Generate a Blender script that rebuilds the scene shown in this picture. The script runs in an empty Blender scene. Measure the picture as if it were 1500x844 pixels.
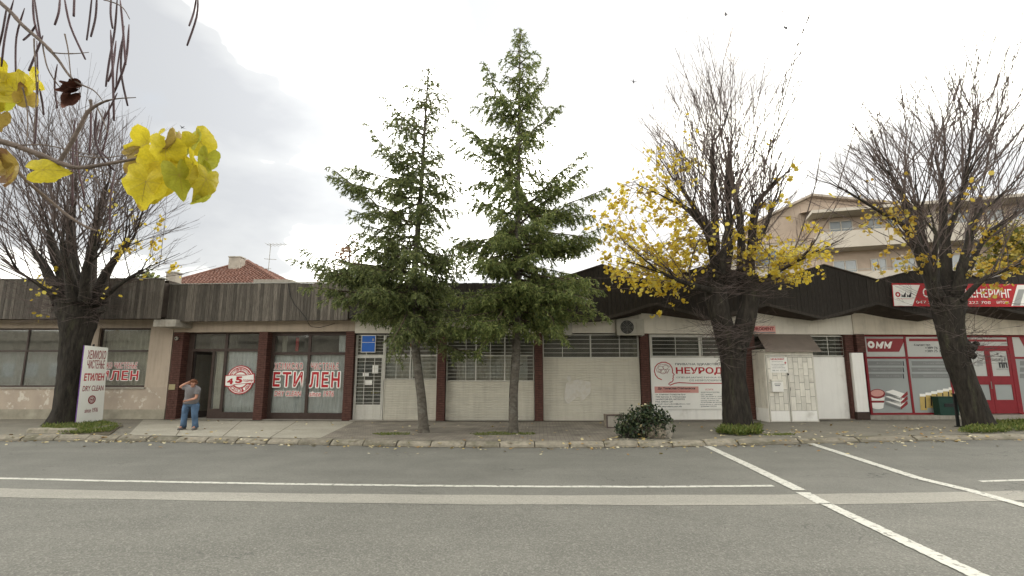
import bpy, bmesh, math, random
from mathutils import Vector, Matrix, noise
import numpy as np
random.seed(7); np.random.seed(7)
SC = bpy.context.scene
COL = SC.collection
PI = math.pi
R = math.radians
# ------------------------------------------------------------------ camera, world, sun, exposure
PITCH = R(9.3); FPX = 750.0; CZ = 1.70
cd = bpy.data.cameras.new('camera'); cam = bpy.data.objects.new('camera', cd); COL.objects.link(cam)
cd.sensor_width = 36; cd.lens = 18.0; cd.clip_start = 0.05; cd.clip_end = 3000
cam.location = (0, 0, CZ); cam.rotation_euler = (R(90) + PITCH, 0, 0)
SC.camera = cam
SC.view_settings.view_transform = 'Standard'; SC.view_settings.look = 'None'
SC.view_settings.gamma = 1; SC.view_settings.exposure = 0.96
SC.cycles.max_bounces = 8; SC.cycles.transparent_max_bounces = 24; SC.cycles.diffuse_bounces = 4
SC.cycles.use_denoising = True
SUN_EL = R(27); SUN_AZ = R(22)      # from +Y towards +X
sdir = Vector((math.sin(SUN_AZ) * math.cos(SUN_EL), math.cos(SUN_AZ) * math.cos(SUN_EL), math.sin(SUN_EL)))
W = bpy.data.worlds.new('World'); SC.world = W; W.use_nodes = True
nt = W.node_tree; nt.nodes.clear(); N = nt.nodes.new; L = nt.links.new
wout = N('ShaderNodeOutputWorld'); tc = N('ShaderNodeTexCoord')
sky = N('ShaderNodeTexSky'); sky.sky_type = 'NISHITA'; sky.sun_disc = False
sky.sun_elevation = SUN_EL; sky.sun_rotation = SUN_AZ; sky.air_density = 1.3; sky.dust_density = 2
bg1 = N('ShaderNodeBackground'); bg1.inputs[1].default_value = 0.14; L(sky.outputs[0], bg1.inputs[0])
mp = N('ShaderNodeMapping'); mp.inputs['Scale'].default_value = (1.0, 1.0, 2.2); mp.inputs['Location'].default_value = (6.6, 1.2, 9.3)
L(tc.outputs['Generated'], mp.inputs[0])
n1 = N('ShaderNodeTexNoise'); n1.inputs['Scale'].default_value = 1.3; n1.inputs['Detail'].default_value = 6; n1.inputs['Roughness'].default_value = .52
L(mp.outputs[0], n1.inputs['Vector'])
cr = N('ShaderNodeValToRGB'); e = cr.color_ramp.elements
e[0].position = .41; e[0].color = (.135, .1375, .141, 1); k_ = cr.color_ramp.elements.new(.47); k_.color = (.162, .164, .164, 1); e = [e[0], e[2]]; e[1].position = .545; e[1].color = (1.0, .985, .89, 1)
L(n1.outputs[0], cr.inputs[0])
dp = N('ShaderNodeVectorMath'); dp.operation = 'DOT_PRODUCT'; dp.inputs[1].default_value = sdir; L(tc.outputs['Generated'], dp.inputs[0])
gl = N('ShaderNodeMapRange'); gl.inputs[1].default_value = .55; gl.inputs[2].default_value = 1.0; gl.inputs[3].default_value = 2.6; gl.inputs[4].default_value = 3.8
gl.interpolation_type = 'SMOOTHSTEP'; L(dp.outputs['Value'], gl.inputs[0])
bg2 = N('ShaderNodeBackground'); L(cr.outputs[0], bg2.inputs[0]); L(gl.outputs[0], bg2.inputs[1])
n2 = N('ShaderNodeTexNoise'); n2.inputs['Scale'].default_value = 2.6; n2.inputs['Detail'].default_value = 5
mp2 = N('ShaderNodeMapping'); mp2.inputs['Location'].default_value = (3.1, 1.7, 5.0); L(tc.outputs['Generated'], mp2.inputs[0]); L(mp2.outputs[0], n2.inputs['Vector'])
mr = N('ShaderNodeMapRange'); mr.inputs[1].default_value = .56; mr.inputs[2].default_value = .72; mr.inputs[3].default_value = .97; mr.inputs[4].default_value = .72
L(n2.outputs[0], mr.inputs[0])
mx = N('ShaderNodeMixShader'); L(mr.outputs[0], mx.inputs[0]); L(bg1.outputs[0], mx.inputs[1]); L(bg2.outputs[0], mx.inputs[2]); L(mx.outputs[0], wout.inputs[0])
sl = bpy.data.lights.new('sun', 'SUN'); sl.energy = 0.7; sl.angle = R(14); sl.color = (1, .95, .86)
so = bpy.data.objects.new('sun', sl); COL.objects.link(so); so.rotation_euler = (-sdir).to_track_quat('-Z', 'Y').to_euler(); so.location = (20, 40, 30)

# ------------------------------------------------------------------ rays: a pixel of the photograph to a point of the place
def ray(px, py):
    x = (px - 750) / FPX; v = (422 - py) / FPX
    return Vector((x, math.cos(PITCH) - v * math.sin(PITCH), math.sin(PITCH) + v * math.cos(PITCH)))
def P(px, py, Y):
    r = ray(px, py); t = Y / r.y
    return Vector((r.x * t, Y, CZ + r.z * t))
def G(px, py, z=0.0):
    r = ray(px, py); t = (z - CZ) / r.z
    return Vector((r.x * t, r.y * t, z))
PAV = 0.12

# ------------------------------------------------------------------ materials
def mat(name, col, rough=.85, var=.15, scale=6, bump=0.0, bscale=60, metal=0, rand=0, stretch=(1, 1, 1), col2=None, c2scale=2, c2lo=.55, c2hi=.62, spec=.3, trans=0.0, detail=6, bdist=.01, grime=0.0):
    m = bpy.data.materials.new(name); m.use_nodes = True; nt = m.node_tree; nt.nodes.clear(); N = nt.nodes.new; L = nt.links.new
    out = N('ShaderNodeOutputMaterial'); b = N('ShaderNodeBsdfPrincipled'); L(b.outputs[0], out.inputs[0])
    b.inputs['Roughness'].default_value = rough; b.inputs['Metallic'].default_value = metal; b.inputs['Specular IOR Level'].default_value = spec
    tc = N('ShaderNodeTexCoord'); mp = N('ShaderNodeMapping'); mp.inputs['Scale'].default_value = stretch; L(tc.outputs['Object'], mp.inputs[0])
    vec = mp.outputs[0]
    if rand:
        oi = N('ShaderNodeObjectInfo'); add = N('ShaderNodeVectorMath'); add.operation = 'ADD'; sc = N('ShaderNodeVectorMath'); sc.operation = 'SCALE'
        sc.inputs[0].default_value = (31, 17, 53); L(oi.outputs['Random'], sc.inputs['Scale']); L(vec, add.inputs[0]); L(sc.outputs[0], add.inputs[1]); vec = add.outputs[0]
    n = N('ShaderNodeTexNoise'); n.inputs['Scale'].default_value = scale; n.inputs['Detail'].default_value = detail; n.inputs['Roughness'].default_value = .62; L(vec, n.inputs['Vector'])
    r = N('ShaderNodeValToRGB'); e = r.color_ramp.elements
    e[0].position = .3; e[0].color = (*[c * (1 - var) for c in col], 1); e[1].position = .7; e[1].color = (*[min(1, c * (1 + var)) for c in col], 1)
    L(n.outputs[0], r.inputs[0]); cur = r.outputs[0]
    if col2:
        n2 = N('ShaderNodeTexNoise'); n2.inputs['Scale'].default_value = c2scale; n2.inputs['Detail'].default_value = 8; n2.inputs['Roughness'].default_value = .65; L(vec, n2.inputs['Vector'])
        mr = N('ShaderNodeMapRange'); mr.inputs[1].default_value = c2lo; mr.inputs[2].default_value = c2hi; L(n2.outputs[0], mr.inputs[0])
        mx = N('ShaderNodeMix'); mx.data_type = 'RGBA'; L(mr.outputs[0], mx.inputs['Factor']); L(cur, mx.inputs['A']); mx.inputs['B'].default_value = (*col2, 1); cur = mx.outputs['Result']
    if grime:
        mg = N('ShaderNodeMapping'); mg.inputs['Scale'].default_value = (7, 7, .55); L(tc.outputs['Object'], mg.inputs[0]); ng = N('ShaderNodeTexNoise'); ng.inputs['Scale'].default_value = 1.0; ng.inputs['Detail'].default_value = 7; ng.inputs['Roughness'].default_value = .7; L(mg.outputs[0], ng.inputs['Vector'])
        ra = N('ShaderNodeMapRange'); ra.inputs[1].default_value = .48; ra.inputs[2].default_value = .75; ra.inputs[4].default_value = grime; L(ng.outputs[0], ra.inputs[0]); xg = N('ShaderNodeMix'); xg.data_type = 'RGBA'; L(ra.outputs[0], xg.inputs['Factor']); L(cur, xg.inputs['A']); xg.inputs['B'].default_value = (.16, .13, .095, 1)
        sp = N('ShaderNodeSeparateXYZ'); L(tc.outputs['Object'], sp.inputs[0]); rb = N('ShaderNodeMapRange'); rb.inputs[1].default_value = 0; rb.inputs[2].default_value = .45; rb.inputs[3].default_value = grime * .8; rb.inputs[4].default_value = 0; L(sp.outputs['Z'], rb.inputs[0])
        nh = N('ShaderNodeTexNoise'); nh.inputs['Scale'].default_value = 5; nh.inputs['Detail'].default_value = 6; L(tc.outputs['Object'], nh.inputs['Vector']); mu = N('ShaderNodeMath'); mu.operation = 'MULTIPLY'; L(rb.outputs[0], mu.inputs[0]); L(nh.outputs[0], mu.inputs[1])
        xh = N('ShaderNodeMix'); xh.data_type = 'RGBA'; L(mu.outputs[0], xh.inputs['Factor']); L(xg.outputs['Result'], xh.inputs['A']); xh.inputs['B'].default_value = (.14, .115, .085, 1); cur = xh.outputs['Result']
    if rand:
        mm = N('ShaderNodeMapRange'); mm.inputs[3].default_value = 1 - rand; mm.inputs[4].default_value = 1 + rand; L(oi.outputs['Random'], mm.inputs[0])
        h = N('ShaderNodeHueSaturation'); L(mm.outputs[0], h.inputs['Value']); L(cur, h.inputs['Color']); cur = h.outputs[0]
    L(cur, b.inputs['Base Color'])
    if bump:
        nb = N('ShaderNodeTexNoise'); nb.inputs['Scale'].default_value = bscale; nb.inputs['Detail'].default_value = 5; L(vec, nb.inputs['Vector'])
        bp = N('ShaderNodeBump'); bp.inputs['Strength'].default_value = bump; bp.inputs['Distance'].default_value = bdist; L(nb.outputs[0], bp.inputs['Height']); L(bp.outputs[0], b.inputs['Normal'])
    if trans:
        t = N('ShaderNodeBsdfTranslucent'); L(cur, t.inputs[0]); ms = N('ShaderNodeMixShader'); ms.inputs[0].default_value = trans
        L(b.outputs[0], ms.inputs[1]); L(t.outputs[0], ms.inputs[2]); L(ms.outputs[0], out.inputs[0])
    return m
def glassmat(name, tint=(.95, .965, .96), dirt=.08):
    m = bpy.data.materials.new(name); m.use_nodes = True; nt = m.node_tree; nt.nodes.clear(); N = nt.nodes.new; L = nt.links.new
    out = N('ShaderNodeOutputMaterial'); t = N('ShaderNodeBsdfTransparent'); t.inputs[0].default_value = (*tint, 1)
    g = N('ShaderNodeBsdfGlossy'); g.inputs['Roughness'].default_value = .03; lw = N('ShaderNodeLayerWeight'); lw.inputs[0].default_value = .35
    mr = N('ShaderNodeMapRange'); mr.inputs[3].default_value = .035; mr.inputs[4].default_value = .7; L(lw.outputs['Fresnel'], mr.inputs[0])
    ms = N('ShaderNodeMixShader'); L(mr.outputs[0], ms.inputs[0]); L(t.outputs[0], ms.inputs[1]); L(g.outputs[0], ms.inputs[2])
    d = N('ShaderNodeBsdfDiffuse'); d.inputs[0].default_value = (.35, .34, .3, 1)
    tc = N('ShaderNodeTexCoord'); n = N('ShaderNodeTexNoise'); n.inputs['Scale'].default_value = 2.5; n.inputs['Detail'].default_value = 5; L(tc.outputs['Object'], n.inputs['Vector'])
    m2 = N('ShaderNodeMapRange'); m2.inputs[1].default_value = .3; m2.inputs[2].default_value = .8; m2.inputs[3].default_value = dirt * .3; m2.inputs[4].default_value = dirt * 2; L(n.outputs[0], m2.inputs[0])
    m3 = N('ShaderNodeMixShader'); L(m2.outputs[0], m3.inputs[0]); L(ms.outputs[0], m3.inputs[1]); L(d.outputs[0], m3.inputs[2]); L(m3.outputs[0], out.inputs[0])
    return m
def asphalt(name, base, speck, sp_scale, crack=0.0, patch=.12):
    m = bpy.data.materials.new(name); m.use_nodes = True; nt = m.node_tree; nt.nodes.clear(); N = nt.nodes.new; L = nt.links.new
    out = N('ShaderNodeOutputMaterial'); b = N('ShaderNodeBsdfPrincipled'); L(b.outputs[0], out.inputs[0]); b.inputs['Roughness'].default_value = .8; b.inputs['Specular IOR Level'].default_value = .35
    tc = N('ShaderNodeTexCoord'); co = tc.outputs['Object']
    def nz(scale, det=4, ro=.6, vec=None):
        n = N('ShaderNodeTexNoise'); n.inputs['Scale'].default_value = scale; n.inputs['Detail'].default_value = det; n.inputs['Roughness'].default_value = ro; L(vec or co, n.inputs['Vector']); return n.outputs[0]
    def mix(fac, a, bcol, typ='MIX'):
        x = N('ShaderNodeMix'); x.data_type = 'RGBA'; x.blend_type = typ
        (L(fac, x.inputs['Factor']) if not isinstance(fac, float) else setattr(x.inputs['Factor'], 'default_value', fac))
        (L(a, x.inputs['A']) if not isinstance(a, tuple) else setattr(x.inputs['A'], 'default_value', (*a, 1)))
        (L(bcol, x.inputs['B']) if not isinstance(bcol, tuple) else setattr(x.inputs['B'], 'default_value', (*bcol, 1)))
        return x.outputs['Result']
    def rng(v, a, c, lo=0.0, hi=1.0):
        r = N('ShaderNodeMapRange'); r.inputs[1].default_value = a; r.inputs[2].default_value = c; r.inputs[3].default_value = lo; r.inputs[4].default_value = hi; L(v, r.inputs[0]); return r.outputs[0]
    mp = N('ShaderNodeMapping'); mp.inputs['Scale'].default_value = (.12, 1.1, 1); L(co, mp.inputs[0])
    vo = N('ShaderNodeTexVoronoi'); vo.inputs['Scale'].default_value = sp_scale; L(co, vo.inputs['Vector'])
    c = mix(rng(nz(.9, 6), .3, .7), tuple(x * (1 - patch) for x in base), tuple(x * (1 + patch) for x in base))
    c = mix(rng(nz(1.6, 5, .6, mp.outputs[0]), .35, .7, 0, .55), c, tuple(x * .72 for x in base)); c = mix(rng(nz(.35, 7, .65), .52, .62, 0, .35), c, tuple(x * 1.22 for x in base)); c = mix(rng(nz(2.3, 8, .7), .60, .72, 0, .55), c, tuple(x * .55 for x in base))
    sep = N('ShaderNodeSeparateColor'); L(vo.outputs['Color'], sep.inputs[0])
    c = mix(rng(sep.outputs[0], .55, 1.0, 0, .5), c, speck)
    c = mix(rng(sep.outputs[1], .6, 1.0, 0, .5), c, tuple(x * .45 for x in base))
    c = mix(rng(nz(sp_scale * .22, 2), .35, .65, 0, .18), c, tuple(x * .6 for x in base))
    if crack:
        vc = N('ShaderNodeTexVoronoi'); vc.feature = 'DISTANCE_TO_EDGE'; vc.inputs['Scale'].default_value = .42
        w = N('ShaderNodeVectorMath'); w.operation = 'ADD'; nn = N('ShaderNodeTexNoise'); nn.inputs['Scale'].default_value = 2.5; nn.inputs['Detail'].default_value = 5; L(co, nn.inputs['Vector']); L(co, w.inputs[0]); L(nn.outputs['Color'], w.inputs[1]); L(w.outputs[0], vc.inputs['Vector'])
        cm = N('ShaderNodeMath'); cm.operation = 'MULTIPLY'; L(rng(vc.outputs['Distance'], 0, .006, crack, 0), cm.inputs[0]); L(rng(nz(.5), .5, .6), cm.inputs[1])
        c = mix(cm.outputs[0], c, (.02, .02, .02))
    L(c, b.inputs['Base Color'])
    bp = N('ShaderNodeBump'); bp.inputs['Strength'].default_value = .7; bp.inputs['Distance'].default_value = .006; L(vo.outputs['Distance'], bp.inputs['Height']); L(bp.outputs[0], b.inputs['Normal'])
    return m
def pavermat(name):
    m = bpy.data.materials.new(name); m.use_nodes = True; nt = m.node_tree; nt.nodes.clear(); N = nt.nodes.new; L = nt.links.new
    out = N('ShaderNodeOutputMaterial'); b = N('ShaderNodeBsdfPrincipled'); L(b.outputs[0], out.inputs[0]); b.inputs['Roughness'].default_value = .85
    tc = N('ShaderNodeTexCoord'); br = N('ShaderNodeTexBrick'); mp = N('ShaderNodeMapping'); mp.inputs['Rotation'].default_value = (0, 0, R(3)); L(tc.outputs['Object'], mp.inputs[0]); L(mp.outputs[0], br.inputs['Vector'])
    br.inputs['Scale'].default_value = 1; br.inputs['Brick Width'].default_value = .2; br.inputs['Row Height'].default_value = .1; br.inputs['Mortar Size'].default_value = .006
    br.inputs['Color1'].default_value = (.19, .166, .13, 1); br.inputs['Color2'].default_value = (.255, .222, .18, 1); br.inputs['Mortar'].default_value = (.07, .06, .045, 1)
    n = N('ShaderNodeTexNoise'); n.inputs['Scale'].default_value = 1.6; n.inputs['Detail'].default_value = 7; L(tc.outputs['Object'], n.inputs['Vector'])
    mr = N('ShaderNodeMapRange'); mr.inputs[1].default_value = .3; mr.inputs[2].default_value = .7; mr.inputs[3].default_value = .68; mr.inputs[4].default_value = 1.25; L(n.outputs[0], mr.inputs[0])
    h = N('ShaderNodeHueSaturation'); L(mr.outputs[0], h.inputs['Value']); L(br.outputs[0], h.inputs['Color']); L(h.outputs[0], b.inputs['Base Color'])
    bp = N('ShaderNodeBump'); bp.inputs['Strength'].default_value = .8; bp.inputs['Distance'].default_value = .008; bp.invert = True; L(br.outputs['Fac'], bp.inputs['Height']); L(bp.outputs[0], b.inputs['Normal'])
    return m
M = {}
M['road_far'] = asphalt('road_far', (.168, .163, .142), (.25, .24, .21), 90, .7, .2)
M['road_near'] = asphalt('road_near', (.158, .152, .131), (.35, .34, .30), 75, .5, .18)
M['strip'] = asphalt('strip', (.33, .312, .268), (.39, .37, .33), 70, .6, .08)
M['pave_asphalt'] = asphalt('pave_asphalt', (.215, .197, .158), (.27, .25, .205), 60, .8, .22)
M['concrete_slab'] = asphalt('concrete_slab', (.40, .37, .30), (.45, .42, .35), 60, .7, .18)
M['pavers'] = pavermat('pavers')
M['soil'] = mat('soil', (.09, .075, .05), .95, .4, 8, .8, 30)
M['field'] = mat('field', (.11, .11, .07), .95, .3, .5, .3, 5)
M['paint'] = mat('paint', (.56, .545, .485), .6, .1, 14, .3, 90, col2=(.20, .19, .165), c2scale=13, c2lo=.545, c2hi=.62)
M['kerb'] = mat('kerb', (.235, .21, .165), .9, .25, 9, .9, 50, rand=.2, col2=(.14, .13, .09), c2scale=3, c2lo=.5, c2hi=.66)
M['plaster_pink'] = mat('plaster_pink', (.47, .385, .305), .9, .08, 1.2, .4, 40, col2=(.40, .33, .26), c2scale=1.3, c2lo=.5, c2hi=.75, grime=0.35)
M['plaster_peel'] = mat('plaster_peel', (.43, .355, .285), .95, .1, 2, .7, 25, col2=(.60, .55, .47), c2scale=2.6, c2lo=.55, c2hi=.60)
M['plaster_dirty'] = mat('plaster_dirty', (.33, .30, .235), .95, .25, 2.4, .6, 25)
M['plaster_cream'] = mat('plaster_cream', (.66, .585, .475), .9, .07, 1.5, .3, 40, col2=(.46, .41, .33), c2scale=1.1, c2lo=.5, c2hi=.75, grime=0.3)
M['plaster_white'] = mat('plaster_white', (.70, .65, .56), .9, .06, 1.4, .3, 40, col2=(.5, .46, .38), c2scale=1.6, c2lo=.55, c2hi=.8, grime=0.22)
M['concrete'] = mat('concrete', (.38, .35, .30), .9, .2, 5, .6, 40, grime=0.5)
M['mortar'] = mat('mortar', (.035, .018, .015), .95, .2, 10)
M['brick'] = mat('brick', (.098, .043, .033), .75, .4, 7, .5, 60, stretch=(1, 1, 2.5))
M['plank_grey'] = mat('plank_grey', (.100, .086, .071), .85, .5, 9, .9, 30, rand=.42, stretch=(11, 11, .6), col2=(.19, .17, .14), c2scale=2.4, c2lo=.52, c2hi=.70)
M['plank_dark'] = mat('plank_dark', (.036, .030, .025), .85, .4, 9, .6, 30, rand=.25, stretch=(8, 8, .7), col2=(.065, .056, .047), c2scale=3, c2lo=.55, c2hi=.8)
M['soffit'] = mat('soffit', (.05, .038, .03), .9, .3, 5)
M['frame_brown'] = mat('frame_brown', (.055, .035, .028), .5, .2, 8)
M['frame_dark'] = mat('frame_dark', (.035, .027, .024), .5, .2, 8)
M['frame_white'] = mat('frame_white', (.66, .64, .58), .45, .06, 5, grime=0.25)
M['frame_red'] = mat('frame_red', (.24, .018, .025), .45, .12, 5)
M['bar_white'] = mat('bar_white', (.60, .58, .52), .5, .12, 12)
M['shutter'] = mat('shutter', (.62, .585, .50), .55, .05, 1.2, col2=(.52, .49, .42), c2scale=1.0, c2lo=.5, c2hi=.8, stretch=(1, 1, 2), grime=0.22)
M['panel_white'] = mat('panel_white', (.90, .88, .83), .55, .03, 2, col2=(.6, .57, .5), c2scale=1.2, c2lo=.6, c2hi=.8, grime=0.14)
M['kiosk'] = mat('kiosk', (.76, .725, .64), .6, .1, 3, .2, 30, rand=.1, col2=(.54, .50, .42), c2scale=2, c2lo=.55, c2hi=.75, grime=0.22)
M['kiosk_joint'] = mat('kiosk_joint', (.20, .18, .145), .8, .2, 5)
M['canopy_metal'] = mat('canopy_metal', (.23, .19, .16), .5, .15, 2, metal=.2)
M['glass'] = glassmat('glass')
M['glass_dark'] = glassmat('glass_dark', (.75, .79, .77), .1)
M['film'] = mat('film', (.34, .36, .35), .3, .06, 1.2, spec=.5)
M['film_light'] = mat('film_light', (.5, .5, .47), .35, .05, 1.2, spec=.5)
M['curtain'] = mat('curtain', (.80, .82, .80), .9, .08, 3, trans=.3, stretch=(6, 1, .4))
M['curtain_beige'] = mat('curtain_beige', (.68, .64, .52), .9, .1, 3, trans=.3, stretch=(6, 1, .4))
M['room'] = mat('room', (.22, .20, .17), .9, .3, 2)
M['red_print'] = mat('red_print', (.46, .018, .025), .5, .05, 3)
M['darkred_print'] = mat('darkred_print', (.26, .03, .035), .5, .05, 3)
M['pink_print'] = mat('pink_print', (.66, .33, .29), .5, .05, 3)
M['white_print'] = mat('white_print', (.88, .86, .81), .5, .03, 3)
M['black_print'] = mat('black_print', (.03, .03, .035), .5, .05, 3)
M['grey_print'] = mat('grey_print', (.22, .225, .22), .5, .05, 3)
M['midgrey_print'] = mat('midgrey_print', (.36, .36, .35), .5, .05, 3)
M['yellow_print'] = mat('yellow_print', (.55, .40, .14), .5, .15, 3)
M['blue_sign'] = mat('blue_sign', (.02, .13, .52), .4, .08, 3)
M['board'] = mat('board', (.86, .86, .80), .5, .03, 2, col2=(.58, .57, .5), c2scale=1.4, c2lo=.6, c2hi=.8)
M['metal_grey'] = mat('metal_grey', (.30, .29, .26), .5, .15, 6, metal=.3)
M['black_metal'] = mat('black_metal', (.02, .02, .02), .5, .2, 6)
M['ac_white'] = mat('ac_white', (.36, .34, .29), .6, .1, 4)
M['green_bin'] = mat('green_bin', (.012, .045, .032), .5, .15, 3)
M['bark'] = mat('bark', (.030, .025, .020), .95, .6, 7, 1.0, 22, stretch=(2.2, 2.2, .45), col2=(.055, .052, .033), c2scale=3, c2lo=.55, c2hi=.7, bdist=.03)
M['bark_fir'] = mat('bark_fir', (.105, .092, .075), .95, .45, 8, .9, 25, stretch=(1, 1, 1.8), col2=(.17, .16, .135), c2scale=5, c2lo=.52, c2hi=.66, bdist=.02)
M['twig'] = mat('twig', (.105, .08, .072), .9, .3, 5)
M['twig_fir'] = mat('twig_fir', (.08, .062, .042), .9, .3, 5)
M['twig_near'] = mat('twig_near', (.15, .115, .095), .8, .35, 30, .5, 120)
M['pod'] = mat('pod', (.075, .045, .05), .7, .3, 40, rand=.35)
M['chimney'] = mat('chimney', (.36, .32, .27), .9, .2, 4, .5, 30)
M['roof_tile'] = mat('roof_tile', (.20, .105, .08), .85, .45, 7, .4, 30, col2=(.17, .08, .055), c2scale=3, c2lo=.5, c2hi=.65)
M['far_wall'] = mat('far_wall', (.42, .335, .27), .9, .12, 1.2, .2, 20)
M['far_white'] = mat('far_white', (.48, .43, .37), .9, .06, 1)
M['far_roof'] = mat('far_roof', (.36, .31, .26), .9, .15, 2)
M['far_glass'] = mat('far_glass', (.15, .17, .18), .12, .1, 2, spec=.8)
M['stone'] = mat('stone', (.27, .23, .18), .95, .35, 9, 1.0, 20, bdist=.03)
M['skin'] = mat('skin', (.52, .27, .19), .55, .08, 9)
M['shirt'] = mat('shirt', (.19, .18, .185), .9, .12, 12, .4, 60)
M['jeans'] = mat('jeans', (.075, .125, .20), .9, .5, 5, .4, 60)
M['hair'] = mat('hair', (.15, .06, .03), .7, .4, 25, .8, 80)
M['shoe'] = mat('shoe', (.14, .13, .125), .7, .2, 10)
M['print_purple'] = mat('print_purple', (.16, .06, .28), .7, .5, 30)
M['brass'] = mat('brass', (.40, .34, .2), .45, .1, 5, metal=.4)
M['bird'] = mat('bird', (.10, .10, .11), .8, .2, 5)
M['mound'] = mat('mound', (.05, .065, .02), .95, .4, 20, .8, 40)

def leafmat(name, c1, c2, c3, trans=.4, pos=(.1, .5, .9), rough=.5, scale=9):
    m = bpy.data.materials.new(name); m.use_nodes = True; nt = m.node_tree; nt.nodes.clear(); N = nt.nodes.new; L = nt.links.new
    out = N('ShaderNodeOutputMaterial'); b = N('ShaderNodeBsdfPrincipled'); b.inputs['Roughness'].default_value = rough; b.inputs['Specular IOR Level'].default_value = .3
    g = N('ShaderNodeNewGeometry'); r = N('ShaderNodeValToRGB'); e = r.color_ramp.elements
    e[0].position = pos[0]; e[0].color = (*c1, 1); e[1].position = pos[2]; e[1].color = (*c3, 1); k = e.new(pos[1]); k.color = (*c2, 1)
    L(g.outputs['Random Per Island'], r.inputs[0]); cur = r.outputs[0]
    t = N('ShaderNodeBsdfTranslucent'); L(cur, t.inputs[0]); L(cur, b.inputs['Base Color'])
    ms = N('ShaderNodeMixShader'); ms.inputs[0].default_value = trans; L(b.outputs[0], ms.inputs[1]); L(t.outputs[0], ms.inputs[2]); L(ms.outputs[0], out.inputs[0])
    return m
M['needles'] = leafmat('needles', (.080, .108, .042), (.15, .182, .066), (.25, .27, .10), .45)
M['needles2'] = leafmat('needles2', (.085, .122, .040), (.17, .21, .066), (.28, .30, .10), .45)
M['cone'] = mat('cone', (.10, .062, .038), .9, .3, 20)
M['yellow_leaf'] = leafmat('yellow_leaf', (.50, .35, .03), (.66, .50, .05), (.70, .60, .14), .55)
M['ochre_leaf'] = leafmat('ochre_leaf', (.36, .22, .03), (.52, .36, .05), (.45, .38, .10), .5)
M['grass'] = leafmat('grass', (.07, .11, .02), (.13, .17, .035), (.22, .22, .07), .3)
M['litter'] = leafmat('litter', (.30, .18, .06), (.50, .40, .17), (.62, .56, .40), .1)
M['bush_leaf'] = leafmat('bush_leaf', (.014, .024, .012), (.028, .048, .022), (.085, .10, .045), .1, rough=.35)
M['green_far'] = leafmat('green_far', (.09, .10, .025), (.22, .19, .04), (.42, .30, .05), .35)
M['rust_far'] = leafmat('rust_far', (.22, .13, .09), (.30, .19, .13), (.36, .26, .18), .3)
def bigleaf(name, base, edge, thr):
    m = bpy.data.materials.new(name); m.use_nodes = True; nt = m.node_tree; nt.nodes.clear(); N = nt.nodes.new; L = nt.links.new
    out = N('ShaderNodeOutputMaterial'); b = N('ShaderNodeBsdfPrincipled'); b.inputs['Roughness'].default_value = .5; b.inputs['Specular IOR Level'].default_value = .3
    tc = N('ShaderNodeTexCoord'); oi = N('ShaderNodeObjectInfo'); ad = N('ShaderNodeVectorMath'); ad.operation = 'ADD'; sc = N('ShaderNodeVectorMath'); sc.operation = 'SCALE'; sc.inputs[0].default_value = (9, 5, 7)
    L(oi.outputs['Random'], sc.inputs['Scale']); L(tc.outputs['Object'], ad.inputs[0]); L(sc.outputs[0], ad.inputs[1])
    n = N('ShaderNodeTexNoise'); n.inputs['Scale'].default_value = 11; n.inputs['Detail'].default_value = 6; n.inputs['Roughness'].default_value = .7; L(ad.outputs[0], n.inputs['Vector'])
    n3 = N('ShaderNodeTexNoise'); n3.inputs['Scale'].default_value = 120; n3.inputs['Detail'].default_value = 2; L(ad.outputs[0], n3.inputs['Vector'])
    ln = N('ShaderNodeVectorMath'); ln.operation = 'LENGTH'; L(tc.outputs['Object'], ln.inputs[0])
    a1 = N('ShaderNodeMath'); a1.operation = 'MULTIPLY_ADD'; L(ln.outputs['Value'], a1.inputs[0]); a1.inputs[1].default_value = 3.5; L(n.outputs[0], a1.inputs[2])
    mr = N('ShaderNodeMapRange'); mr.inputs[1].default_value = thr; mr.inputs[2].default_value = thr + .12; L(a1.outputs[0], mr.inputs[0])
    r = N('ShaderNodeMix'); r.data_type = 'RGBA'; L(mr.outputs[0], r.inputs['Factor']); r.inputs['B'].default_value = (*edge, 1)
    r2 = N('ShaderNodeMix'); r2.data_type = 'RGBA'; L(n3.outputs[0], r2.inputs['Factor']); r2.inputs['A'].default_value = (*[c * .75 for c in base], 1); r2.inputs['B'].default_value = (*[c * 1.25 for c in base], 1)
    L(r2.outputs['Result'], r.inputs['A'])
    h = N('ShaderNodeHueSaturation'); mm = N('ShaderNodeMapRange'); mm.inputs[3].default_value = .8; mm.inputs[4].default_value = 1.15; L(oi.outputs['Random'], mm.inputs[0]); L(mm.outputs[0], h.inputs['Value']); L(r.outputs['Result'], h.inputs['Color'])
    L(h.outputs[0], b.inputs['Base Color']); t = N('ShaderNodeBsdfTranslucent'); L(h.outputs[0], t.inputs[0])
    ms = N('ShaderNodeMixShader'); ms.inputs[0].default_value = .45; L(b.outputs[0], ms.inputs[1]); L(t.outputs[0], ms.inputs[2]); L(ms.outputs[0], out.inputs[0])
    return m
M['catalpa'] = bigleaf('catalpa', (.60, .50, .035), (.25, .14, .03), .90)
M['catalpa_green'] = bigleaf('catalpa_green', (.46, .46, .05), (.30, .18, .04), 1.0)
M['catalpa_brown'] = bigleaf('catalpa_brown', (.40, .29, .07), (.20, .11, .05), .72)
M['paper_remnant'] = mat('paper_remnant', (.60, .57, .52), .8, .08, 12, col2=(.56, .52, .45), c2scale=9, c2lo=.45, c2hi=.6)
M['mirror_wall'] = mat('mirror_wall', (.20, .18, .15), .9, .2, 1)
M['gutter_dirt'] = mat('gutter_dirt', (.085, .073, .052), .95, .45, 25, .8, 60, col2=(.15, .135, .105), c2scale=7, c2lo=.48, c2hi=.6)
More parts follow.
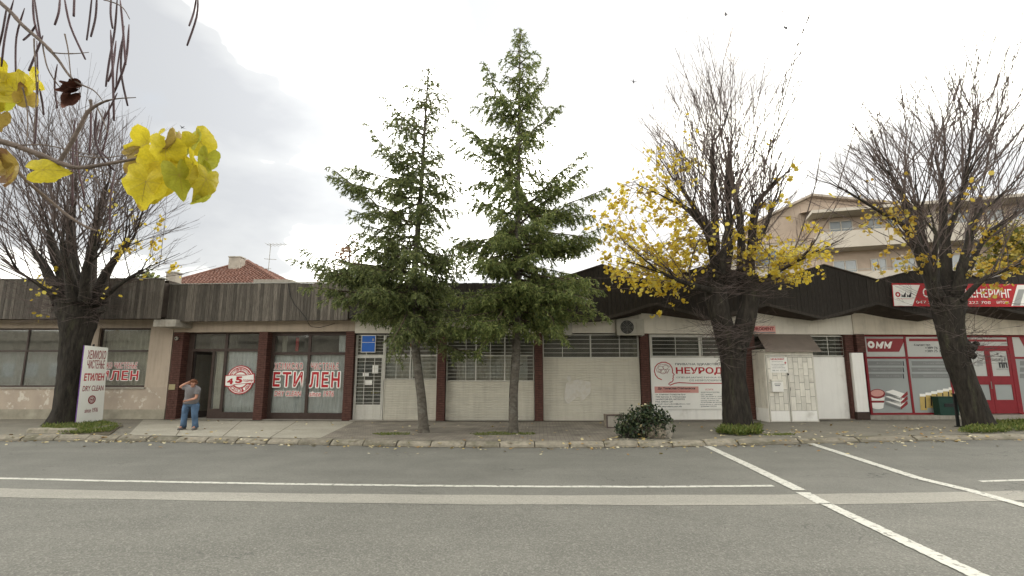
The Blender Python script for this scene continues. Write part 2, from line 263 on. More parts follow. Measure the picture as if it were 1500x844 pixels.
M['leaf_vein'] = mat('leaf_vein', (.46, .36, .07), .6, .15, 20, trans=.2)
M['dead_leaf'] = mat('dead_leaf', (.11, .045, .03), .8, .4, 25, .5, 60)

# ------------------------------------------------------------------ mesh helpers
def link(o, parent=None):
    COL.objects.link(o)
    if parent is not None: o.parent = parent
    return o
def tag(o, label=None, cat=None, group=None, kind=None):
    if label: o['label'] = label
    if cat: o['category'] = cat
    if group: o['group'] = group
    if kind: o['kind'] = kind
    return o
def empty(name, loc, rz=0, **kw):
    o = bpy.data.objects.new(name, None); o.empty_display_size = .2; o.location = loc; o.rotation_euler = (0, 0, rz); link(o); return tag(o, **kw)
class MB:
    def __init__(s): s.v = []; s.f = []
    def add(s, vs, fs):
        k = len(s.v); s.v += [tuple(x) for x in vs]; s.f += [tuple(i + k for i in f) for f in fs]; return s
    def box(s, x0, x1, y0, y1, z0, z1):
        x0, x1 = min(x0, x1), max(x0, x1); y0, y1 = min(y0, y1), max(y0, y1); z0, z1 = min(z0, z1), max(z0, z1)
        return s.add([(x0, y0, z0), (x1, y0, z0), (x1, y1, z0), (x0, y1, z0), (x0, y0, z1), (x1, y0, z1), (x1, y1, z1), (x0, y1, z1)],
                     [(0, 3, 2, 1), (4, 5, 6, 7), (0, 1, 5, 4), (1, 2, 6, 5), (2, 3, 7, 6), (3, 0, 4, 7)])
    def prism(s, pts, y0, y1):      # pts: (x, z) outline
        n = len(pts); a = sum(pts[i][0] * pts[(i + 1) % n][1] - pts[(i + 1) % n][0] * pts[i][1] for i in range(n))
        if a < 0: pts = pts[::-1]
        return s.add([(x, y0, z) for x, z in pts] + [(x, y1, z) for x, z in pts], [tuple(range(n)), tuple(range(2 * n - 1, n - 1, -1))] + [(i, i + n, (i + 1) % n + n, (i + 1) % n) for i in range(n)])
    def hprism(s, pts, z0, z1):     # pts: (x, y) outline
        n = len(pts); a = sum(pts[i][0] * pts[(i + 1) % n][1] - pts[(i + 1) % n][0] * pts[i][1] for i in range(n))
        if a < 0: pts = pts[::-1]
        return s.add([(x, y, z0) for x, y in pts] + [(x, y, z1) for x, y in pts], [tuple(range(n - 1, -1, -1)), tuple(range(n, 2 * n))] + [(i, (i + 1) % n, (i + 1) % n + n, i + n) for i in range(n)])
    def tube(s, pts, rad, n=6, cap=True):
        pts = [Vector(p) for p in pts]; m = len(pts)
        if not hasattr(rad, '__len__'): rad = [rad] * m
        t = (pts[1] - pts[0]).normalized(); a = t.orthogonal().normalized(); k = len(s.v)
        for i in range(m):
            t = ((pts[min(i + 1, m - 1)] - pts[max(i - 1, 0)])).normalized(); a = (a - t * a.dot(t)); a = a.normalized() if a.length > 1e-6 else t.orthogonal().normalized(); b = t.cross(a)
            for j in range(n):
                q = 2 * PI * j / n; p = pts[i] + (a * math.cos(q) + b * math.sin(q)) * rad[i]; s.v.append((p.x, p.y, p.z))
        for i in range(m - 1):
            for j in range(n):
                j2 = (j + 1) % n; s.f.append((k + i * n + j, k + i * n + j2, k + (i + 1) * n + j2, k + (i + 1) * n + j))
        if cap: s.f.append(tuple(k + j for j in range(n - 1, -1, -1))); s.f.append(tuple(k + (m - 1) * n + j for j in range(n)))
        return s
    def ell(s, c, r, n=10, m=7, f=None):
        k = len(s.v); c = Vector(c)
        for i in range(m + 1):
            th = PI * i / m
            for j in range(n):
                ph = 2 * PI * j / n; d = Vector((math.sin(th) * math.cos(ph), math.sin(th) * math.sin(ph), math.cos(th))); w = f(d) if f else 1
                s.v.append((c.x + d.x * r[0] * w, c.y + d.y * r[1] * w, c.z + d.z * r[2] * w))
        for i in range(m):
            for j in range(n):
                j2 = (j + 1) % n; s.f.append((k + i * n + j, k + (i + 1) * n + j, k + (i + 1) * n + j2, k + i * n + j2))
        return s
    def mesh(s, name, m=None, smooth=False):
        me = bpy.data.meshes.new(name); me.from_pydata(s.v, [], s.f)
        if smooth: me.polygons.foreach_set('use_smooth', [True] * len(me.polygons))
        if m: me.materials.append(M[m] if isinstance(m, str) else m)
        me.update(); return me
    def build(s, name, m, parent=None, smooth=False, loc=None, **kw):
        o = bpy.data.objects.new(name, s.mesh(name, m, smooth)); link(o, parent)
        if loc is not None: o.location = loc
        return tag(o, **kw)
def quads(name, V, m, parent=None, **kw):      # V: (n, k, 3) faces of k corners
    n, k = V.shape[:2]; me = bpy.data.meshes.new(name)
    me.vertices.add(n * k); me.vertices.foreach_set('co', V.reshape(-1).astype(np.float32)); me.loops.add(n * k); me.loops.foreach_set('vertex_index', np.arange(n * k, dtype=np.int32))
    me.polygons.add(n); me.polygons.foreach_set('loop_start', np.arange(0, n * k, k, dtype=np.int32)); me.polygons.foreach_set('loop_total', np.full(n, k, dtype=np.int32))
    me.materials.append(M[m]); me.update(); me.validate()
    o = bpy.data.objects.new(name, me); link(o, parent); return tag(o, **kw)
def unit(a): return a / np.maximum(np.linalg.norm(a, axis=-1, keepdims=True), 1e-9)
def sprays(pos, dirs, ln, wd):                 # diamonds from pos along dirs
    d = unit(dirs); s = unit(np.cross(d, np.random.normal(size=d.shape))); ln = ln[:, None]; wd = wd[:, None]
    return np.stack([pos, pos + d * ln * .4 + s * wd, pos + d * ln, pos + d * ln * .4 - s * wd], 1)
def discs(pos, r, k=6, up=None, flat=0.0):      # small round leaves
    n = len(pos); nrm = np.random.normal(size=(n, 3))
    if up is not None: nrm = nrm * flat + np.array(up)
    nrm = unit(nrm); a = unit(np.cross(nrm, np.random.normal(size=(n, 3)))); b = np.cross(nrm, a); out = []
    for j in range(k):
        q = 2 * PI * j / k; rr = (r * (1.25 if j == 0 else 1.0 if j % 2 else .9))[:, None]
        out.append(pos + (a * math.cos(q) + b * math.sin(q)) * rr)
    return np.stack(out, 1)
def text(body, x0, x1, z0, z1, y, m, parent, name='lettering', off=0.0, shear=0.0, dep=.002, keep=False, sp=1.0, halo=0.0):
    if any(c in body for c in 'ЊЉ') and off: halo = halo + off * (z1 - z0) * .45; off = 0.0
    cu = bpy.data.curves.new('t', 'FONT'); k_nj = body.find('Њ'); body = body.replace('Њ', 'НЬ'); cu.body = body; cu.size = 1; cu.offset = off; cu.extrude = 0.01; cu.resolution_u = 3; cu.shear = shear; cu.space_character = sp
    if k_nj >= 0: cu.body_format[k_nj].kerning = -.125 - .55 * (sp - 1)
    ob = bpy.data.objects.new('t', cu); COL.objects.link(ob); bpy.context.view_layer.update(); me = bpy.data.meshes.new_from_object(ob.evaluated_get(bpy.context.evaluated_depsgraph_get()))
    bpy.data.objects.remove(ob); c = np.empty(len(me.vertices) * 3, dtype=np.float32); me.vertices.foreach_get('co', c); c = c.reshape(-1, 3)
    lo = c.min(0); hi = c.max(0); sx = (x1 - x0) / (hi[0] - lo[0]); sz = (z1 - z0) / (hi[1] - lo[1])
    o3 = np.stack([x0 + (c[:, 0] - lo[0]) * sx, y - dep * (c[:, 2] > 0), z0 + (c[:, 1] - lo[1]) * sz], 1)
    me.vertices.foreach_set('co', o3.reshape(-1).astype(np.float32)); me.materials.clear(); me.materials.append(M[m]); me.update()
    if halo:
        b = bmesh.new()
        for k in range(10): n0 = len(b.verts); b.from_mesh(me); b.verts.ensure_lookup_table(); bmesh.ops.translate(b, verts=b.verts[n0:], vec=(halo * math.cos(2 * PI * k / 10), .00025 * k, halo * math.sin(2 * PI * k / 10)))
        b.to_mesh(me); b.free()
    o = bpy.data.objects.new(name, me); link(o, parent); return o
# ------------------------------------------------------------------ the setting
def YF(x): return 17.1 + .0042 * x * x          # the gently bent street: facade line
def curve(pts, z=0.0, deg=3, off=0.0):            # a line of the street, from points seen on it
    g = [G(x, y, z) for x, y in pts]; c = np.polyfit([p.x for p in g], [p.y for p in g], deg); a = min(p.x for p in g); b = max(p.x for p in g); dc = np.polyder(c)
    def f(x):
        q = min(max(x, a), b); return float(np.polyval(c, q) + max(-.12, min(.12, float(np.polyval(dc, q)))) * (x - q)) + off
    return f
YK = curve([(0, 646.5), (375, 650), (600, 655), (750, 656), (937, 654.5), (1125, 652), (1500, 644)], deg=4)      # kerb foot
line_mid = curve([(0, 701.5), (375, 707), (600, 712.5), (750, 714.3), (937, 713), (1130, 711), (1470, 705)])
s_top = curve([(0, 716), (375, 721), (750, 728), (937, 725.8), (1125, 723), (1500, 719.5)]); s_bot = curve([(0, 729), (375, 733.5), (750, 742), (937, 741.2), (1125, 737.8), (1500, 734)])
def band(name, fa, fb, x0, x1, z, m, n=60, parent=None, **kw):
    b = MB(); vs = []; fs = []
    for i in range(n + 1):
        x = x0 + (x1 - x0) * i / n; vs += [(x, fa(x), z), (x, fb(x), z)]
    for i in range(n): fs.append((2 * i, 2 * i + 2, 2 * i + 3, 2 * i + 1))
    return b.add(vs, fs).build(name, m, parent, **kw)
MB().add([(-1500, -1500, -.03), (1500, -1500, -.03), (1500, 1500, -.03), (-1500, 1500, -.03)], [(0, 1, 2, 3)]).build('ground', 'field', kind='structure')
SX = 34
road = band('road', lambda x: -9.0, lambda x: (s_top(x) + s_bot(x)) / 2, -SX, SX, 0, 'road_near', kind='structure')
band('road_far_lane', lambda x: (s_top(x) + s_bot(x)) / 2, lambda x: YK(x) + .12, -SX, SX, 0, 'road_far', kind='structure')
# pale asphalt strip with a ragged edge
def rag(f, seed, d=0.0):
    return lambda x: f(x) + d + .018 * noise.noise(Vector((x * 3.1, seed, 0))) + .03 * noise.noise(Vector((x * .7, seed, 4)))
band('repair_strip', rag(s_bot, 1), rag(s_top, 2), -SX, SX, .004, 'strip', 600, kind='structure')
band('edge_line_marking', rag(line_mid, 3, -.055), rag(line_mid, 3, .055), -SX, G(1133, 712).x, .0042, 'paint', 400, kind='structure')
band('edge_line_marking', rag(line_mid, 3, -.05), rag(line_mid, 3, .05), G(1438, 706).x, SX, .0042, 'paint', 200, kind='structure')
def wid(seed, a, b): return lambda x: a + b * (.5 + .9 * noise.noise(Vector((x * 2.3, seed, 0))) + .5 * noise.noise(Vector((x * 9, seed, 3))))
g1_ = wid(5, .01, .09); g2_ = wid(8, .0, .07); g3_ = wid(11, .02, .10)
band('gutter_dirt', lambda x: YK(x) - max(.004, g1_(x)), lambda x: YK(x) + .02, -20, 20, .005, 'gutter_dirt', 900, kind='structure')
band('wall_foot_dirt', lambda x: YF(x) - .10 - max(.0, g3_(x)), lambda x: YF(x) + .05, -20, 20, PAV + .0055, 'gutter_dirt', 900, kind='structure')
def stripe(pts, w0, w1, name='crossing_line_marking'):
    pts = [G(*p) for p in pts]; b = MB(); vs = []; fs = []; n = 140
    for i in range(n + 1):
        t = i / n * (len(pts) - 1); k = min(int(t), len(pts) - 2); p = pts[k].lerp(pts[k + 1], t - k); d = (pts[k + 1] - pts[k]).normalized(); s = Vector((d.y, -d.x, 0)); w = (w0 + (w1 - w0) * i / n) / 2
        a = p + s * (w + .012 * 1.6 * noise.noise(Vector((i * 2.7, 1, 0)))); c = p - s * (w + .012 * 1.6 * noise.noise(Vector((i * 2.7, 9, 0)))); vs += [(a.x, a.y, .0085), (c.x, c.y, .0085)]
    for i in range(n): fs.append((2 * i, 2 * i + 1, 2 * i + 3, 2 * i + 2))
    b.add(vs, fs).build(name, 'paint', kind='structure')
stripe([(1036, 654), (1100, 684), (1172, 719)], .17, .19)
stripe([(1176, 722), (1208, 739)], .19, .19)
stripe([(1208, 738), (1436, 846), (1600, 930)], .15, .20)
stripe([(1187, 650), (1345, 701), (1420, 719)], .17, .18)
stripe([(1420, 719), (1500, 741), (1700, 800)], .17, .17)
# pavement sheets
pv = band('pavement', lambda x: YK(x) + .2, lambda x: YF(x) + .6, -SX, SX, PAV - .004, 'pave_asphalt', kind='structure')
def sheet(name, pxs, z, m, kind='structure', back=True):
    pts = [G(px, py, z) for px, py in pxs]; MB().add([(p.x, p.y, z) for p in pts], [tuple(range(len(pts)))]).build(name, m, kind=kind)
def band_px(name, xa, xb, m, z, xa2=None, xb2=None, n=30):    # from the kerb back to the facade
    xa2 = xa if xa2 is None else xa2; xb2 = xb if xb2 is None else xb2; vs = []; fs = []
    for i in range(n + 1):
        f = i / n; a = xa + (xb - xa) * f; c = xa2 + (xb2 - xa2) * f; vs += [(a, YK(a) + .23, z), (c, YF(c) + .5, z)]
    for i in range(n): fs.append((2 * i, 2 * i + 2, 2 * i + 3, 2 * i + 1))
    MB().add(vs, fs).build(name, m, kind='structure')
xl = G(172, 640, PAV).x; xm = G(440, 652, PAV).x; xm2 = G(512, 619, PAV).x; xr = G(905, 650, PAV).x; xr2 = G(960, 620, PAV).x
band_px('concrete_apron', xl, xm - .01, 'concrete_slab', PAV, G(215, 612, PAV).x, xm2 - .01)
band_px('paver_path', xm, xr, 'pavers', PAV, xm2, xr2)
# slab joints in the apron
for k in range(1, 4):
    f = k / 4; a = xl + (xm - xl) * f; c = G(215, 612, PAV).x + (xm2 - G(215, 612, PAV).x) * f
    MB().add([(a, YK(a) + .25, PAV + .003), (a + .02, YK(a) + .25, PAV + .003), (c + .02, YF(c), PAV + .003), (c, YF(c), PAV + .003)], [(0, 1, 2, 3)]).build('slab_joint', 'soil', kind='structure')
# kerb: one stone after another, leaning back
kerb = empty('kerb', (0, YK(0), 0), kind='structure')
kb = []
for v in range(5):
    b = MB(); Lk = .80; nz = 8; vs = []; fs = []
    prof = [(0, 0), (.015, .055), (.12, .112), (.17, .122), (.26, .124), (.27, 0)]
    for i in range(nz + 1):
        x = .012 + (Lk - .024) * i / nz
        e_ = .018 if i in (0, nz) else 0
        for j, (y, z) in enumerate(prof):
            q = .010 * noise.noise(Vector((x * 4, j, v * 9))); vs.append((x, y + q + (e_ if j < 3 else 0), max(0, z + q - (e_ * .6 if 0 < j < 5 else 0))))
    for i in range(nz):
        for j in range(5): fs.append((i * 6 + j, (i + 1) * 6 + j, (i + 1) * 6 + j + 1, i * 6 + j + 1))
    fs += [tuple(range(6)), tuple(nz * 6 + j for j in range(5, -1, -1))]
    kb.append(b.add(vs, fs).mesh('kerbstone', 'kerb'))
x = -SX * .62; rk = random.Random(3)
while x < SX * .62:
    ln = .80 if x < 5 else 1.6
    o = bpy.data.objects.new('kerbstone', kb[rk.randrange(5)]); link(o, kerb); sl_ = .011 * x
    o.location = (x, YK(x) - YK(0) + rk.uniform(-.015, .015), rk.uniform(-.012, .004)); sl_ = (YK(x + ln) - YK(x)) / ln; o.rotation_euler = (rk.uniform(-.03, .03), 0, math.atan(sl_) + rk.uniform(-.008, .008)); o.scale = (ln / .8, 1, 1)
    x += ln
b = MB()
for i in range(40):
    xa = -22 + i * 1.1; b.box(xa, xa + 1.1, YK(xa + .5) + .27 - .12, YK(xa + .5) + .36, -.02, .045)
b.build('kerb_bed', 'soil', kind='structure')

# ------------------------------------------------------------------ building frames
def base(px):
    s = (px - 750) / FPX; x = s * 17
    for _ in range(30): x = s * (math.cos(PITCH) * YF(x) + (PAV - CZ) * math.sin(PITCH))
    return Vector((x, YF(x), 0))
class Fr:
    def __init__(s, pl, pr, **kw):
        s.A = base(pl) if not isinstance(pl, Vector) else pl; s.B = base(pr) if not isinstance(pr, Vector) else pr; d = s.B - s.A; s.L = d.length; s.ang = math.atan2(d.y, d.x); s.e = d.normalized(); s.n = Vector((-s.e.y, s.e.x, 0))
        s.o = empty(kw.pop('name'), (s.A.x, s.A.y, PAV), s.ang, **kw)
    def at(s, px, py, v=0.0):
        r = ray(px, py); C = Vector((0, 0, CZ)); t = (v - (C - s.A).dot(s.n)) / r.dot(s.n); p = C + r * t - s.A
        return p.dot(s.e), p.z - PAV
    def u(s, px, py, v=0.0): return s.at(px, py, v)[0]
    def z(s, px, py, v=0.0): return s.at(px, py, v)[1]
    def w(s, u, v, z): return s.A + s.e * u + s.n * v + Vector((0, 0, z + PAV))
def copies(name, me, locs, parent, **kw):
    for l in locs:
        o = bpy.data.objects.new(name, me); link(o, parent); o.location = l
        for k, v in kw.items(): o[k] = v
def pillar(fr, u0, u1, z1, m='brick', v0=0.0, v1=.5, z0=0.0):
    p = MB().box(u0 + .012, u1 - .012, v0 + .012, v1, z0, z1).build('pillar', 'mortar', fr.o)
    b = MB(); h = .072; k = int((z1 - z0) / h); h = (z1 - z0) / k; wd = u1 - u0; dd = v1 - v0
    for i in range(k):
        a = z0 + i * h + .005; c = z0 + (i + 1) * h - .005; s = (.24 if i % 2 else .12)
        xs = [u0, min(u0 + s, u1)] if s < wd - .04 else [u0]
        while xs[-1] < u1 - .27: xs.append(xs[-1] + .25)
        if xs[-1] < u1: xs.append(u1)
        for j in range(len(xs) - 1): b.box(xs[j] + (.004 if j else 0), xs[j + 1] - (.004 if j < len(xs) - 2 else 0), v0 + random.uniform(0, .004), v0 + .05, a, c)
        for uu, sg in ((u0, 1), (u1, -1)):
            b.box(uu, uu + sg * .04, v0 + .055, v0 + .055 + (.17 if i % 2 else .22), a, c); b.box(uu, uu + sg * .04, v0 + (.235 if i % 2 else .285), v1, a, c)
    b.build('brick_courses', m, p, kind='stuff')
    return p
def window(fr, cu, cz, v, fm, fw=.05, depth=.07, pane='glass', skip=(), name='window', parent=None, panes=None):
    """cu, cz: lines of the frame; every cell between them gets a pane of its own"""
    b = MB(); u0, u1, z0, z1 = cu[0], cu[-1], cz[0], cz[-1]; h = fw / 2
    b.box(u0 - h, u1 + h, v, v + depth, z0 - h, z0 + h); b.box(u0 - h, u1 + h, v, v + depth, z1 - h, z1 + h)
    for i, u in enumerate(cu):
        b.box(u - h, u + h, v + .002, v + depth - .002, z0 + h, z1 - h)
    for z in cz[1:-1]:
        for i in range(len(cu) - 1): b.box(cu[i] + h, cu[i + 1] - h, v + .004, v + depth - .004, z - h, z + h)
    w = b.build(name, fm, parent or fr.o)
    for i in range(len(cu) - 1):
        for j in range(len(cz) - 1):
            if (i, j) in skip: continue
            pm = (panes or {}).get((i, j), pane)
            MB().box(cu[i] + h, cu[i + 1] - h, v + .03, v + .036, cz[j] + h, cz[j + 1] - h).build('pane', pm, w)
    return w
def curtain(fr, u0, u1, z0, z1, v, m='curtain', amp=.03, freq=9, top=1.0, name='curtain'):
    n = max(8, int((u1 - u0) * 28)); vs = []; fs = []; s = random.uniform(0, 50)
    for i in range(n + 1):
        u = u0 + (u1 - u0) * i / n; ph = noise.noise(Vector((u * 1.5, s, 0))) * 5
        for j in range(5):
            z = z1 + (z0 - z1) * j / 4; a = amp * (.35 + .65 * j / 4); vs.append((u + .01 * math.sin(j * 2 + s), v + a * math.sin(u * freq * 2 * PI / 1.2 + ph) + .3 * a * math.sin(u * 61 + s), z))
    for i in range(n):
        for j in range(4): fs.append((i * 5 + j, i * 5 + j + 1, (i + 1) * 5 + j + 1, (i + 1) * 5 + j))
    return MB().add(vs, fs).build(name, m, fr.o, smooth=True)
def shutter(fr, u0, u1, z0, z1, v, m='shutter', pitch=.055):
    n = max(2, round((z1 - z0) / pitch)); h = (z1 - z0) / n; b = MB(); prof = []
    for i in range(n): z = z0 + i * h; prof += [(v + .022, z + .0005), (v + .006, z + h * .12), (v, z + h * .45), (v + .004, z + h * .8), (v + .022, z + h - .0005)]
    vs = [(u0, y, z) for y, z in prof] + [(u1, y, z) for y, z in prof]; k = len(prof)
    b.add(vs, [(i, i + k, i + k + 1, i + 1) for i in range(k - 1)])
    b.box(u0 - .03, u0, v - .012, v + .05, z0, z1); b.box(u1, u1 + .03, v - .012, v + .05, z0, z1); b.box(u0, u1, v - .006, v + .03, z0 - .035, z0)
    return b.build('roller_shutter', m, fr.o)
def grille(fr, u0, u1, z0, z1, v, nh, us, m='bar_white', frame=.022, name='window_grille', parent=None):
    b = MB(); r = .011
    for x in (u0, u1): b.box(x - frame / 2, x + frame / 2, v, v + frame, z0, z1)
    for z in (z0, z1): b.box(u0 + frame / 2, u1 - frame / 2, v + .002, v + frame - .002, z - frame / 2, z + frame / 2)
    g = b.build(name, m, parent or fr.o)
    hb = MB().box(u0 + frame / 2, u1 - frame / 2, -r * .5, r * .5, -r * .55, r * .55).mesh('bar', m)
    copies('bar', hb, [(0, v + .012, z0 + (z1 - z0) * (i + 1) / (nh + 1)) for i in range(nh)], g)
    vb = MB().box(-r * .8, r * .8, -r * .5, r * .5, z0 + frame / 2, z1 - frame / 2).mesh('bar', m)
    copies('bar', vb, [(x, v - .001, 0) for x in us], g)
    return g
def planks(fr, u0, u1, v, z0, z1, m, w=.115, name='plank'):
    vr = []
    for k in range(6):
        b = MB(); t = random.uniform(0, .012); hh = z1 - z0; a = random.uniform(-.012, .004); c = random.uniform(-.012, .006)
        b.box(.003, w - .003, -t, .022, a, hh + c); vr.append(b.mesh('plank', m))
    u = u0; n = int((u1 - u0) / w); w2 = (u1 - u0) / n
    for i in range(n):
        o = bpy.data.objects.new(name, random.choice(vr)); link(o, fr.o); o.location = (u0 + i * w2, v, z0); o.scale = (w2 / w, 1, 1); o.rotation_euler = (0, random.uniform(-.004, .004), 0)
def poly_decal(fr, pts, v, m, parent, name='print', t=.002):
    return MB().prism(pts, v - t, v).build(name, m, parent)
def px_decal(fr, pxs, v, m, parent, name='print', t=.002):
    return poly_decal(fr, [fr.at(x, y, v) for x, y in pxs], v, m, parent, name, t)
def px_text(fr, body, xa, xb, yt, yb, v, m, parent, **kw):
    a = fr.at(xa, (yt + yb) / 2, v); b_ = fr.at(xb, (yt + yb) / 2, v); xc = (xa + xb) / 2
    return text(body, a[0], b_[0], fr.z(xc, yb, v), fr.z(xc, yt, v), v, m, parent, **kw)
def px_text_o(fr, body, xa, xb, yt, yb, v, parent, off=.006, grow=.7, m='red_print', m2='white_print', **kw):   # with a pale outline behind
    px_text(fr, body, xa, xb, yt, yb, v, m2, parent, name='lettering_outline', off=off, halo=grow * .023, **kw)
    px_text(fr, body, xa, xb, yt, yb, v - .005, m, parent, off=off, **kw)
def shell(fr, L_, D, z1, m, zroof=None, back=True):
    """side, back and inner walls and the floor of a shop"""
    b = MB(); b.box(.0, .18, .55, D, 0, z1).box(L_ - .18, L_, .55, D, 0, z1).box(.18, L_ - .18, D - .2, D, 0, z1); b.build('wall', m, fr.o)
    MB().box(.18, L_ - .18, 2.9, 3.0, 0, z1 - .2).build('inner_wall', 'room', fr.o)
    MB().box(.18, L_ - .18, .36, 2.9, -.02, .02).build('floor', 'room', fr.o)

ROOFZ = 4.0
# ---------------------------------------------------------------- left building
F = Fr(base(240) + Vector((-14, .30, 0)), 240, name='plaster_building', label='pink plaster building with peeling base and curtained windows at the left end', cat='building')
V = .08
zt = F.z(120, 482, 0); zb = F.z(180, 566, 0); zm = F.z(180, 514, 0); zl = F.z(120, 466, -.7); ztop = F.z(120, 409, -.9); zfb = F.z(120, 467, -.9)
w1 = (F.u(-250, 560), F.u(84, 560)); w2 = (F.u(141, 530), F.u(211, 560))
b = MB(); zc = zt + .03; zs = zb - .03
b.box(0, F.L, 0, .3, zc, ztop - .1)                                  # over the windows
b.box(0, w1[0] - .03, 0, .3, zs, zc).box(w1[1] + .03, w2[0] - .03, 0, .3, zs, zc).box(w2[1] + .03, F.L, 0, .3, zs, zc)
b.box(0, .18, .3, 9, 0, ztop - .1).box(F.L - .18, F.L, .3, 9, 0, ztop - .1).box(.18, F.L - .18, 8.8, 9, 0, ztop - .1)
b.build('wall', 'plaster_pink', F.o)
MB().box(0, F.L, .003, .3, .33, zs).build('peeling_plaster', 'plaster_peel', F.o)
MB().box(0, F.L, -.012, .3, 0, .33).build('plinth', 'plaster_dirty', F.o)
MB().box(w2[0] - .06, w2[1] + .06, -.04, .003, zs - .05, zs + .0).build('window_sill', 'concrete', F.o)
MB().box(w1[0] - .06, w1[1] + .06, -.04, .003, zs - .05, zs + .0).build('window_sill', 'concrete', F.o)
us = [w1[0]] + [w1[1] - (w1[1] - w1[0]) * k / 6 for k in (5, 4, 3, 2, 1.0, 0)]
window(F, us, [zb, zm, zt], V, 'frame_brown', .055); window(F, [w2[0], w2[1]], [zb, zm, zt], V, 'frame_brown', .055)
curtain(F, w1[0], w1[1], zb, zm - .02, V + .2); curtain(F, w2[0], w2[1] - .1, zb, zt, V + .22, 'curtain_beige', .04, 6)
curtain(F, w1[0], w1[1], zm, zt, V + .6, 'room', .04, 6)
MB().box(.18, F.L - .18, 2.2, 2.3, 0, ztop - .3).build('inner_wall', 'room', F.o)
b = MB().box(-.1, F.L + .15, -.68, 9, ztop - .12, ztop - .02).box(-.1, F.L + .15, -.84, -.002, zfb + .06, zfb + .1)
b.box(F.L + .13, F.L + .15, -.86, .3, zfb + .1, ztop - .12); b.build('roof', 'soffit', F.o)
planks(F, -.1, F.L + .15, -.9, zfb, ztop, 'plank_grey')
MB().box(-.1, F.L + .17, -.93, -.72, ztop, ztop + .03).build('flashing', 'metal_grey', F.o)
px_text_o(F, 'ХЕМИСКО ЧИСТЕЊЕ', 133, 201, 531, 540, V + .02, F.o, sp=1.15); px_text_o(F, 'ЕТИЛЕН', 121, 202.5, 543, 557, V + .02, F.o, off=.022, grow=1.1, sp=1.15)

# ---------------------------------------------------------------- dry cleaner
D = F = Fr(240.5, 513, name='dry_cleaner_shop', label='dry cleaner shop with dark brown frames, red lettering on curtained glass and grey wooden fascia', cat='building')
zw = F.z(380, 486, 0); zf0 = F.z(380, 470, -.6); zf1 = F.z(380, 415.5, -.6)
pill = [(0.02, F.u(256.5, 612)), (F.u(369.5, 616), F.u(382.5, 616)), (F.u(500, 619), F.L)]
for a, c in pill: pillar(F, a, c, zw)
b = MB(); b.box(0, F.L, .01, .5, zw, zf1 - .15); b.build('lintel', 'plaster_pink', F.o)
shell(F, F.L, 9, zf1 - .15, 'plaster_pink')
v = .31
MB().box(0, F.L, .02, .6, -.1, .015).build('threshold', 'concrete', F.o)
# bay one: door, side light, wide pane
a0 = pill[0][1]; a1 = pill[1][0]; zt = zw - .05; zr = F.z(300, 515, v); zr2 = zr; zb = F.z(350, 604, v)
ud0 = F.u(275, 600, v); ud1 = F.u(303.5, 600, v); us0 = F.u(307, 600, v); us1 = F.u(321, 600, v); ug = F.u(325, 600, v)
b = MB(); b.box(a0, ud0, v, v + .08, 0, zt).box(ud1, us0, v, v + .08, 0, zr).box(us1, ug, v, v + .08, 0, zt).box(us0, us1, v + .002, v + .078, 0, F.z(315, 599, v)).box(ug, a1, v + .002, v + .078, 0, zb)
b.box(ud0, us1, v + .003, v + .077, zr, zr + .09).box(ug, a1, v + .003, v + .077, zr, zr + .09).box(a0, a1, v + .005, v + .075, zt, zw)
wf = b.build('shopfront_frame', 'frame_brown', F.o)
for (p, q, r_, s) in ((ud0, us1, zr + .09, zt), (ug, a1, zr + .09, zt), (us0, us1, F.z(315, 599, v), zr), (ug, a1, zb, zr)):
    MB().box(p, q, v + .03, v + .036, r_, s).build('pane', 'glass', wf)
door = MB().box(0, .06, -.02, .02, 0, zr - .02).box(.06, .80, -.02, .02, 0, .22).box(.06, .80, -.02, .02, zr - .12, zr - .02).box(.76, .82, -.02, .02, .22, zr - .12).build('door', 'frame_dark', F.o)
door.location = (ud0 + .02, v + .05, .02); door.rotation_euler = (0, 0, R(66))
MB().box(.06, .76, -.004, .004, .22, zr - .12).build('pane', 'glass', door)
MB().tube([(.72, -.06, 1.0), (.72, -.06, 1.25)], .012).build('handle', 'metal_grey', door)
MB().box(ud1 - .42, ud1 - .30, .95, .96, F.z(291, 560, .9), F.z(291, 552, .9)).build('notice', 'white_print', F.o)
curtain(F, us0, us1, .3, zr, v + .14, 'curtain_beige'); curtain(F, ug, a1, zb - .02, zr, v + .14)
curtain(F, ud0 + .1, ud0 + .7, .6, zr, v + 1.4, 'curtain_beige', .05, 5); curtain(F, a0 + .2, us1, zr, zt, v + .8, 'room')
# bay two
c0 = pill[1][1]; c1 = pill[2][0]; um = F.u(356, 600, v); um = F.u(447.5, 600, v); z2 = F.z(430, 518, v); zb2 = F.z(430, 607, v)
window(F, [c0 + .06, um, c1 - .05], [zb2, z2, zt - .02], v, 'frame_brown', .095, name='shop_window')
MB().box(c0, c1, v + .005, v + .10, 0, zb2 - .048).box(c0, c0 + .012, v, v + .08, zb2, zt).box(c0, c1, v + .006, v + .07, zt + .03, zw).build('base_panel', 'frame_brown', F.o)
curtain(F, c0 + .08, c1 - .08, zb2, z2, v + .15); curtain(F, c1 - .42, c1 - .08, z2, zt, v + .15); curtain(F, c0 + .1, c0 + .3, z2, zt, v + .5, 'curtain_beige')
MB().box(c0 + .62, c0 + .72, v + .45, v + .5, z2 + .1, zt - .1).build('hanging_garment', 'red_print', F.o)
vt = v + .026
px_text_o(F, 'ХЕМИСКО', 402, 443.5, 531.5, 541.5, vt, F.o, sp=1.3); px_text_o(F, 'ЧИСТЕЊЕ', 455.5, 496, 531.5, 541.5, vt, F.o, sp=1.3)
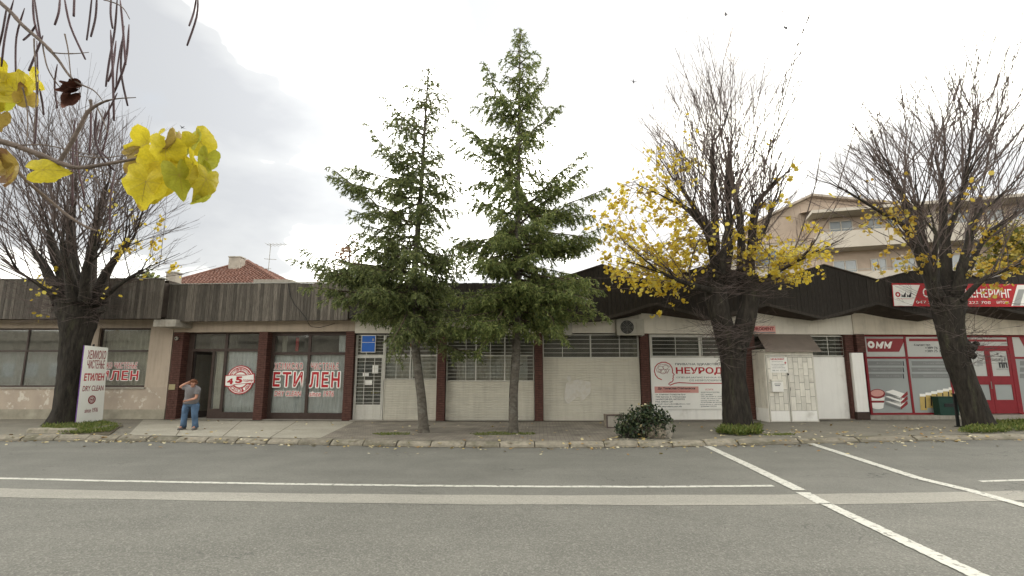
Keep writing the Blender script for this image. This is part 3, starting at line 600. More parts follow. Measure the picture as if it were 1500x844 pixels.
px_text_o(F, 'ЕТИ', 400, 443, 545, 566.5, vt, F.o, off=.022, grow=1.7, sp=1.22); px_text_o(F, 'ЛЕН', 453.5, 497.5, 545, 567.5, vt, F.o, off=.022, grow=1.7, sp=1.22)
px_text_o(F, 'DRY CLEAN', 402, 441, 573, 580.5, vt, F.o, shear=.15); px_text_o(F, 'since 1976', 453, 489, 573, 581, vt, F.o, shear=.15)
# anniversary emblem
ec = F.at(351.7, 556.5, vt); er = F.at(371.8, 556.5, vt)[0] - ec[0]
def disc(fr, c, r, v, m, parent, name, n=40, r2=None, a0=0, a1=2 * PI, t=.002):
    if r2 is None: return poly_decal(fr, [(c[0] + r * math.cos(2 * PI * i / n), c[1] + r * math.sin(2 * PI * i / n)) for i in range(n)], v, m, parent, name, t)
    b = MB(); vs = []
    for i in range(n + 1):
        q = a0 + (a1 - a0) * i / n
        for rr in (r2, r):
            for y in (v - t, v): vs.append((c[0] + rr * math.cos(q), y, c[1] + rr * math.sin(q)))
    fs = []
    for i in range(n):
        k = 4 * i; fs += [(k, k + 2, k + 6, k + 4), (k + 2, k + 3, k + 7, k + 6), (k + 1, k, k + 4, k + 5)]
    return b.add(vs, fs).build(name, m, parent)
em = disc(F, ec, er, vt, 'red_print', F.o, 'emblem')
disc(F, ec, er * .93, vt - .004, 'white_print', em, 'ring', r2=er * .88); disc(F, ec, er * .52, vt - .004, 'white_print', em, 'emblem_centre')
for a0_, a1_, txt, rr, up in ((150, 30, 'ПОВЕЌЕ ОД ТРАДИЦИЈА', .70, 1), (205, 335, 'Основано 1976', .72, -1)):
    nl = len(txt)
    for i, ch in enumerate(txt):
        if ch == ' ': continue
        q = R(a0_ + (a1_ - a0_) * (i + .5) / nl); h = er * .11
        o = text(ch, -h * .62, h * .62, -h, h, 0, 'white_print', em); o.location = (ec[0] + er * rr * math.cos(q), vt - .006, ec[1] + er * rr * math.sin(q)); o.rotation_euler = (0, -(q - PI / 2) if up > 0 else -(q + PI / 2), 0)
bt = [F.at(x, y, vt - .006) for x, y in ((330, 550), (340, 549), (360, 549), (373, 547), (373, 561), (362, 562), (343, 564), (335, 567), (329, 566))]
poly_decal(F, bt, vt - .006, 'red_print', em, 'ribbon'); cx = sum(p[0] for p in bt) / len(bt); cz_ = sum(p[1] for p in bt) / len(bt)
poly_decal(F, [(cx + (p[0] - cx) * .95, cz_ + (p[1] - cz_) * .86) for p in bt], vt - .010, 'white_print', em, 'ribbon_face')
px_text(F, '4', 332.5, 341.5, 554.5, 563, vt - .014, 'red_print', em, off=.05); px_text(F, '5', 345, 355, 551.5, 561.5, vt - .014, 'red_print', em, off=.05); px_text(F, 'ГОДИНИ', 356, 371, 556, 560, vt - .014, 'red_print', em, off=.02)
# fascia and roof
MB().box(-.02, F.L, -.55, 9, zf1 - .12, zf1 - .02).box(-.02, F.L, -.56, .01, zf0 + .05, zf0 + .08).build('roof', 'soffit', F.o)
planks(F, -.02, F.L - .02, -.6, zf0, zf1, 'plank_grey')
MB().box(-.02, F.L, -.63, -.56, zf1 + .002, zf1 + .03).build('flashing', 'metal_grey', F.o)
cb = F.at(224, 478.5, -.8); ce = F.at(258, 468, -.8)
o = MB().box(cb[0], ce[0], -.8, .0, cb[1], ce[1]).build('beam_end', 'concrete', F.o)
# plate on the first pillar
q0 = F.at(247, 571, 0); q1 = F.at(257, 563, 0); MB().box(q0[0], q1[0], -.015, -.002, q0[1], q1[1]).build('name_plate', 'brass', F.o)
# lamps and camera high on the pillar
lc = F.at(259, 496, -.08)
t = empty('security_camera', F.w(lc[0], -.002, lc[1]), F.ang, label='small white security camera high on the leftmost red brick pillar', cat='security camera')
MB().tube([(0, 0, 0), (0, -.08, .0)], .03, 8).build('bracket', 'black_metal', t); MB().ell((0, -.1, 0), (.065, .055, .065), 10, 8).build('dome', 'ac_white', t); MB().ell((0, -.142, -.004), (.03, .02, .03), 8, 6).build('lens', 'black_metal', t)
lc = F.at(269.5, 499, .2)
t = empty('wall_lamp', F.w(lc[0], .305, lc[1]), F.ang, label='small wall lamp above the open shop door beside the security camera', cat='lamp')
MB().tube([(0, 0, 0), (0, -.12, .03)], .018, 6).build('arm', 'metal_grey', t); MB().ell((0, -.14, -.03), (.035, .035, .07), 8, 6).build('lamp_shade', 'ac_white', t); MB().ell((.0, -.13, .07), (.04, .03, .03), 8, 6).build('cap', 'metal_grey', t)
# loose cable across the fascia
pts = [(422, 416), (425, 433), (431, 446), (441, 457), (448, 466), (452, 474), (456, 479), (468, 480), (480, 477), (490, 474)]
cv = [F.w(*((lambda q: (q[0], vv, q[1]))(F.at(x, y, vv)))) for (x, y), vv in zip(pts, [-.64] * 6 + [-.4, -.2, -.03, -.03])]
MB().tube(cv, .010, 5).build('hanging_cable', 'black_metal', label='thin black cable sagging down across the grey plank fascia right of the roof chimney', cat='cable')

# ---------------------------------------------------------------- shops behind the grilles
Gs = F = Fr(513.2, 945.5, name='shuttered_shop', label='shuttered shop row with white grilles and roller shutters between brick pillars behind the two firs', cat='building')
zw = F.z(720, 488, 0); zstep = F.z(600, 615.5, -.02); ztop = F.z(600, 414.5, -.6); zf0 = F.z(600, 466, -.6)
px4 = [(638, 650.5), (784, 796), (943, 945.5)]
pl = [(F.u(a, 618), F.u(c, 618)) for a, c in px4]; pl[2] = (F.u(942.5, 618), F.L)
for a, c in pl: pillar(F, a, c, zw)
MB().box(0, F.L, .01, .5, zw, zf0 + .45).build('lintel', 'plaster_white', F.o)
shell(F, F.L, 9, ztop - .15, 'plaster_cream')
v = .16
# step
b = MB().box(.0, pl[0][0], -.12, .5, 0, zstep).box(pl[0][1], pl[1][0], -.04, .5, 0, zstep - .03); b.build('step', 'concrete', F.o)
# bay a: barred door, blue sign, grille and shutter
d0 = F.u(518, 612, v); d1 = F.u(558, 612, v); zd = F.z(540, 521, v); e0 = .02; e1 = pl[0][0] - .03; zg = F.z(600, 556, v)
MB().box(0, d0 - .04, v - .02, v + .2, zstep, zw).box(d0 - .04, e1 + .03, v + .0, v + .12, zw - .05, zw).build('reveal', 'frame_dark', F.o)
door = MB().box(d0 - .035, d0 + .03, v, v + .05, zstep, zd).box(d1 - .03, d1 + .035, v, v + .05, zstep, zd).box(d0 + .03, d1 - .03, v, v + .05, zd - .07, zd).box(d0 + .03, d1 - .03, v, v + .05, zstep, zstep + .05).box(d0 + .03, d1 - .03, v + .03, v + .05, zstep + .05, zstep + .48).build('door', 'frame_white', F.o)
grille(F, d0 + .03, d1 - .03, zstep + .05, zd - .07, v - .02, 15, [d0 + .3, d1 - .28], parent=door, name='door_grille')
MB().box(d0 + .03, d1 - .03, v + .035, v + .04, zstep + .48, zd - .07).build('pane', 'glass_dark', door)
for (xa, xb, ya, yb) in ((545, 554, 535, 547), (531, 540, 546.5, 551), (534, 545, 557, 564)):
    A_ = F.at(xa, yb, v); B_ = F.at(xb, ya, v); MB().box(A_[0], B_[0], v + .022, v + .026, A_[1], B_[1]).build('notice', 'white_print', door)
A_ = F.at(544, 577, v + .5); B_ = F.at(556, 567, v + .5); MB().box(A_[0], B_[0], v + .45, v + .7, A_[1], A_[1] + .1).build('yellow_crate', 'yellow_print', F.o)
window(F, [d0, d1], [zd, zw - .05], v + .03, 'frame_white', .04, pane='glass_dark')
grille(F, d0 - .02, d1 + .03, zd + .02, zw - .06, v - .02, 5, [d0 + .33])
window(F, [d1 + .05, (d1 + e1) / 2, e1], [zg, F.z(600, 521, v), zw - .05], v + .06, 'frame_white', .04, pane='glass')
grille(F, d1 + .06, e1 + .0, zg + .02, zw - .06, v - .02, 10, [d1 + .45, d1 + 1.0])
shutter(F, d1 + .09, e1 - .01, zstep + .02, zg, v); curtain(F, d1 + .05, e1, zg, F.z(600, 521, v), v + .25, 'curtain_beige', .02, 5)
MB().box(d1 + .05, e1, v + .09, v + .13, zstep, zg - .02).build('spandrel', 'plaster_white', F.o)
# bay b
e0 = pl[0][1] + .03; e1 = pl[1][0] - .03; zg = F.z(720, 558.5, v)
window(F, [e0, e0 + (e1 - e0) / 3, e0 + (e1 - e0) * 2 / 3, e1], [zg, F.z(720, 521, v), zw - .05], v + .06, 'frame_white', .04, pane='glass')
grille(F, e0, e1, zg + .02, zw - .06, v - .02, 12, [e0 + (e1 - e0) * .22, e0 + (e1 - e0) * .5, e0 + (e1 - e0) * .76])
shutter(F, e0 + .02, e1 - .02, zstep + .0, zg, v); curtain(F, e0 + .3, e1 - .2, zg, F.z(720, 521, v), v + .3, 'curtain_beige', .03, 5)
MB().box(e0 - .03, e1 + .03, v + .09, v + .13, zstep - .03, zg - .02).build('spandrel', 'plaster_white', F.o)
MB().box(e0 - .03, e1 + .03, v, v + .12, zw - .04, zw).build('head_frame', 'frame_dark', F.o)
# bay c
e0 = pl[1][1] + .03; e1 = pl[2][0] - .03; zg = F.z(870, 524, v)
window(F, [e0, e0 + (e1 - e0) / 2, e1], [zg, zw - .04], v + .06, 'frame_white', .04, pane='glass_dark')
grille(F, e0, e1, zg + .01, zw - .05, v - .02, 4, [e0 + (e1 - e0) * .2, e0 + (e1 - e0) * .5, e0 + (e1 - e0) * .8])
sh = shutter(F, e0 + .02, e1 - .02, .03, zg, v)
for pts in ([(829, 561), (846, 556), (866, 560), (865, 576), (852, 589), (848, 580), (832, 592), (826, 584)], [(830, 553), (834, 549), (838, 557), (833, 559)]): px_decal(F, pts, v - .001, 'paper_remnant', F.o, 'torn_paper', t=.001)
MB().box(e0 - .03, e1 + .03, v + .09, v + .13, 0, zg - .02).build('spandrel', 'plaster_white', F.o)
# blue sign in front of the bars
A_ = F.at(528.5, 516.5, v - .06); B_ = F.at(551, 491, v - .06)
t = empty('blue_sign', F.w((A_[0] + B_[0]) / 2, v - .06, A_[1]), F.ang, label='square blue sign in a pale frame fixed over the barred white door', cat='sign'); w_ = (B_[0] - A_[0]) / 2; h_ = B_[1] - A_[1]
MB().box(-w_, w_, -.01, .03, 0, .025).box(-w_, w_, -.01, .03, h_ - .025, h_).box(-w_, -w_ + .025, -.01, .03, .025, h_ - .025).box(w_ - .025, w_, -.01, .03, .025, h_ - .025).build('frame', 'frame_white', t)
MB().box(-w_ + .025, w_ - .025, 0, .02, .025, h_ - .025).build('sign_face', 'blue_sign', t); MB().box(-w_ + .025, w_ - .025, -.004, -.001, h_ * .57, h_ * .59).build('print', 'white_print', t)
MB().box(w_ * .5, w_ * .75, -.004, -.001, h_ * .66, h_ * .8).build('print', 'midgrey_print', t)
t = F.at(601, 508, v); t2 = F.at(611, 500, v); bs = MB().box(0, t2[0] - t[0] + .1, -.01, .01, 0, t2[1] - t[1] + .05).build('small_sign', 'darkred_print', label='small dark red sign behind the bars left of the thinner fir trunk', cat='sign'); bs.location = F.w(t[0], v + .01, t[1]); bs.rotation_euler = (0, 0, F.ang)
# air conditioners
for (xa, xb, lab) in ((803, 838, 'air conditioner unit half hidden by fir twigs above the wide roller shutter'), (904, 943, 'air conditioner unit in full view above the right end of the wide roller shutter')):
    A_ = F.at(xa, 491, -.3); B_ = F.at(xb, 467.5, -.3); w_ = B_[0] - A_[0]; h_ = B_[1] - A_[1]
    t = empty('air_conditioner', F.w(A_[0], -.3, A_[1]), F.ang, label=lab, cat='air conditioner', group='air conditioners above the shutter')
    b = MB().box(0, w_, .02, .3, 0, h_).box(0, .025, 0, .02, 0, h_).box(w_ - .25, w_, 0, .02, 0, h_).box(.025, w_ - .25, 0, .02, 0, .03).box(.025, w_ - .25, 0, .02, h_ - .03, h_); b.build('casing', 'ac_white', t)
    c = (w_ / 2 - .11, h_ / 2); r_ = min(h_ / 2 - .04, w_ * .3)
    b = MB().prism([(c[0] + r_ * math.cos(2 * PI * i / 24), c[1] + r_ * math.sin(2 * PI * i / 24)) for i in range(24)], .012, .0195); fan = b.build('fan', 'black_metal', t)
    b = MB()
    for k in range(5): rr = r_ * (k + 1) / 5; b.tube([(c[0] + rr * math.cos(2 * PI * i / 24), .004, c[1] + rr * math.sin(2 * PI * i / 24)) for i in range(25)], .004, 3, False)
    for k in range(4): q = PI * k / 4; b.tube([(c[0] - r_ * math.cos(q), .0, c[1] - r_ * math.sin(q)), (c[0] + r_ * math.cos(q), .0, c[1] + r_ * math.sin(q))], .004, 3)
    b.build('fan_guard', 'metal_grey', t)
    MB().box(.05, .09, .0, .31, -.03, -.002).box(w_ - .09, w_ - .05, .0, .31, -.03, -.002).build('bracket', 'metal_grey', t)
# flat dark fascia up to the folded part
uz0 = F.u(803, 440, -.6)
planks(F, -.02, uz0, -.6, zf0, ztop, 'plank_dark', .13)
MB().box(-.02, uz0, -.55, 9, ztop - .12, ztop - .02).box(-.02, uz0, -.56, .0, zf0 + .05, zf0 + .08).build('roof', 'soffit', F.o)

# ---------------------------------------------------------------- folded roof over the right half: shared by three frames
def folded(fr, ks, gp, zlow, wallm, vfr=-.85, name='folded_roof'):
    """ks: (px, y_top, y_bottom) corners of the boarded front edge, in order"""
    T = [fr.at(x, yt, vfr) for x, yt, yb in ks]; Bm = [fr.at(x, yb, vfr) for x, yt, yb in ks]
    f = MB(); n = len(ks); gu = [fr.at(x, y, .0) for x, y in gp]; GZ = [float(np.interp(t[0], [g[0] for g in gu], [g[1] for g in gu])) for t in T]
    for i in range(n - 1):
        ua, ub = T[i][0], T[i + 1][0]; k = max(1, int(abs(ub - ua) / .12))
        for j in range(k):
            a = j / k; c = (j + 1) / k - .05 / k; L1 = lambda A, q: A[i][1] + (A[i + 1][1] - A[i][1]) * q
            xa = ua + (ub - ua) * a; xb = ua + (ub - ua) * c; p = random.uniform(0, .010)
            f.prism([(xa, L1(Bm, a)), (xb, L1(Bm, c)), (xb, L1(T, c) - .0), (xa, L1(T, a) - .0)], vfr - p, vfr + .02)
    fb = f.build('fascia_boards', 'plank_dark', fr.o, kind='stuff')
    r = MB(); vs = []; fs = []
    for i in range(n):
        u, z = T[i]; ub_, zb_ = Bm[i]; vs += [(u, vfr + .03, z + .01), (u, 7.0, z - .02), (u, vfr + .03, zb_ + .03), (u, .004, GZ[i]), (u, vfr - .04, z + .01), (u, vfr - .04, z + .05), (u, 7.0, z + .05)]
    for i in range(n - 1):
        a, c = 7 * i, 7 * i + 7; fs += [(a, c, c + 1, a + 1), (a, c, c + 2, a + 2), (a + 2, a + 3, c + 3, c + 2), (a + 4, c + 4, c + 5, a + 5), (a + 5, c + 5, c + 6, a + 6), (a + 4, a, c, c + 4)]
    r.add(vs, fs); r.build(name, 'soffit', fr.o)
    tr = MB()                                   # trim board along the lower edge
    for i in range(n - 1):
        (ua, za), (ub_, zb_) = Bm[i], Bm[i + 1]; tr.add([(ua, vfr - .03, za - .03), (ub_, vfr - .03, zb_ - .03), (ub_, vfr - .03, zb_ + .06), (ua, vfr - .03, za + .06), (ua, vfr + .02, za - .03), (ub_, vfr + .02, zb_ - .03), (ub_, vfr + .02, zb_ + .06), (ua, vfr + .02, za + .06)],
                                                      [(0, 1, 2, 3), (4, 7, 6, 5), (0, 4, 5, 1), (3, 2, 6, 7), (0, 3, 7, 4), (1, 5, 6, 2)])
    tr.build('edge_board', 'plank_dark', fr.o)
    MB().prism([(T[0][0], zlow), (T[-1][0], zlow)] + [(T[i][0], GZ[i] + .10) for i in range(n - 1, -1, -1)], .0, .28).build('gable_wall', wallm, fr.o)
folded(F, [(800, 414, 466), (842, 402, 468), (882, 389, 468), (920, 401, 458), (946, 411, 449)], [(800, 471), (865, 473), (900, 469), (945, 459)], zw, 'plaster_white')

# ---------------------------------------------------------------- clinic
Nr = F = Fr(945.7, 1262, name='clinic', label='white clinic frontage with red and black lettered banner and barred top windows', cat='building')
zw = F.z(1030, 489, 0); v = .16
p7 = (F.u(1097, 617), F.u(1114, 617)); pillar(F, 0, F.u(955, 618), zw); pillar(F, *p7, zw); pillar(F, F.u(1250, 614), F.L, zw)
folded(F, [(946, 411, 449), (962, 414, 446), (1000, 401, 456), (1042, 388, 468), (1083, 401, 457), (1123, 412, 447), (1164, 402, 457), (1206, 389, 467), (1245, 400, 456), (1268, 406.5, 449.5)], [(945.7, 459), (985, 464), (1024, 471), (1064, 466), (1104, 458), (1142, 464), (1182, 471), (1225, 465), (1262, 459)], zw, 'plaster_white')
shell(F, F.L, 7, 3.3, 'plaster_cream')
b0 = F.u(956, 617, v) + .02; b1 = p7[0] - .02; zg = F.z(1030, 523.5, v); um = F.u(1025.5, 505, v)
MB().box(b0, b1, v + .02, v + .1, 0, zg - .03).build('white_panel', 'panel_white', F.o)
window(F, [b0 + .03, um, b1 - .03], [zg, zw - .05], v + .02, 'frame_white', .07, pane='glass_dark')
grille(F, b0 + .06, um - .05, zg + .04, zw - .1, v - .02, 4, [b0 + (um - b0) * .5]); grille(F, um + .05, b1 - .06, zg + .04, zw - .1, v - .02, 4, [um + (b1 - um) * .5])
MB().box(0, F.L, -.02, .5, -.02, .02).build('threshold', 'concrete', F.o)
# banner
A_ = F.at(955.5, 600, v - .02); B_ = F.at(1097, 524.5, v - .02)
bn = MB().box(0, B_[0] - A_[0], 0, .012, 0, B_[1] - A_[1]).build('clinic_banner', 'white_print', label='large white clinic banner with red head profile, brain emblem and red lettering', cat='banner'); bn.location = F.w(A_[0], v - .02, A_[1]); bn.rotation_euler = (0, 0, F.ang)
class Loc:                       # pixel access in the banner's own coordinates
    def __init__(s, fr, o, v): s.fr = fr; s.u0, s.z0 = o; s.v = v
    def at(s, px, py, v=0): a = s.fr.at(px, py, s.v + v); return a[0] - s.u0, a[1] - s.z0
    def z(s, px, py, v=0): return s.at(px, py, v)[1]
    def u(s, px, py, v=0): return s.at(px, py, v)[0]
K = Loc(F, A_, v - .02); q = lambda x, y: (945 + x / 6.028, 480 + y / 6.028)
px_text(K, 'ПРИВАТНА ЗДРАВСТВЕНА УСТАНОВА', 989, 1092, 532, 535.8, 0, 'black_print', bn, off=.012)
px_text(K, 'НЕУРОДЕНТ', 990, 1092, 538, 549.5, 0, 'red_print', bn, off=.03)
px_text(K, 'СПЕЦИЈАЛИСТИЧКА ОРДИНАЦИЈА', 991, 1091, 552, 554.5, 0, 'black_print', bn); px_text(K, 'СО НЕВРОЛОШКИ ИСПИТУВАЊА', 1010, 1090, 556, 558.5, 0, 'black_print', bn)
def stroke(K, pts, w, m, parent, name='print', v=0.0, closed=False):
    P2 = [Vector(K.at(*p)) for p in pts]; n = len(P2); lo = []; hi = []
    for i in range(n):
        d = (P2[min(i + 1, n - 1)] - P2[max(i - 1, 0)]); d = d.normalized() if d.length > 1e-9 else Vector((1, 0)); s = Vector((-d.y, d.x)) * w / 2; lo.append(P2[i] - s); hi.append(P2[i] + s)
    vs = [(p.x, v - .003, p.y) for p in lo] + [(p.x, v - .003, p.y) for p in hi]
    return MB().add(vs, [(i, i + 1, n + i + 1, n + i) for i in range(n - 1)]).build(name, m, parent)
hd = [(147, 460), (115, 447), (92, 420), (82, 385), (88, 348), (110, 322), (145, 306), (180, 306), (215, 322), (236, 352), (242, 380), (240, 395), (258, 418), (246, 426), (250, 440), (244, 450), (248, 462), (240, 478), (222, 484), (206, 500), (222, 508), (260, 492), (300, 486), (420, 492), (670, 492), (905, 488)]
stroke(K, [q(*p) for p in hd], .032, 'red_print', bn, 'head_profile')
for k, (cx_, cy_, rx, ry) in enumerate(((160, 365, 58, 42), (140, 358, 24, 18), (180, 352, 24, 18), (160, 385, 30, 16), (130, 380, 16, 12), (190, 380, 16, 14))):
    pts = [q(cx_ + rx * math.cos(2 * PI * i / 20 + k) * (1 + .12 * math.sin(5 * i)), cy_ + ry * math.sin(2 * PI * i / 20 + k) * (1 + .12 * math.cos(4 * i))) for i in range(20)]; stroke(K, pts, .011, 'darkred_print', bn, 'brain_emblem')
A2 = K.at(*q(85, 577)); B2 = K.at(*q(470, 520)); MB().box(A2[0], B2[0], -.003, -.0005, A2[1], B2[1]).build('print', 'pink_print', bn)
px_text(K, 'Др. Томислав Стефановски', *[q(x, 0)[0] for x in (112, 442)], 567.2, 571.3, -.004, 'black_print', bn, off=.03); px_text(K, 'Специјалист Невролог', *[q(x, 0)[0] for x in (160, 400)], 572.4, 574.6, -.004, 'red_print', bn)
for i, (s, xe) in enumerate((('ул. Климент Охридски бр.6', 355), ('7000 Битола, Р. Македонија', 358), ('тел/047/228-203, 047/203922', 350), ('Моб. 070/241-247', 245), ('e-mail: neurodent@yahoo.com', 398), ('www.neurodent.com.mk', 325))):
    y = 577 + i * 3.45; px_text(K, s, q(92, 0)[0], q(xe, 0)[0], y, y + 2.4, 0, 'black_print', bn, off=.01)
px_text(K, 'УСЛУГИ', q(530, 0)[0], q(600, 0)[0], 569.5, 572, 0, 'red_print', bn)
for i, (s, xe) in enumerate((('- невролошки преглед', 655), ('- ЕЕГ снимање', 595), ('- ЕМГ на долни и горни', 680), ('- ЕМГ на лице и врат', 690), ('- доплер сонографија', 650), ('- испитување на мозокот', 690), ('дијагноза и терапија', 690), ('- домашни посети', 630))):
    y = 574 + i * 2.95; px_text(K, s, q(484, 0)[0], q(xe, 0)[0], y, y + 1.9, 0, 'black_print', bn)
# right bay: transom, white panel, kiosk
b0 = p7[1] + .02; b1 = F.u(1249.5, 614, v); zg2 = F.z(1220, 522, v)
window(F, [b0, (b0 + b1) / 2, b1], [zg2, zw - .04], v + .04, 'frame_white', .05, pane='glass_dark'); grille(F, F.u(1184, 520, v), b1 - .02, zg2 + .02, zw - .06, v - .02, 4, [F.u(1213, 520, v), b1 - .1])
MB().box(b0, F.u(1190, 600, v) , v + .02, v + .1, 0, zg2 - .02).build('wall', 'plaster_cream', F.o)
MB().box(F.u(1190, 600, v) + .01, b1, v - .02, v + .1, .01, zg2 - .03).build('white_panel', 'panel_white', F.o)
A_ = F.at(1095, 488.3, -.03); B_ = F.at(1135, 477.5, -.03); s_ = MB().box(0, B_[0] - A_[0], -.02, .02, 0, B_[1] - A_[1]).build('clinic_name_sign', 'pink_print', label='small pink name sign with dark red letters above the entrance kiosk', cat='sign')
s_.location = F.w(A_[0], -.03, A_[1]); s_.rotation_euler = (0, 0, F.ang); w_ = B_[0] - A_[0]; h_ = B_[1] - A_[1]; text('NEURODENT', -.02, w_ - .05, h_ * .38, h_ * .82, -.022, 'darkred_print', s_, off=.04); MB().box(.02, w_ - .02, -.024, -.0205, h_ * .05, h_ * .2).build('print', 'grey_print', s_)
vk = -.75
kA = F.at(1128, 621.3, vk); kB = F.at(1201.5, 621.3, vk); W_ = kB[0] - kA[0]; H_ = F.z(1165, 516, vk); kd = -vk + v - .02
kz = empty('entrance_kiosk', F.w(kA[0], vk, 0), F.ang, label='cream metal entrance kiosk with tiled panels, sloping canopy and double door beside the clinic', cat='kiosk')
MB().box(.0, .03, .03, kd, 0, H_ + .1).box(W_ - .03, W_, .03, kd, 0, H_ + .1).box(.03, W_ - .03, .05, kd, H_ - .02, H_ + .1).box(.03, W_ - .03, 0.0, .05, H_ - .10, H_ + .1).build('frame', 'kiosk', kz)
for k in range(7): MB().box(-.008, -.001, .06 + k * (kd - .1) / 7, .03 + (k + 1) * (kd - .1) / 7, .45, H_).build('side_panel', 'kiosk', kz)
MB().box(-.01, -.001, .04, kd - .05, .02, .42).build('side_panel', 'panel_white', kz)
ul = (F.u(1158, 600, vk) - kA[0]); zp = F.z(1165, 602, vk)
for nm, x0, x1, cols in (('door_leaf', .03, ul - .01, 4), ('door_leaf', ul + .01, W_ - .03, 5)):
    d_ = MB().box(x0, x1, .012, .04, .01, H_ - .11).build(nm, 'kiosk_joint', kz)
    MB().box(x0, x0 + .035, -.002, .012, .01, H_ - .11).box(x1 - .035, x1, -.002, .012, .01, H_ - .11).box(x0 + .035, x1 - .035, -.002, .012, H_ - .15, H_ - .11).box(x0 + .035, x1 - .035, -.002, .012, .01, .04).build('leaf_frame', 'kiosk', d_)
    MB().box(x0 + .037, x1 - .037, .0, .011, .042, zp).build('lower_panel', 'panel_white', d_)
    cw = (x1 - x0 - .08) / cols
    for c in range(cols):
        z = zp + .01 - (.22 if c % 2 else 0)
        while z < H_ - .16:
            za = max(z, zp + .008); zb_ = min(z + .44, H_ - .155)
            if zb_ - za > .03: MB().box(x0 + .04 + c * cw + .006, x0 + .04 + (c + 1) * cw - .006, .001, .011, za, zb_ - .012).build('tile_panel', 'kiosk', d_)
            z += .44
cw0 = F.at(1108, 488.5, v - .05); cw1 = F.at(1183, 488.5, v - .05)
a = F.at(1123, 515.5, vk - .18); c = F.at(1203.5, 515.5, vk - .18); ka = kA[0]; zt = F.z(1140, 488.5, v)
vv = [(a[0] - ka, -.18, a[1]), (c[0] - ka, -.18, c[1]), (F.u(1183, 488, v) - ka, kd, zt), (F.u(1107, 488, v) - ka, kd, zt)]
MB().add(vv + [(x, y, z + .03) for x, y, z in vv], [(0, 3, 2, 1), (4, 5, 6, 7), (0, 1, 5, 4), (1, 2, 6, 5), (2, 3, 7, 6), (3, 0, 4, 7)]).build('canopy', 'canopy_metal', kz)
t_ = lambda x, y: (F.u(x, y, vk) - ka, F.z(x, y, vk))
A_ = t_(1127.8, 546); B_ = t_(1152, 523.5)
pq = MB().box(A_[0] + .02, B_[0], -.016, -.004, A_[1], B_[1]).build('door_plaque', 'white_print', kz); w_ = B_[0] - A_[0]; h_ = B_[1] - A_[1]
text('NEURODENT', A_[0] + .05, A_[0] + w_ * .85, A_[1] + h_ * .82, A_[1] + h_ * .93, -.018, 'red_print', pq, off=.03); MB().box(A_[0] + w_ * .83, A_[0] + w_ * .95, -.02, -.017, A_[1] + h_ * .62, A_[1] + h_ * .66).box(A_[0] + w_ * .87, A_[0] + w_ * .91, -.0205, -.0175, A_[1] + h_ * .57, A_[1] + h_ * .71).build('red_cross', 'red_print', pq)
for s, f0, f1, z0_, z1_ in (('Приватна ординација', .1, .75, .68, .74), ('Д-р Томислав Стефановски', .08, .9, .50, .57), ('Специјалист невролог', .15, .8, .40, .46), ('Битола тел 047 228 203', .12, .85, .29, .35), ('08-14  17-20', .1, .9, .10, .18)):
    text(s, A_[0] + w_ * f0 + .02, A_[0] + w_ * f1, A_[1] + h_ * z0_, A_[1] + h_ * z1_, -.018, 'grey_print', pq)
A_ = t_(1129.5, 574); B_ = t_(1144, 556)
mb = empty('mailbox', F.w(kA[0] + A_[0], vk - .1, A_[1]), F.ang, label='small off-white mailbox hung on the left leaf of the kiosk door', cat='mailbox'); w_ = B_[0] - A_[0]; h_ = B_[1] - A_[1]
MB().box(0, w_, 0, .092, 0, h_ * .88).build('box', 'panel_white', mb); MB().add([(-.01, -.02, h_ * .86), (w_ + .01, -.02, h_ * .86), (w_ + .01, .092, h_), (-.01, .092, h_), (-.01, -.02, h_ * .89), (w_ + .01, -.02, h_ * .89), (w_ + .01, .092, h_ + .02), (-.01, .092, h_ + .02)], [(0, 3, 2, 1), (4, 5, 6, 7), (0, 1, 5, 4), (1, 2, 6, 5), (2, 3, 7, 6), (3, 0, 4, 7)]).build('lid', 'kiosk', mb)
MB().box(w_ * .2, w_ * .8, -.004, -.001, h_ * .62, h_ * .66).build('slot', 'black_metal', mb); MB().box(w_ * .25, w_ * .7, -.003, -.001, h_ * .48, h_ * .55).build('print', 'grey_print', mb)
A_ = t_(1154, 548.5); MB().ell((A_[0], -.02, A_[1]), (.028, .02, .035), 8, 6).build('padlock', 'black_metal', kz); A_ = t_(1157, 570); MB().tube([(A_[0], -.03, A_[1] + .05), (A_[0], -.04, A_[1]), (A_[0], -.03, A_[1] - .05)], .012, 6).build('handle', 'metal_grey', kz)

# ---------------------------------------------------------------- fitters' shop at the right end
Om = F = Fr(1262.3, base(1262.3) + Vector((10, .45, 0)), name='red_framed_shop', label='shop with red window frames and printed grey film under the long red banner', cat='building')
zw = F.z(1330, 490, 0); v = .2; zsl = F.z(1300, 606.5, v)
folded(F, [(1268.5, 406.5, 449.5), (1285, 411.5, 445), (1325, 401, 455), (1365, 392, 465), (1405, 401, 456), (1445, 411, 447), (1490, 400, 458), (1535, 392, 466), (1600, 402, 450), (1700, 395, 466)], [(1262.3, 459), (1300, 466), (1335, 472.5), (1378, 466), (1420, 458.5), (1455, 466), (1490, 474), (1560, 462), (1720, 470)], zw, 'plaster_cream')
shell(F, F.L, 7, 3.2, 'plaster_cream')
u_ = lambda x, y=600: F.u(x, y, v)
pl0 = MB().box(F.u(1256, 600, -.12), F.u(1273, 600, -.12), -.12, .3, F.z(1265, 603.5, -.12), F.z(1260, 517, -.12)).build('white_column', 'panel_white', F.o)
MB().box(F.u(1256, 605, -.14), F.u(1274.5, 605, -.14), -.14, .3, 0, F.z(1265, 604, -.14)).build('column_base', 'frame_brown', F.o)
pillar(F, F.u(1255, 500, -.1), F.u(1267, 500, -.1), zw, v0=-.1, v1=.4, z0=F.z(1260, 516.5, -.12))
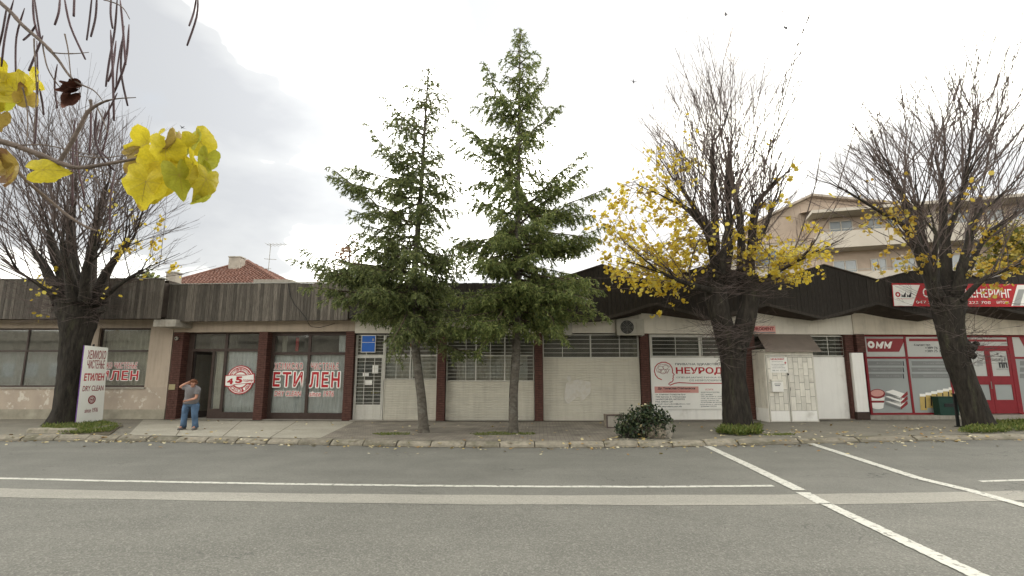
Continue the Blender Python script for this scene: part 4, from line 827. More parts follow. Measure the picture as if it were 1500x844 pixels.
MB().box(F.u(1274.5, 605, -.14), F.L, -.12, .6, 0, zsl - .03).build('plinth', 'concrete', F.o)
c1_, c2_, c3_ = u_(1277), u_(1338.5), u_(1400); zr = F.z(1300, 524, v); zt = zw - .03; zh = F.z(1300, 515.5, v); zq = F.z(1300, 496, v)
w = window(F, [c1_, c2_, c3_], [zsl, zr, zt], v, 'frame_red', .07, pane='film', panes={(0, 1): 'film_light', (1, 1): 'film_light'}, name='shop_window')
vt = v + .026
px_decal(F, [(1268.5, 496), (1326.5, 496), (1317, 515.5), (1271, 515.5)], vt, 'darkred_print', w); px_decal(F, [(1268, 491.5), (1327, 491.5), (1327, 495.5), (1268, 495.5)], vt, 'midgrey_print', w)
o_ = F.at(1276, 505, vt - .004); disc(F, o_, .125, vt - .004, 'white_print', w, 'emblem', r2=.045); 
for xm_ in (1284, 1296):
    px_decal(F, [(xm_ - 1, 510.5), (xm_, 500.5), (xm_ + 1.5, 500.5), (xm_ + 4, 505.5), (xm_ + 8, 500.5), (xm_ + 11, 500.5), (xm_ + 8, 510.5), (xm_ + 4.5, 510.5), (xm_ + 6, 505.5), (xm_ + 4, 509), (xm_ + 1.2, 506), (xm_ + 1, 510.5)], vt - .004, 'white_print', w, 'emblem')
px_decal(F, [(1331.5, 496), (1398, 496), (1398, 500), (1331.5, 500)], vt, 'darkred_print', w)
px_text(F, 'Контакт тел:', 1339, 1363, 503.5, 507, vt, 'black_print', w); px_text(F, '+389 76 22 37 08', 1355, 1395, 508, 511.5, vt, 'black_print', w); px_text(F, '+389 75 30 11 02', 1355, 1395, 512.5, 516, vt, 'black_print', w)
for k in range(3):
    y = 529 + k * 9.3; px_decal(F, [(1271.5, y), (1321, y), (1322, y + 6.5), (1272, y + 6.5)], vt, 'grey_print', w); px_decal(F, [(1322, y), (1323.5, y), (1324.5, y + 7), (1323, y + 7)], vt, 'black_print', w); px_decal(F, [(1335, y), (1396, y), (1397, y + 6.5), (1336, y + 6.5)], vt, 'grey_print', w)
    for xa, s in ((1276, ('Фасади и изолации', 'Термо-хидро изолации', 'Молерај и гипс')[k]), (1345, ('Подни облоги', 'Инженеринг и консалтинг', 'Машинска кошулка')[k])):
        px_text(F, s, xa + (8 if k != 1 else 0), xa + 42, y + 2, y + 4.6, vt - .004, 'midgrey_print', w)
# printed pictures of buckets, packs and cartons
def pd(pts, m, k=0): px_decal(F, pts, vt - .003 * k, m, w, 'printed_picture')
def elp(cx_, cy_, rx, ry, n=20): return [(cx_ + rx * math.cos(2 * PI * i / n), cy_ + ry * math.sin(2 * PI * i / n)) for i in range(n)]
pd([(1275, 582), (1296, 582), (1294, 597), (1278, 597)], 'white_print', 1); pd(elp(1286, 597, 8, 2.5), 'white_print', 2); pd([(1276, 587), (1295.5, 587), (1295, 590), (1276.5, 590)], 'darkred_print', 3); pd(elp(1285, 577, 11.5, 7), 'darkred_print', 3); pd(elp(1285, 576, 9.5, 5), 'pink_print', 4)
for k in range(3):
    y = 574 + k * 7; pd([(1297, y), (1308, y - 3 + k), (1326, y + 3), (1319, y + 8)], 'white_print', 1 + k); pd([(1297, y + 1.5), (1319, y + 8.5), (1319, y + 12), (1297, y + 5)], 'grey_print', 2 + k); pd([(1319, y + 8.5), (1329, y - 1), (1330, y + 4), (1320, y + 12)], 'darkred_print', 2 + k)
for k in range(6):
    x = 1347 + k * 8.5; y = 577 - k * 1.9; hh = 24 - k * 1.6; pd([(x, y), (x + 11, y), (x + 11.5, y + hh), (x + 1.5, y + hh)], 'yellow_print', 1 + k * .5); pd([(x, y), (x + 11, y), (x + 11.2, y + 4), (x + .2, y + 4)], 'white_print', 1.3 + k * .5); pd([(x + 7.5, y + 4.5), (x + 9.5, y + 4.5), (x + 10, y + hh - 3), (x + 8, y + hh - 3)], 'black_print', 1.4 + k * .5)
# red double door
d0, d1, d2, d3 = u_(1404), u_(1432, 550), u_(1462, 600), u_(1492, 600); zd = F.z(1455, 510, v); d2 = u_(1459, 600)
d0 = d2 - (d3 - d2)
dw = MB().box(d0 - .1, d0 - .03, v, v + .08, zsl, zt).box(d3 + .0, d3 + .1, v, v + .08, zsl, zt).box(d0 - .03, d3, v + .003, v + .077, zd, zd + .08).box(d0 - .03, d3, v + .003, v + .077, zt - .05, zw).build('door_frame', 'frame_red', F.o)
MB().box(d0 - .03, d3, v + .03, v + .04, zd + .08, zt - .05).build('pane', 'film_light', dw); MB().box(d0, d3 - .02, v + .024, v + .029, zt - .2, zt - .12).build('print', 'darkred_print', dw)
px_text(F, 'Телефон: 047 203 510', 1428, 1443, 502.5, 504.5, vt, 'grey_print', dw); px_text(F, 'www.omm.com.mk', 1467, 1480, 502.5, 504.5, vt, 'grey_print', dw)
zmA = F.z(1455, 551, v); zmB = F.z(1455, 563.5, v); zlo = F.z(1455, 586, v)
for x0, x1 in ((d0, d2 - .006), (d2 + .006, d3)):
    d_ = MB().box(x0, x0 + .09, v + .01, v + .06, zsl, zd - .01).box(x1 - .09, x1, v + .01, v + .06, zsl, zd - .01).box(x0 + .09, x1 - .09, v + .01, v + .06, zd - .1, zd - .01).box(x0 + .09, x1 - .09, v + .012, v + .058, zmB, zmA).box(x0 + .09, x1 - .09, v + .012, v + .058, zsl, zlo).build('door_leaf', 'frame_red', F.o)
    MB().box(x0 + .09, x1 - .09, v + .03, v + .036, zmA, zd - .1).build('pane', 'film_light', d_); MB().box(x0 + .09, x1 - .09, v + .03, v + .036, zlo, zmB).build('pane', 'film', d_)
MB().tube([(d2 - .06, v - .03, 1.0), (d2 - .06, v - .03, 1.25)], .012).build('handle', 'metal_grey', F.o)
MB().box(c3_ + .035, d0 - .1, v + .01, v + .12, 0, zw).build('wall', 'plaster_cream', F.o)
px_text(F, 'пп', 1463.5, 1475.5, 531, 539, v + .022, 'black_print', F.o, off=.04); px_text(F, 'КОНТАКТ', 1460, 1480, 540, 541.8, v + .022, 'grey_print', F.o)
for (x, y, w2_, h2_) in ((1460, 517, 3, 4), (1465, 520, 3, 4), (1463, 525, 2.5, 4), (1467, 526, 2, 6), (1471, 523, 2.2, 8)): px_decal(F, [(x, y), (x + w2_, y + .8), (x + w2_ * .8, y + h2_), (x - .4, y + h2_ * .7)], v + .024, 'grey_print', F.o)
px_decal(F, [(1431, 529), (1439, 529), (1440, 536), (1432, 536)], v + .024, 'midgrey_print', F.o)
us_ = [d3 + .14, d3 + 1.5, d3 + 2.9, d3 + 4.2]
w = window(F, us_, [zsl, zr, zt], v, 'frame_red', .07, pane='film', panes={(i, 1): 'film_light' for i in range(3)}, name='shop_window')
px_decal(F, [(1492, 493), (1530, 493), (1540, 515), (1504, 515)], vt, 'darkred_print', w)
for k in range(3): y = 529 + k * 9.3; px_decal(F, [(1494, y), (1560, y), (1560, y + 6.5), (1494, y + 6.5)], vt, 'grey_print', w)
# hanging banner
vb = -.98; A_ = F.at(1309.5, 448.5, vb); B_ = F.at(1560, 417, vb)
t = MB().prism([(0, 0), (B_[0] - A_[0], 0), (B_[0] - A_[0], B_[1] - A_[1]), (F.u(1307, 417, vb) - A_[0], B_[1] - A_[1])], 0, .02).build('shop_banner', 'red_print', label='long red and white banner hung across the folded dark roof edge above the leaning trunk', cat='banner')
t.location = F.w(A_[0], vb, A_[1]); t.rotation_euler = (0, 0, F.ang); K = Loc(F, A_, vb)
px_decal(K, [(1307.5, 417.5), (1347.5, 417.5), (1336.5, 448.2), (1310, 448.2)], -.001, 'white_print', t)
oc = K.at(1315, 431.5); disc(K, oc, .085, -.005, 'red_print', t, 'emblem', r2=.04)
for x in (1320.5, 1328.5): px_decal(K, [(x, 435.5), (x + .3, 431), (x + 2.2, 433.5), (x + 6.5, 427.5), (x + 6, 435.5), (x + 3, 435.5), (x + 2.5, 434.6)], -.005, 'black_print', t, 'emblem')
px_decal(K, [(1313, 437.5), (1337, 437.5), (1337, 438.2), (1313, 438.2)], -.005, 'pink_print', t)
px_decal(K, [(1490, 417.5), (1560, 417.5), (1560, 448.2), (1481.5, 448.2)], -.001, 'white_print', t); px_decal(K, [(1492, 424), (1501, 424), (1494, 448), (1484, 448)], -.005, 'midgrey_print', t)
px_text(K, 'ОММ ИНЖЕНЕРИНГ', 1352, 1482, 423, 436, -.001, 'white_print', t, off=.015); px_text(K, '047 203 510 / 076 223 708', 1342, 1451, 441, 445, -.001, 'white_print', t); px_text(K, 'БИТОЛА', 1460, 1478, 441, 445, -.001, 'white_print', t, off=.008)
# ================================================================== vegetation
def smooth_path(pts, k=4):
    pts = [Vector(p) for p in pts]; out = []
    for i in range(len(pts) - 1):
        p0 = pts[max(i - 1, 0)]; p1 = pts[i]; p2 = pts[i + 1]; p3 = pts[min(i + 2, len(pts) - 1)]
        for j in range(k):
            t = j / k; out.append(.5 * ((2 * p1) + (p2 - p0) * t + (2 * p0 - 5 * p1 + 4 * p2 - p3) * t * t + (3 * p1 - p0 - 3 * p2 + p3) * t ** 3))
    return out + [pts[-1]]
def lerpl(l, t):
    t = max(0, min(.9999, t)) * (len(l) - 1); k = int(t); return l[k] * (1 - (t - k)) + l[k + 1] * (t - k)
def bark_tube(mb, pts, rad, n=26, step=.09, amp=.12, seed=0.0, flare=0.0):
    """a limb with ridged, lumpy bark"""
    path = smooth_path(pts, 8); Ls = [0]
    for a, c in zip(path, path[1:]): Ls.append(Ls[-1] + (c - a).length)
    tot = Ls[-1]; m = max(4, int(tot / step)); P_ = []; Rr = []; j = 0
    for i in range(m + 1):
        s = tot * i / m
        while j < len(Ls) - 2 and Ls[j + 1] < s: j += 1
        f = (s - Ls[j]) / max(1e-6, Ls[j + 1] - Ls[j]); P_.append(path[j].lerp(path[j + 1], f)); Rr.append(lerpl(rad, (j + f) / (len(path) - 1)))
    t = (P_[1] - P_[0]).normalized(); a = t.orthogonal().normalized(); k = len(mb.v)
    for i in range(m + 1):
        t = (P_[min(i + 1, m)] - P_[max(i - 1, 0)]).normalized(); a = (a - t * a.dot(t)).normalized(); b = t.cross(a); s = tot * i / m
        for q_ in range(n):
            q = 2 * PI * q_ / n; cx, cy = math.cos(q), math.sin(q)
            rr = Rr[i] * (1 + amp * .9 * noise.noise(Vector((cx * 4.5, cy * 4.5, s * 1.3 + seed))) + amp * .8 * noise.noise(Vector((cx * 1.4, cy * 1.4, s * .9 + seed + 9))) + amp * .35 * noise.noise(Vector((cx * 9, cy * 9, s * 5 + seed))))
            if flare and s < .5: rr *= 1 + flare * (1 - s / .5) ** 2 * (1 + .5 * math.sin(q * 5 + seed))
            p = P_[i] + (a * cx + b * cy) * rr; mb.v.append((p.x, p.y, p.z))
    for i in range(m):
        for q_ in range(n):
            q2 = (q_ + 1) % n; mb.f.append((k + i * n + q_, k + i * n + q2, k + (i + 1) * n + q2, k + (i + 1) * n + q_))
    mb.f.append(tuple(k + m * n + q_ for q_ in range(n)))
    return P_
class Rel:                      # pixel + offset in depth -> local point of a tree
    def __init__(s, px, py, Y): s.Y = Y; p = P(px, py, Y); s.o = Vector((p.x, Y, PAV)); s.k = Y * 1.0 / FPX
    def p(s, px, py, dy=0.0): return P(px, py, s.Y + dy) - s.o
    def m(s, px, py=420): r = ray(px, py); return s.Y / r.y / FPX       # metres per pixel

# ---------------------------------------------------------------- firs
def fir(cx, cy, Y, trunk, env, label, zbot, density, seed, main, leafm, cones=False):
    rs = random.Random(seed); np.random.seed(seed); A = Rel(cx, cy, Y); t = empty('fir_tree', A.o, label=label, cat='tree', group=None)
    tp = [A.p(x, y, 0) for x, y, w in trunk]; tr = [w / 2 * Y / FPX * 1.03 for x, y, w in trunk]
    mb = MB(); tp[0].z -= .1; path = bark_tube(mb, tp, tr, 18, .06, .09, seed, .25); 
    for i in range(26):                         # broken stubs on the bare trunk
        p = path[min(len(path) - 1, 4 + rs.randrange(int(len(path) * .45)))]; q = rs.uniform(0, 2 * PI); d = Vector((math.cos(q), math.sin(q), rs.uniform(-.1, .3))); r0 = .10
        mb.tube([p + d * .05, p + d * rs.uniform(.12, .2)], [.02, .012], 5)
    mb.build('trunk', 'bark_fir', t, smooth=True)
    def tpos(z):
        for a, b in zip(path, path[1:]):
            if b.z >= z: f = (z - a.z) / max(1e-6, b.z - a.z); return a.lerp(b, max(0, min(1, f)))
        return path[-1].copy()
    ez = [A.p(cx, y, 0).z for y, l, r in env]; el = [l for y, l, r in env]; er = [r for y, l, r in env]; trx = [(A.p(x, y, 0).z, A.p(x, y, 0).x) for x, y, w in trunk]
    eL = [A.p(l, y, 0).x for y, l, r in env]; eR = [A.p(r, y, 0).x for y, l, r in env]
    o_ = np.argsort(ez); ez = np.array(ez)[o_]; eL = np.array(eL)[o_]; eR = np.array(eR)[o_]; ztop = path[-1].z
    wood = MB(); pos = []; dr = []; ln = []; wd = []; cpos = []
    def twigs(pts, dens, Ltw):
        L_ = sum((b - a).length for a, b in zip(pts, pts[1:])); n = max(2, int(L_ * dens)); prev = None
        for i in range(n):
            f = (i + rs.random() * .8) / n; f = f ** .85; k = min(int(f * (len(pts) - 1)), len(pts) - 2); g = f * (len(pts) - 1) - k; p = pts[k].lerp(pts[k + 1], g); d = (pts[k + 1] - pts[k]).normalized()
            if f < .12 and rs.random() < .7: continue
            s = d.cross(Vector((0, 0, 1))); s = s.normalized() if s.length > .05 else Vector((1, 0, 0)); s *= 1 if i % 2 else -1
            l = Ltw * (1.05 - .6 * f) * rs.uniform(.5, 1.15); td = (d * rs.uniform(.5, .9) + s * rs.uniform(.5, 1.0) + Vector((0, 0, rs.uniform(-.35, .15)))).normalized()
            tp_ = [p]; c = td.copy()
            for j in range(3): c = (c + Vector((rs.uniform(-.12, .12), rs.uniform(-.12, .12), -.26 - rs.random() * .22))).normalized(); tp_.append(tp_[-1] + c * l / 3)
            wood.tube(tp_, [.006, .005, .004, .002], 3, False)
            m = int(l * 78 * density) + 3
            for j in range(m):
                h = (j + rs.random()) / m * 2.999; kk = int(h); q = tp_[kk].lerp(tp_[kk + 1], h - kk); dd = (tp_[kk + 1] - tp_[kk]).normalized()
                v = Vector((rs.gauss(0, .55), rs.gauss(0, .55), rs.gauss(0, .45) - .05)); w = (dd + v).normalized(); pos.append(q); dr.append(w); ln.append(rs.uniform(.06, .14)); wd.append(rs.uniform(.009, .021))
                if m > 14 and j % 7 == 0:           # third-order sprig
                    q2 = q + w * rs.uniform(.08, .16); 
                    for _ in range(4): pos.append(q.lerp(q2, rs.random())); dr.append((w + Vector((rs.gauss(0, .6), rs.gauss(0, .6), rs.gauss(0, .5)))).normalized()); ln.append(rs.uniform(.05, .1)); wd.append(rs.uniform(.008, .015))
            if cones and rs.random() < .22: cpos.append(tp_[-1].copy())
    def branch(p0, p3, sag, r0, dens=9.5, Ltw=.55):
        d = p3 - p0; n = 7; pts = []
        for i in range(n + 1):
            f = i / n; q = p0 + d * f + Vector((0, 0, -sag * math.sin(PI * f) * .5 + 0)); q += Vector((rs.gauss(0, .03), rs.gauss(0, .03), rs.gauss(0, .025))) * (f > 0) * d.length * .4; pts.append(q)
        wood.tube(pts, [r0 * (1 - .85 * i / n) for i in range(n + 1)], 5, False); twigs(pts, dens, Ltw)
        if d.length > 1.1:
            for _ in range(int(d.length * 2.4)):    # secondary branches
                f = rs.uniform(.25, .85); k = int(f * n); p = pts[k]; s = d.cross(Vector((0, 0, 1))).normalized() * rs.choice((-1, 1)); q = p + (d.normalized() * rs.uniform(.5, .8) + s * rs.uniform(.3, .7) + Vector((0, 0, rs.uniform(-.35, .1)))) * d.length * .33 * (1.1 - f * .5)
                sp = [p.lerp(q, g / 3) + Vector((0, 0, -.05 * math.sin(PI * g / 3))) for g in range(4)]; wood.tube(sp, [r0 * .4, r0 * .3, r0 * .2, .004], 4, False); twigs(sp, dens * 1.0, Ltw * .7)
    z = zbot
    while z < ztop - .12:
        f = (z - zbot) / (ztop - zbot); nb = rs.choice((3, 4, 4, 5)) if f < .85 else 4; q0 = rs.uniform(0, 2 * PI)
        for i in range(nb):
            q = q0 + 2 * PI * i / nb + rs.uniform(-.4, .4); c = math.cos(q); base_ = tpos(z + rs.uniform(-.08, .08)); zi = z
            l = base_.x - float(np.interp(zi, ez, eL)); r = float(np.interp(zi, ez, eR)) - base_.x; side = (r if c > 0 else l); fb = .5 * (l + r) * .8; fb = min(fb, 2.6)
            L_ = (abs(c) * side + (1 - abs(c)) * fb) * rs.uniform(.55, 1.02); L_ = max(.15, L_)
            if rs.random() < .20: L_ *= rs.uniform(.35, .7)
            rise = L_ * (.50 * f - .18) + rs.uniform(-.2, .2) * L_
            branch(base_, base_ + Vector((c * L_, math.sin(q) * L_, rise)), .10 * L_ * (1 - f), .010 + .016 * L_ * .5 + .004, 10.5, min(.62, .18 + L_ * .34))
        z += rs.uniform(.16, .27) * (1 if f > .3 else .62)
    for (x0, y0, x1, y1, dy, sg) in main:
        branch(tpos(A.p(x0, y0, 0).z), A.p(x1, y1, dy), sg, .035, 10, .5)
    for _ in range(int(70 * density)):          # leader
        k = rs.random(); p = tpos(ztop - .5 * k); pos.append(p); q = rs.uniform(0, 2 * PI); dr.append(Vector((math.cos(q), math.sin(q), 1.0)).normalized()); ln.append(.08); wd.append(.012)
    wood.build('branches', 'twig_fir', t, kind='stuff')
    Pn = np.array([tuple(p) for p in pos]); quads('needles', sprays(Pn, np.array([tuple(p) for p in dr]), np.array(ln), np.array(wd)), leafm, t, kind='stuff')
    if cones:
        cb = MB()
        for c in cpos:
            if c.z > ztop * .70: cb.ell(c + Vector((0, 0, -.04)), (.018, .018, .045), 5, 4)
        if cb.v: cb.build('cones', 'cone', t, kind='stuff')
    return t
fir(752, 634, 13.9, [(752, 636, 13.5), (752, 580, 12.5), (756, 520, 12), (758, 450, 11), (758, 380, 9.5), (759, 300, 7.5), (760, 200, 5), (761, 120, 3), (762, 42, 1)],
    [(510, 690, 790), (480, 655, 840), (450, 640, 868), (415, 640, 885), (380, 650, 880), (345, 650, 880), (310, 662, 885), (280, 672, 870), (250, 678, 835), (215, 672, 820), (180, 676, 818), (150, 700, 815), (120, 718, 803), (90, 735, 792), (60, 750, 775), (40, 760, 764)],
    'taller fir with the straight trunk, third shutter bay behind it', P(752, 470, 13.9).z - PAV, .96, 11,
    [(759, 340, 893, 275, .2, -.1), (759, 370, 885, 330, -.3, .2), (759, 315, 858, 222, .3, -.15), (760, 250, 668, 172, .2, .1), (760, 200, 708, 92, -.2, -.1), (760, 260, 662, 205, -.4, .1), (758, 400, 892, 465, -.8, -.2), (758, 420, 868, 440, -1.4, -.2), (758, 410, 830, 500, -1.2, -.2), (760, 215, 820, 155, .3, -.1), (760, 170, 803, 104, 0, 0), (758, 430, 700, 520, -1, -.3), (759, 330, 860, 240, .5, .1)], 'needles2')
fir(620, 636, 13.9, [(621, 637, 15), (618, 590, 13), (611, 530, 11.5), (606, 480, 10.5), (606, 420, 9.5), (612, 340, 8), (618, 260, 6), (622, 190, 4), (628, 99, 1)],
    [(530, 580, 670), (500, 570, 705), (470, 545, 722), (445, 500, 725), (425, 455, 720), (415, 440, 710), (385, 450, 695), (355, 500, 690), (320, 520, 690), (290, 500, 690), (262, 500, 684), (235, 530, 665), (205, 548, 650), (175, 575, 660), (145, 590, 660), (120, 606, 648), (98, 624, 633)],
    'shorter sparse fir with the leaning trunk right of the barred white door', P(606, 480, 13.9).z - PAV, .82, 23,
    [(606, 420, 428, 378, .1, .1), (606, 430, 440, 420, -.5, .1), (606, 420, 470, 440, -.9, .0), (612, 330, 482, 242, .1, .3), (618, 290, 482, 258, .2, .2), (619, 270, 540, 186, -.1, .1), (622, 200, 562, 142, .1, .1), (606, 440, 575, 522, -1.3, -.3), (606, 450, 585, 530, -.9, -.3), (606, 440, 575, 505, -1.5, -.2), (606, 420, 490, 440, -1.1, -.2), (612, 350, 520, 320, .4, .2), (606, 400, 455, 392, .5, .1)], 'needles', cones=True)

# ---------------------------------------------------------------- pollarded street trees
def pollard(cx, cy, Y, trunks, limbs, env, label, seed, nsh, leafzones, centre, hang=60, leafm='yellow_leaf', top=1.0, ivy=()):
    rs = random.Random(seed); np.random.seed(seed); A = Rel(cx, cy, Y); t = empty('lime_tree', A.o, label=label, cat='tree', group=None)
    mb = MB(); CF = 1 / math.sqrt(1 + ((cx - 750) / FPX) ** 2) ** 1.0
    for i, tr in enumerate(trunks):
        pts = [A.p(x, y, dy) for x, y, w, dy in tr]; 
        if i == 0: pts[0].z -= .12
        bark_tube(mb, pts, [w / 2 * Y / FPX * .97 * CF for x, y, w, dy in tr], 40, .05, .14, seed + i * 3, .22 if i == 0 else 0)
    rs2 = random.Random(seed + 5)
    for (x, y, r) in [(tr[-1][0], tr[-1][1], tr[-1][2]) for tr in trunks]:        # burrs
        for _ in range(5): p = A.p(x + rs2.uniform(-.5, .5) * r, y + rs2.uniform(-10, 25), rs2.uniform(-.3, .1)); k = rs2.uniform(.08, .15) * CF; sd = rs2.random() * 20; mb.ell(p, (k, k, k), 14, 10, lambda d: 1 + .35 * noise.noise(Vector(d) * 2.5 + Vector((sd, 0, 0))))
    mb.build('trunk', 'bark', t, smooth=True)
    wood = MB(); seeds_ = []; LD = []; lb = MB(); C = A.p(*centre)
    for k, lm in enumerate(limbs):
        pts = [A.p(x, y, dy) for x, y, w, dy in lm]; path = bark_tube(lb, pts, [w / 2 * Y / FPX * .9 * CF for x, y, w, dy in lm], 14, .08, .16, seed + 40 + k)
        n = len(path)
        for i, p in enumerate(path):
            f = i / n; d = (path[min(i + 1, n - 1)] - path[max(i - 1, 0)]).normalized()
            if f > .25: seeds_.append((p, d, f, 1.0))
        kk = rs.uniform(.035, .06); sd = rs.random() * 30; lb.ell(path[-1], (kk, kk, kk), 10, 8, lambda d: 1 + .5 * noise.noise(Vector(d) * 3 + Vector((sd, 0, 0))))
        tip_r = lm[-1][2] / 2 * Y / FPX * .9 * CF
        for j in range(5 if lm[0][2] > 14 else 3):                  # strong regrown leaders
            i0 = n - 1 if j < 2 else rs.randrange(int(n * .45), n); p = path[i0]; d = (path[min(i0 + 1, n - 1)] - path[max(i0 - 2, 0)]).normalized(); out = (p - C).normalized()
            q = p.copy(); c = (d * .8 + out * .5 + Vector((rs.gauss(0, .28), rs.gauss(0, .35), rs.uniform(-.1, .4)))).normalized(); L_ = rs.uniform(.8, 1.7); pts = [q.copy()]
            for _ in range(7): c = (c + Vector((rs.gauss(0, .13), rs.gauss(0, .13), .03))).normalized(); q = q + c * L_ / 7; pts.append(q.copy())
            r0 = min(.034, max(.02, tip_r * .8)); LD.append((pts, r0))
            for k2 in range(1, 8): seeds_.append((pts[k2], (pts[k2] - pts[k2 - 1]).normalized(), 1.0, 1.6))
    for pts, r0 in LD: lb.tube(smooth_path(pts, 2), [r0 * (1 - .72 * i / 14) * (1 + .12 * math.sin(i * 2.3)) for i in range(15)], 7)
    lb.build('limb', 'bark', t, smooth=True)
    ex = [A.p(x, y, 0) for x, y in env]                        # outline of the crown, polar about its centre
    ang = [math.atan2(p.z - C.z, p.x - C.x) for p in ex]; rad = [math.hypot(p.z - C.z, p.x - C.x) for p in ex]; oo = sorted(range(len(ang)), key=lambda i: ang[i]); ang = [ang[i] for i in oo]; rad = [rad[i] for i in oo]
    tips = []
    def shoot(p, d, L_, r0, up=.35, sub=True):
        n = 6; q = p.copy(); pts = [q.copy()]; c = d.normalized(); bd = Vector((rs.gauss(0, .05), rs.gauss(0, .05), 0))
        for i in range(n):
            c = (c + bd + Vector((rs.gauss(0, .07), rs.gauss(0, .07), up * .09))).normalized(); q = q + c * L_ / n
            v_ = q - C
            if len(pts) > 2 and math.hypot(v_.x, v_.z) > 1.02 * float(np.interp(math.atan2(v_.z, v_.x), ang, rad)): break
            pts.append(q.copy())
        n = len(pts) - 1
        if n < 2: return
        wood.tube(pts, [r0 * (1 - .62 * i / n) for i in range(n + 1)], 3, False); tips.append(pts)
        if sub:
            for _ in range(int(L_ * 2.4 + rs.random())):
                f = rs.uniform(.25, .95) * n; k = min(n - 1, int(f)); pp = pts[k].lerp(pts[k + 1], f - k); dd = (pts[k + 1] - pts[k]).normalized(); s = Vector((rs.gauss(0, 1), rs.gauss(0, 1), rs.gauss(0, .5) + .15)); s = (dd * .95 + s.normalized() * rs.uniform(.35, .7)).normalized(); l = rs.uniform(.15, .32) * L_
                e = pp + s * l * .5; e2 = e + (s + Vector((0, 0, .22))).normalized() * l * .5; wood.tube([pp, e, e2], [max(.0033, r0 * .38), .0032, .0026], 3, False); tips.append([pp, e, e2])
    def reach(p, d):
        best = 3.0; a = math.atan2(d.z, d.x)
        for s in (0.3, .6, 1, 1.5, 2, 2.5, 3, 3.5, 4, 4.5, 5, 5.5, 6, 6.5, 7):
            q = p + d * s; v = q - C; aa = math.atan2(v.z, v.x); R_ = np.interp(aa, ang, rad, period=2 * PI) if False else float(np.interp(aa, ang, rad)); rr = math.hypot(v.x, v.z)
            if rr > R_: return s * .97
        return 3.2
    for i in range(nsh):
        p, d, f, w = rs.choice(seeds_); out = (p - C); out.y *= .8; out = out.normalized() if out.length > .1 else Vector((0, 0, 1))
        dd = (d * rs.uniform(.3, .9) + out * rs.uniform(.5, 1.3) + Vector((rs.gauss(0, .75), rs.gauss(0, .6), rs.uniform(-.25, .7) * top))).normalized()
        mxl = reach(p, dd); L_ = mxl * (rs.uniform(.72, .97) if rs.random() < .7 else rs.uniform(.3, .8)); L_ = min(L_, 5.0)
        if L_ > .25: shoot(p + Vector((rs.gauss(0, .04), rs.gauss(0, .04), 0)), dd, L_, .0048 + .0031 * L_, rs.uniform(.0, .7))
    for i in range(hang):                                      # twiggy skirt round the head of the trunk
        tr = rs.choice(trunks)[-1]; p = A.p(tr[0] + rs.uniform(-.6, .6) * tr[2], tr[1] + rs.uniform(-25, 30), rs.uniform(-.45, .3)); side = rs.choice((-1, 1)); dd = Vector((side * rs.uniform(.3, 1.2), rs.uniform(-1, .3), rs.uniform(-.35, .55))).normalized(); shoot(p, dd, rs.uniform(.3, 1.7), .006, rs.uniform(-.5, .6))
    wood.build('twigs', 'twig', t, kind='stuff')
    # leaves cling to twigs inside the zones given
    allp = []; 
    for pts in tips:
        for a, b in zip(pts, pts[1:]): allp.append(a.lerp(b, rs.random())); 
    out = []; ex_tw = MB(); X = np.array([tuple(p) for p in allp]); lf = []
    for (x0, y0, x1, y1, n) in leafzones:
        if n < 40: continue
        for k in range(n // 15):
            T_ = A.p(rs.uniform(x0, x1), rs.uniform(y0, y1), rs.uniform(-1.1, .9)); S_ = min((rs.choice(seeds_)[0] for _ in range(14)), key=lambda p: (p - T_).length + .8 * max(0, p.z - T_.z)); L_ = (T_ - S_).length
            if L_ < .15 or L_ > 3.6: continue
            pts = [S_.lerp(T_, g / 6) + Vector((0, 0, .16 * L_ * math.sin(PI * g / 6))) + Vector((rs.gauss(0, .03), rs.gauss(0, .03), rs.gauss(0, .03))) * (0 < g < 6) for g in range(7)]
            ex_tw.tube(pts, [.010, .009, .008, .0065, .005, .004, .0025], 3, False)
            for _ in range(rs.randint(3, 6)):
                g = rs.uniform(.35, 1) * 5.99; a = pts[int(g)].lerp(pts[int(g) + 1], g % 1); e_ = a + Vector((rs.gauss(0, .16), rs.gauss(0, .16), rs.gauss(-.03, .14))); ex_tw.tube([a, e_], [.004, .002], 3, False)
                for _ in range(rs.randint(3, 7)): lf.append(tuple(a.lerp(e_, rs.uniform(.3, 1.15)) + Vector((rs.gauss(0, .035), rs.gauss(0, .035), rs.gauss(-.03, .04)))))
    if ex_tw.v: ex_tw.build('leafy_twigs', 'twig', t, kind='stuff')
    if lf: out.append(np.array(lf))
    for (x0, y0, x1, y1, n) in leafzones:
        a = A.p(x0, y1); b = A.p(x1, y0); sel = X[(X[:, 0] > a.x) & (X[:, 0] < b.x) & (X[:, 2] > a.z) & (X[:, 2] < b.z)]
        if len(sel) == 0: continue
        # clustered pick
        cen = sel[np.random.randint(len(sel), size=max(2, n // 9))]; n = n // 3; pk = cen[np.random.randint(len(cen), size=n)] + np.random.normal(scale=(.13, .13, .11), size=(n, 3)); m2 = (pk[:, 0] > a.x - .1) & (pk[:, 0] < b.x + .1); out.append(pk[m2])
    if out:
        Pn = np.concatenate(out); r = np.random.uniform(.034, .064, len(Pn)); quads('leaves', discs(Pn, r, 6), leafm, t, kind='stuff')
    return t
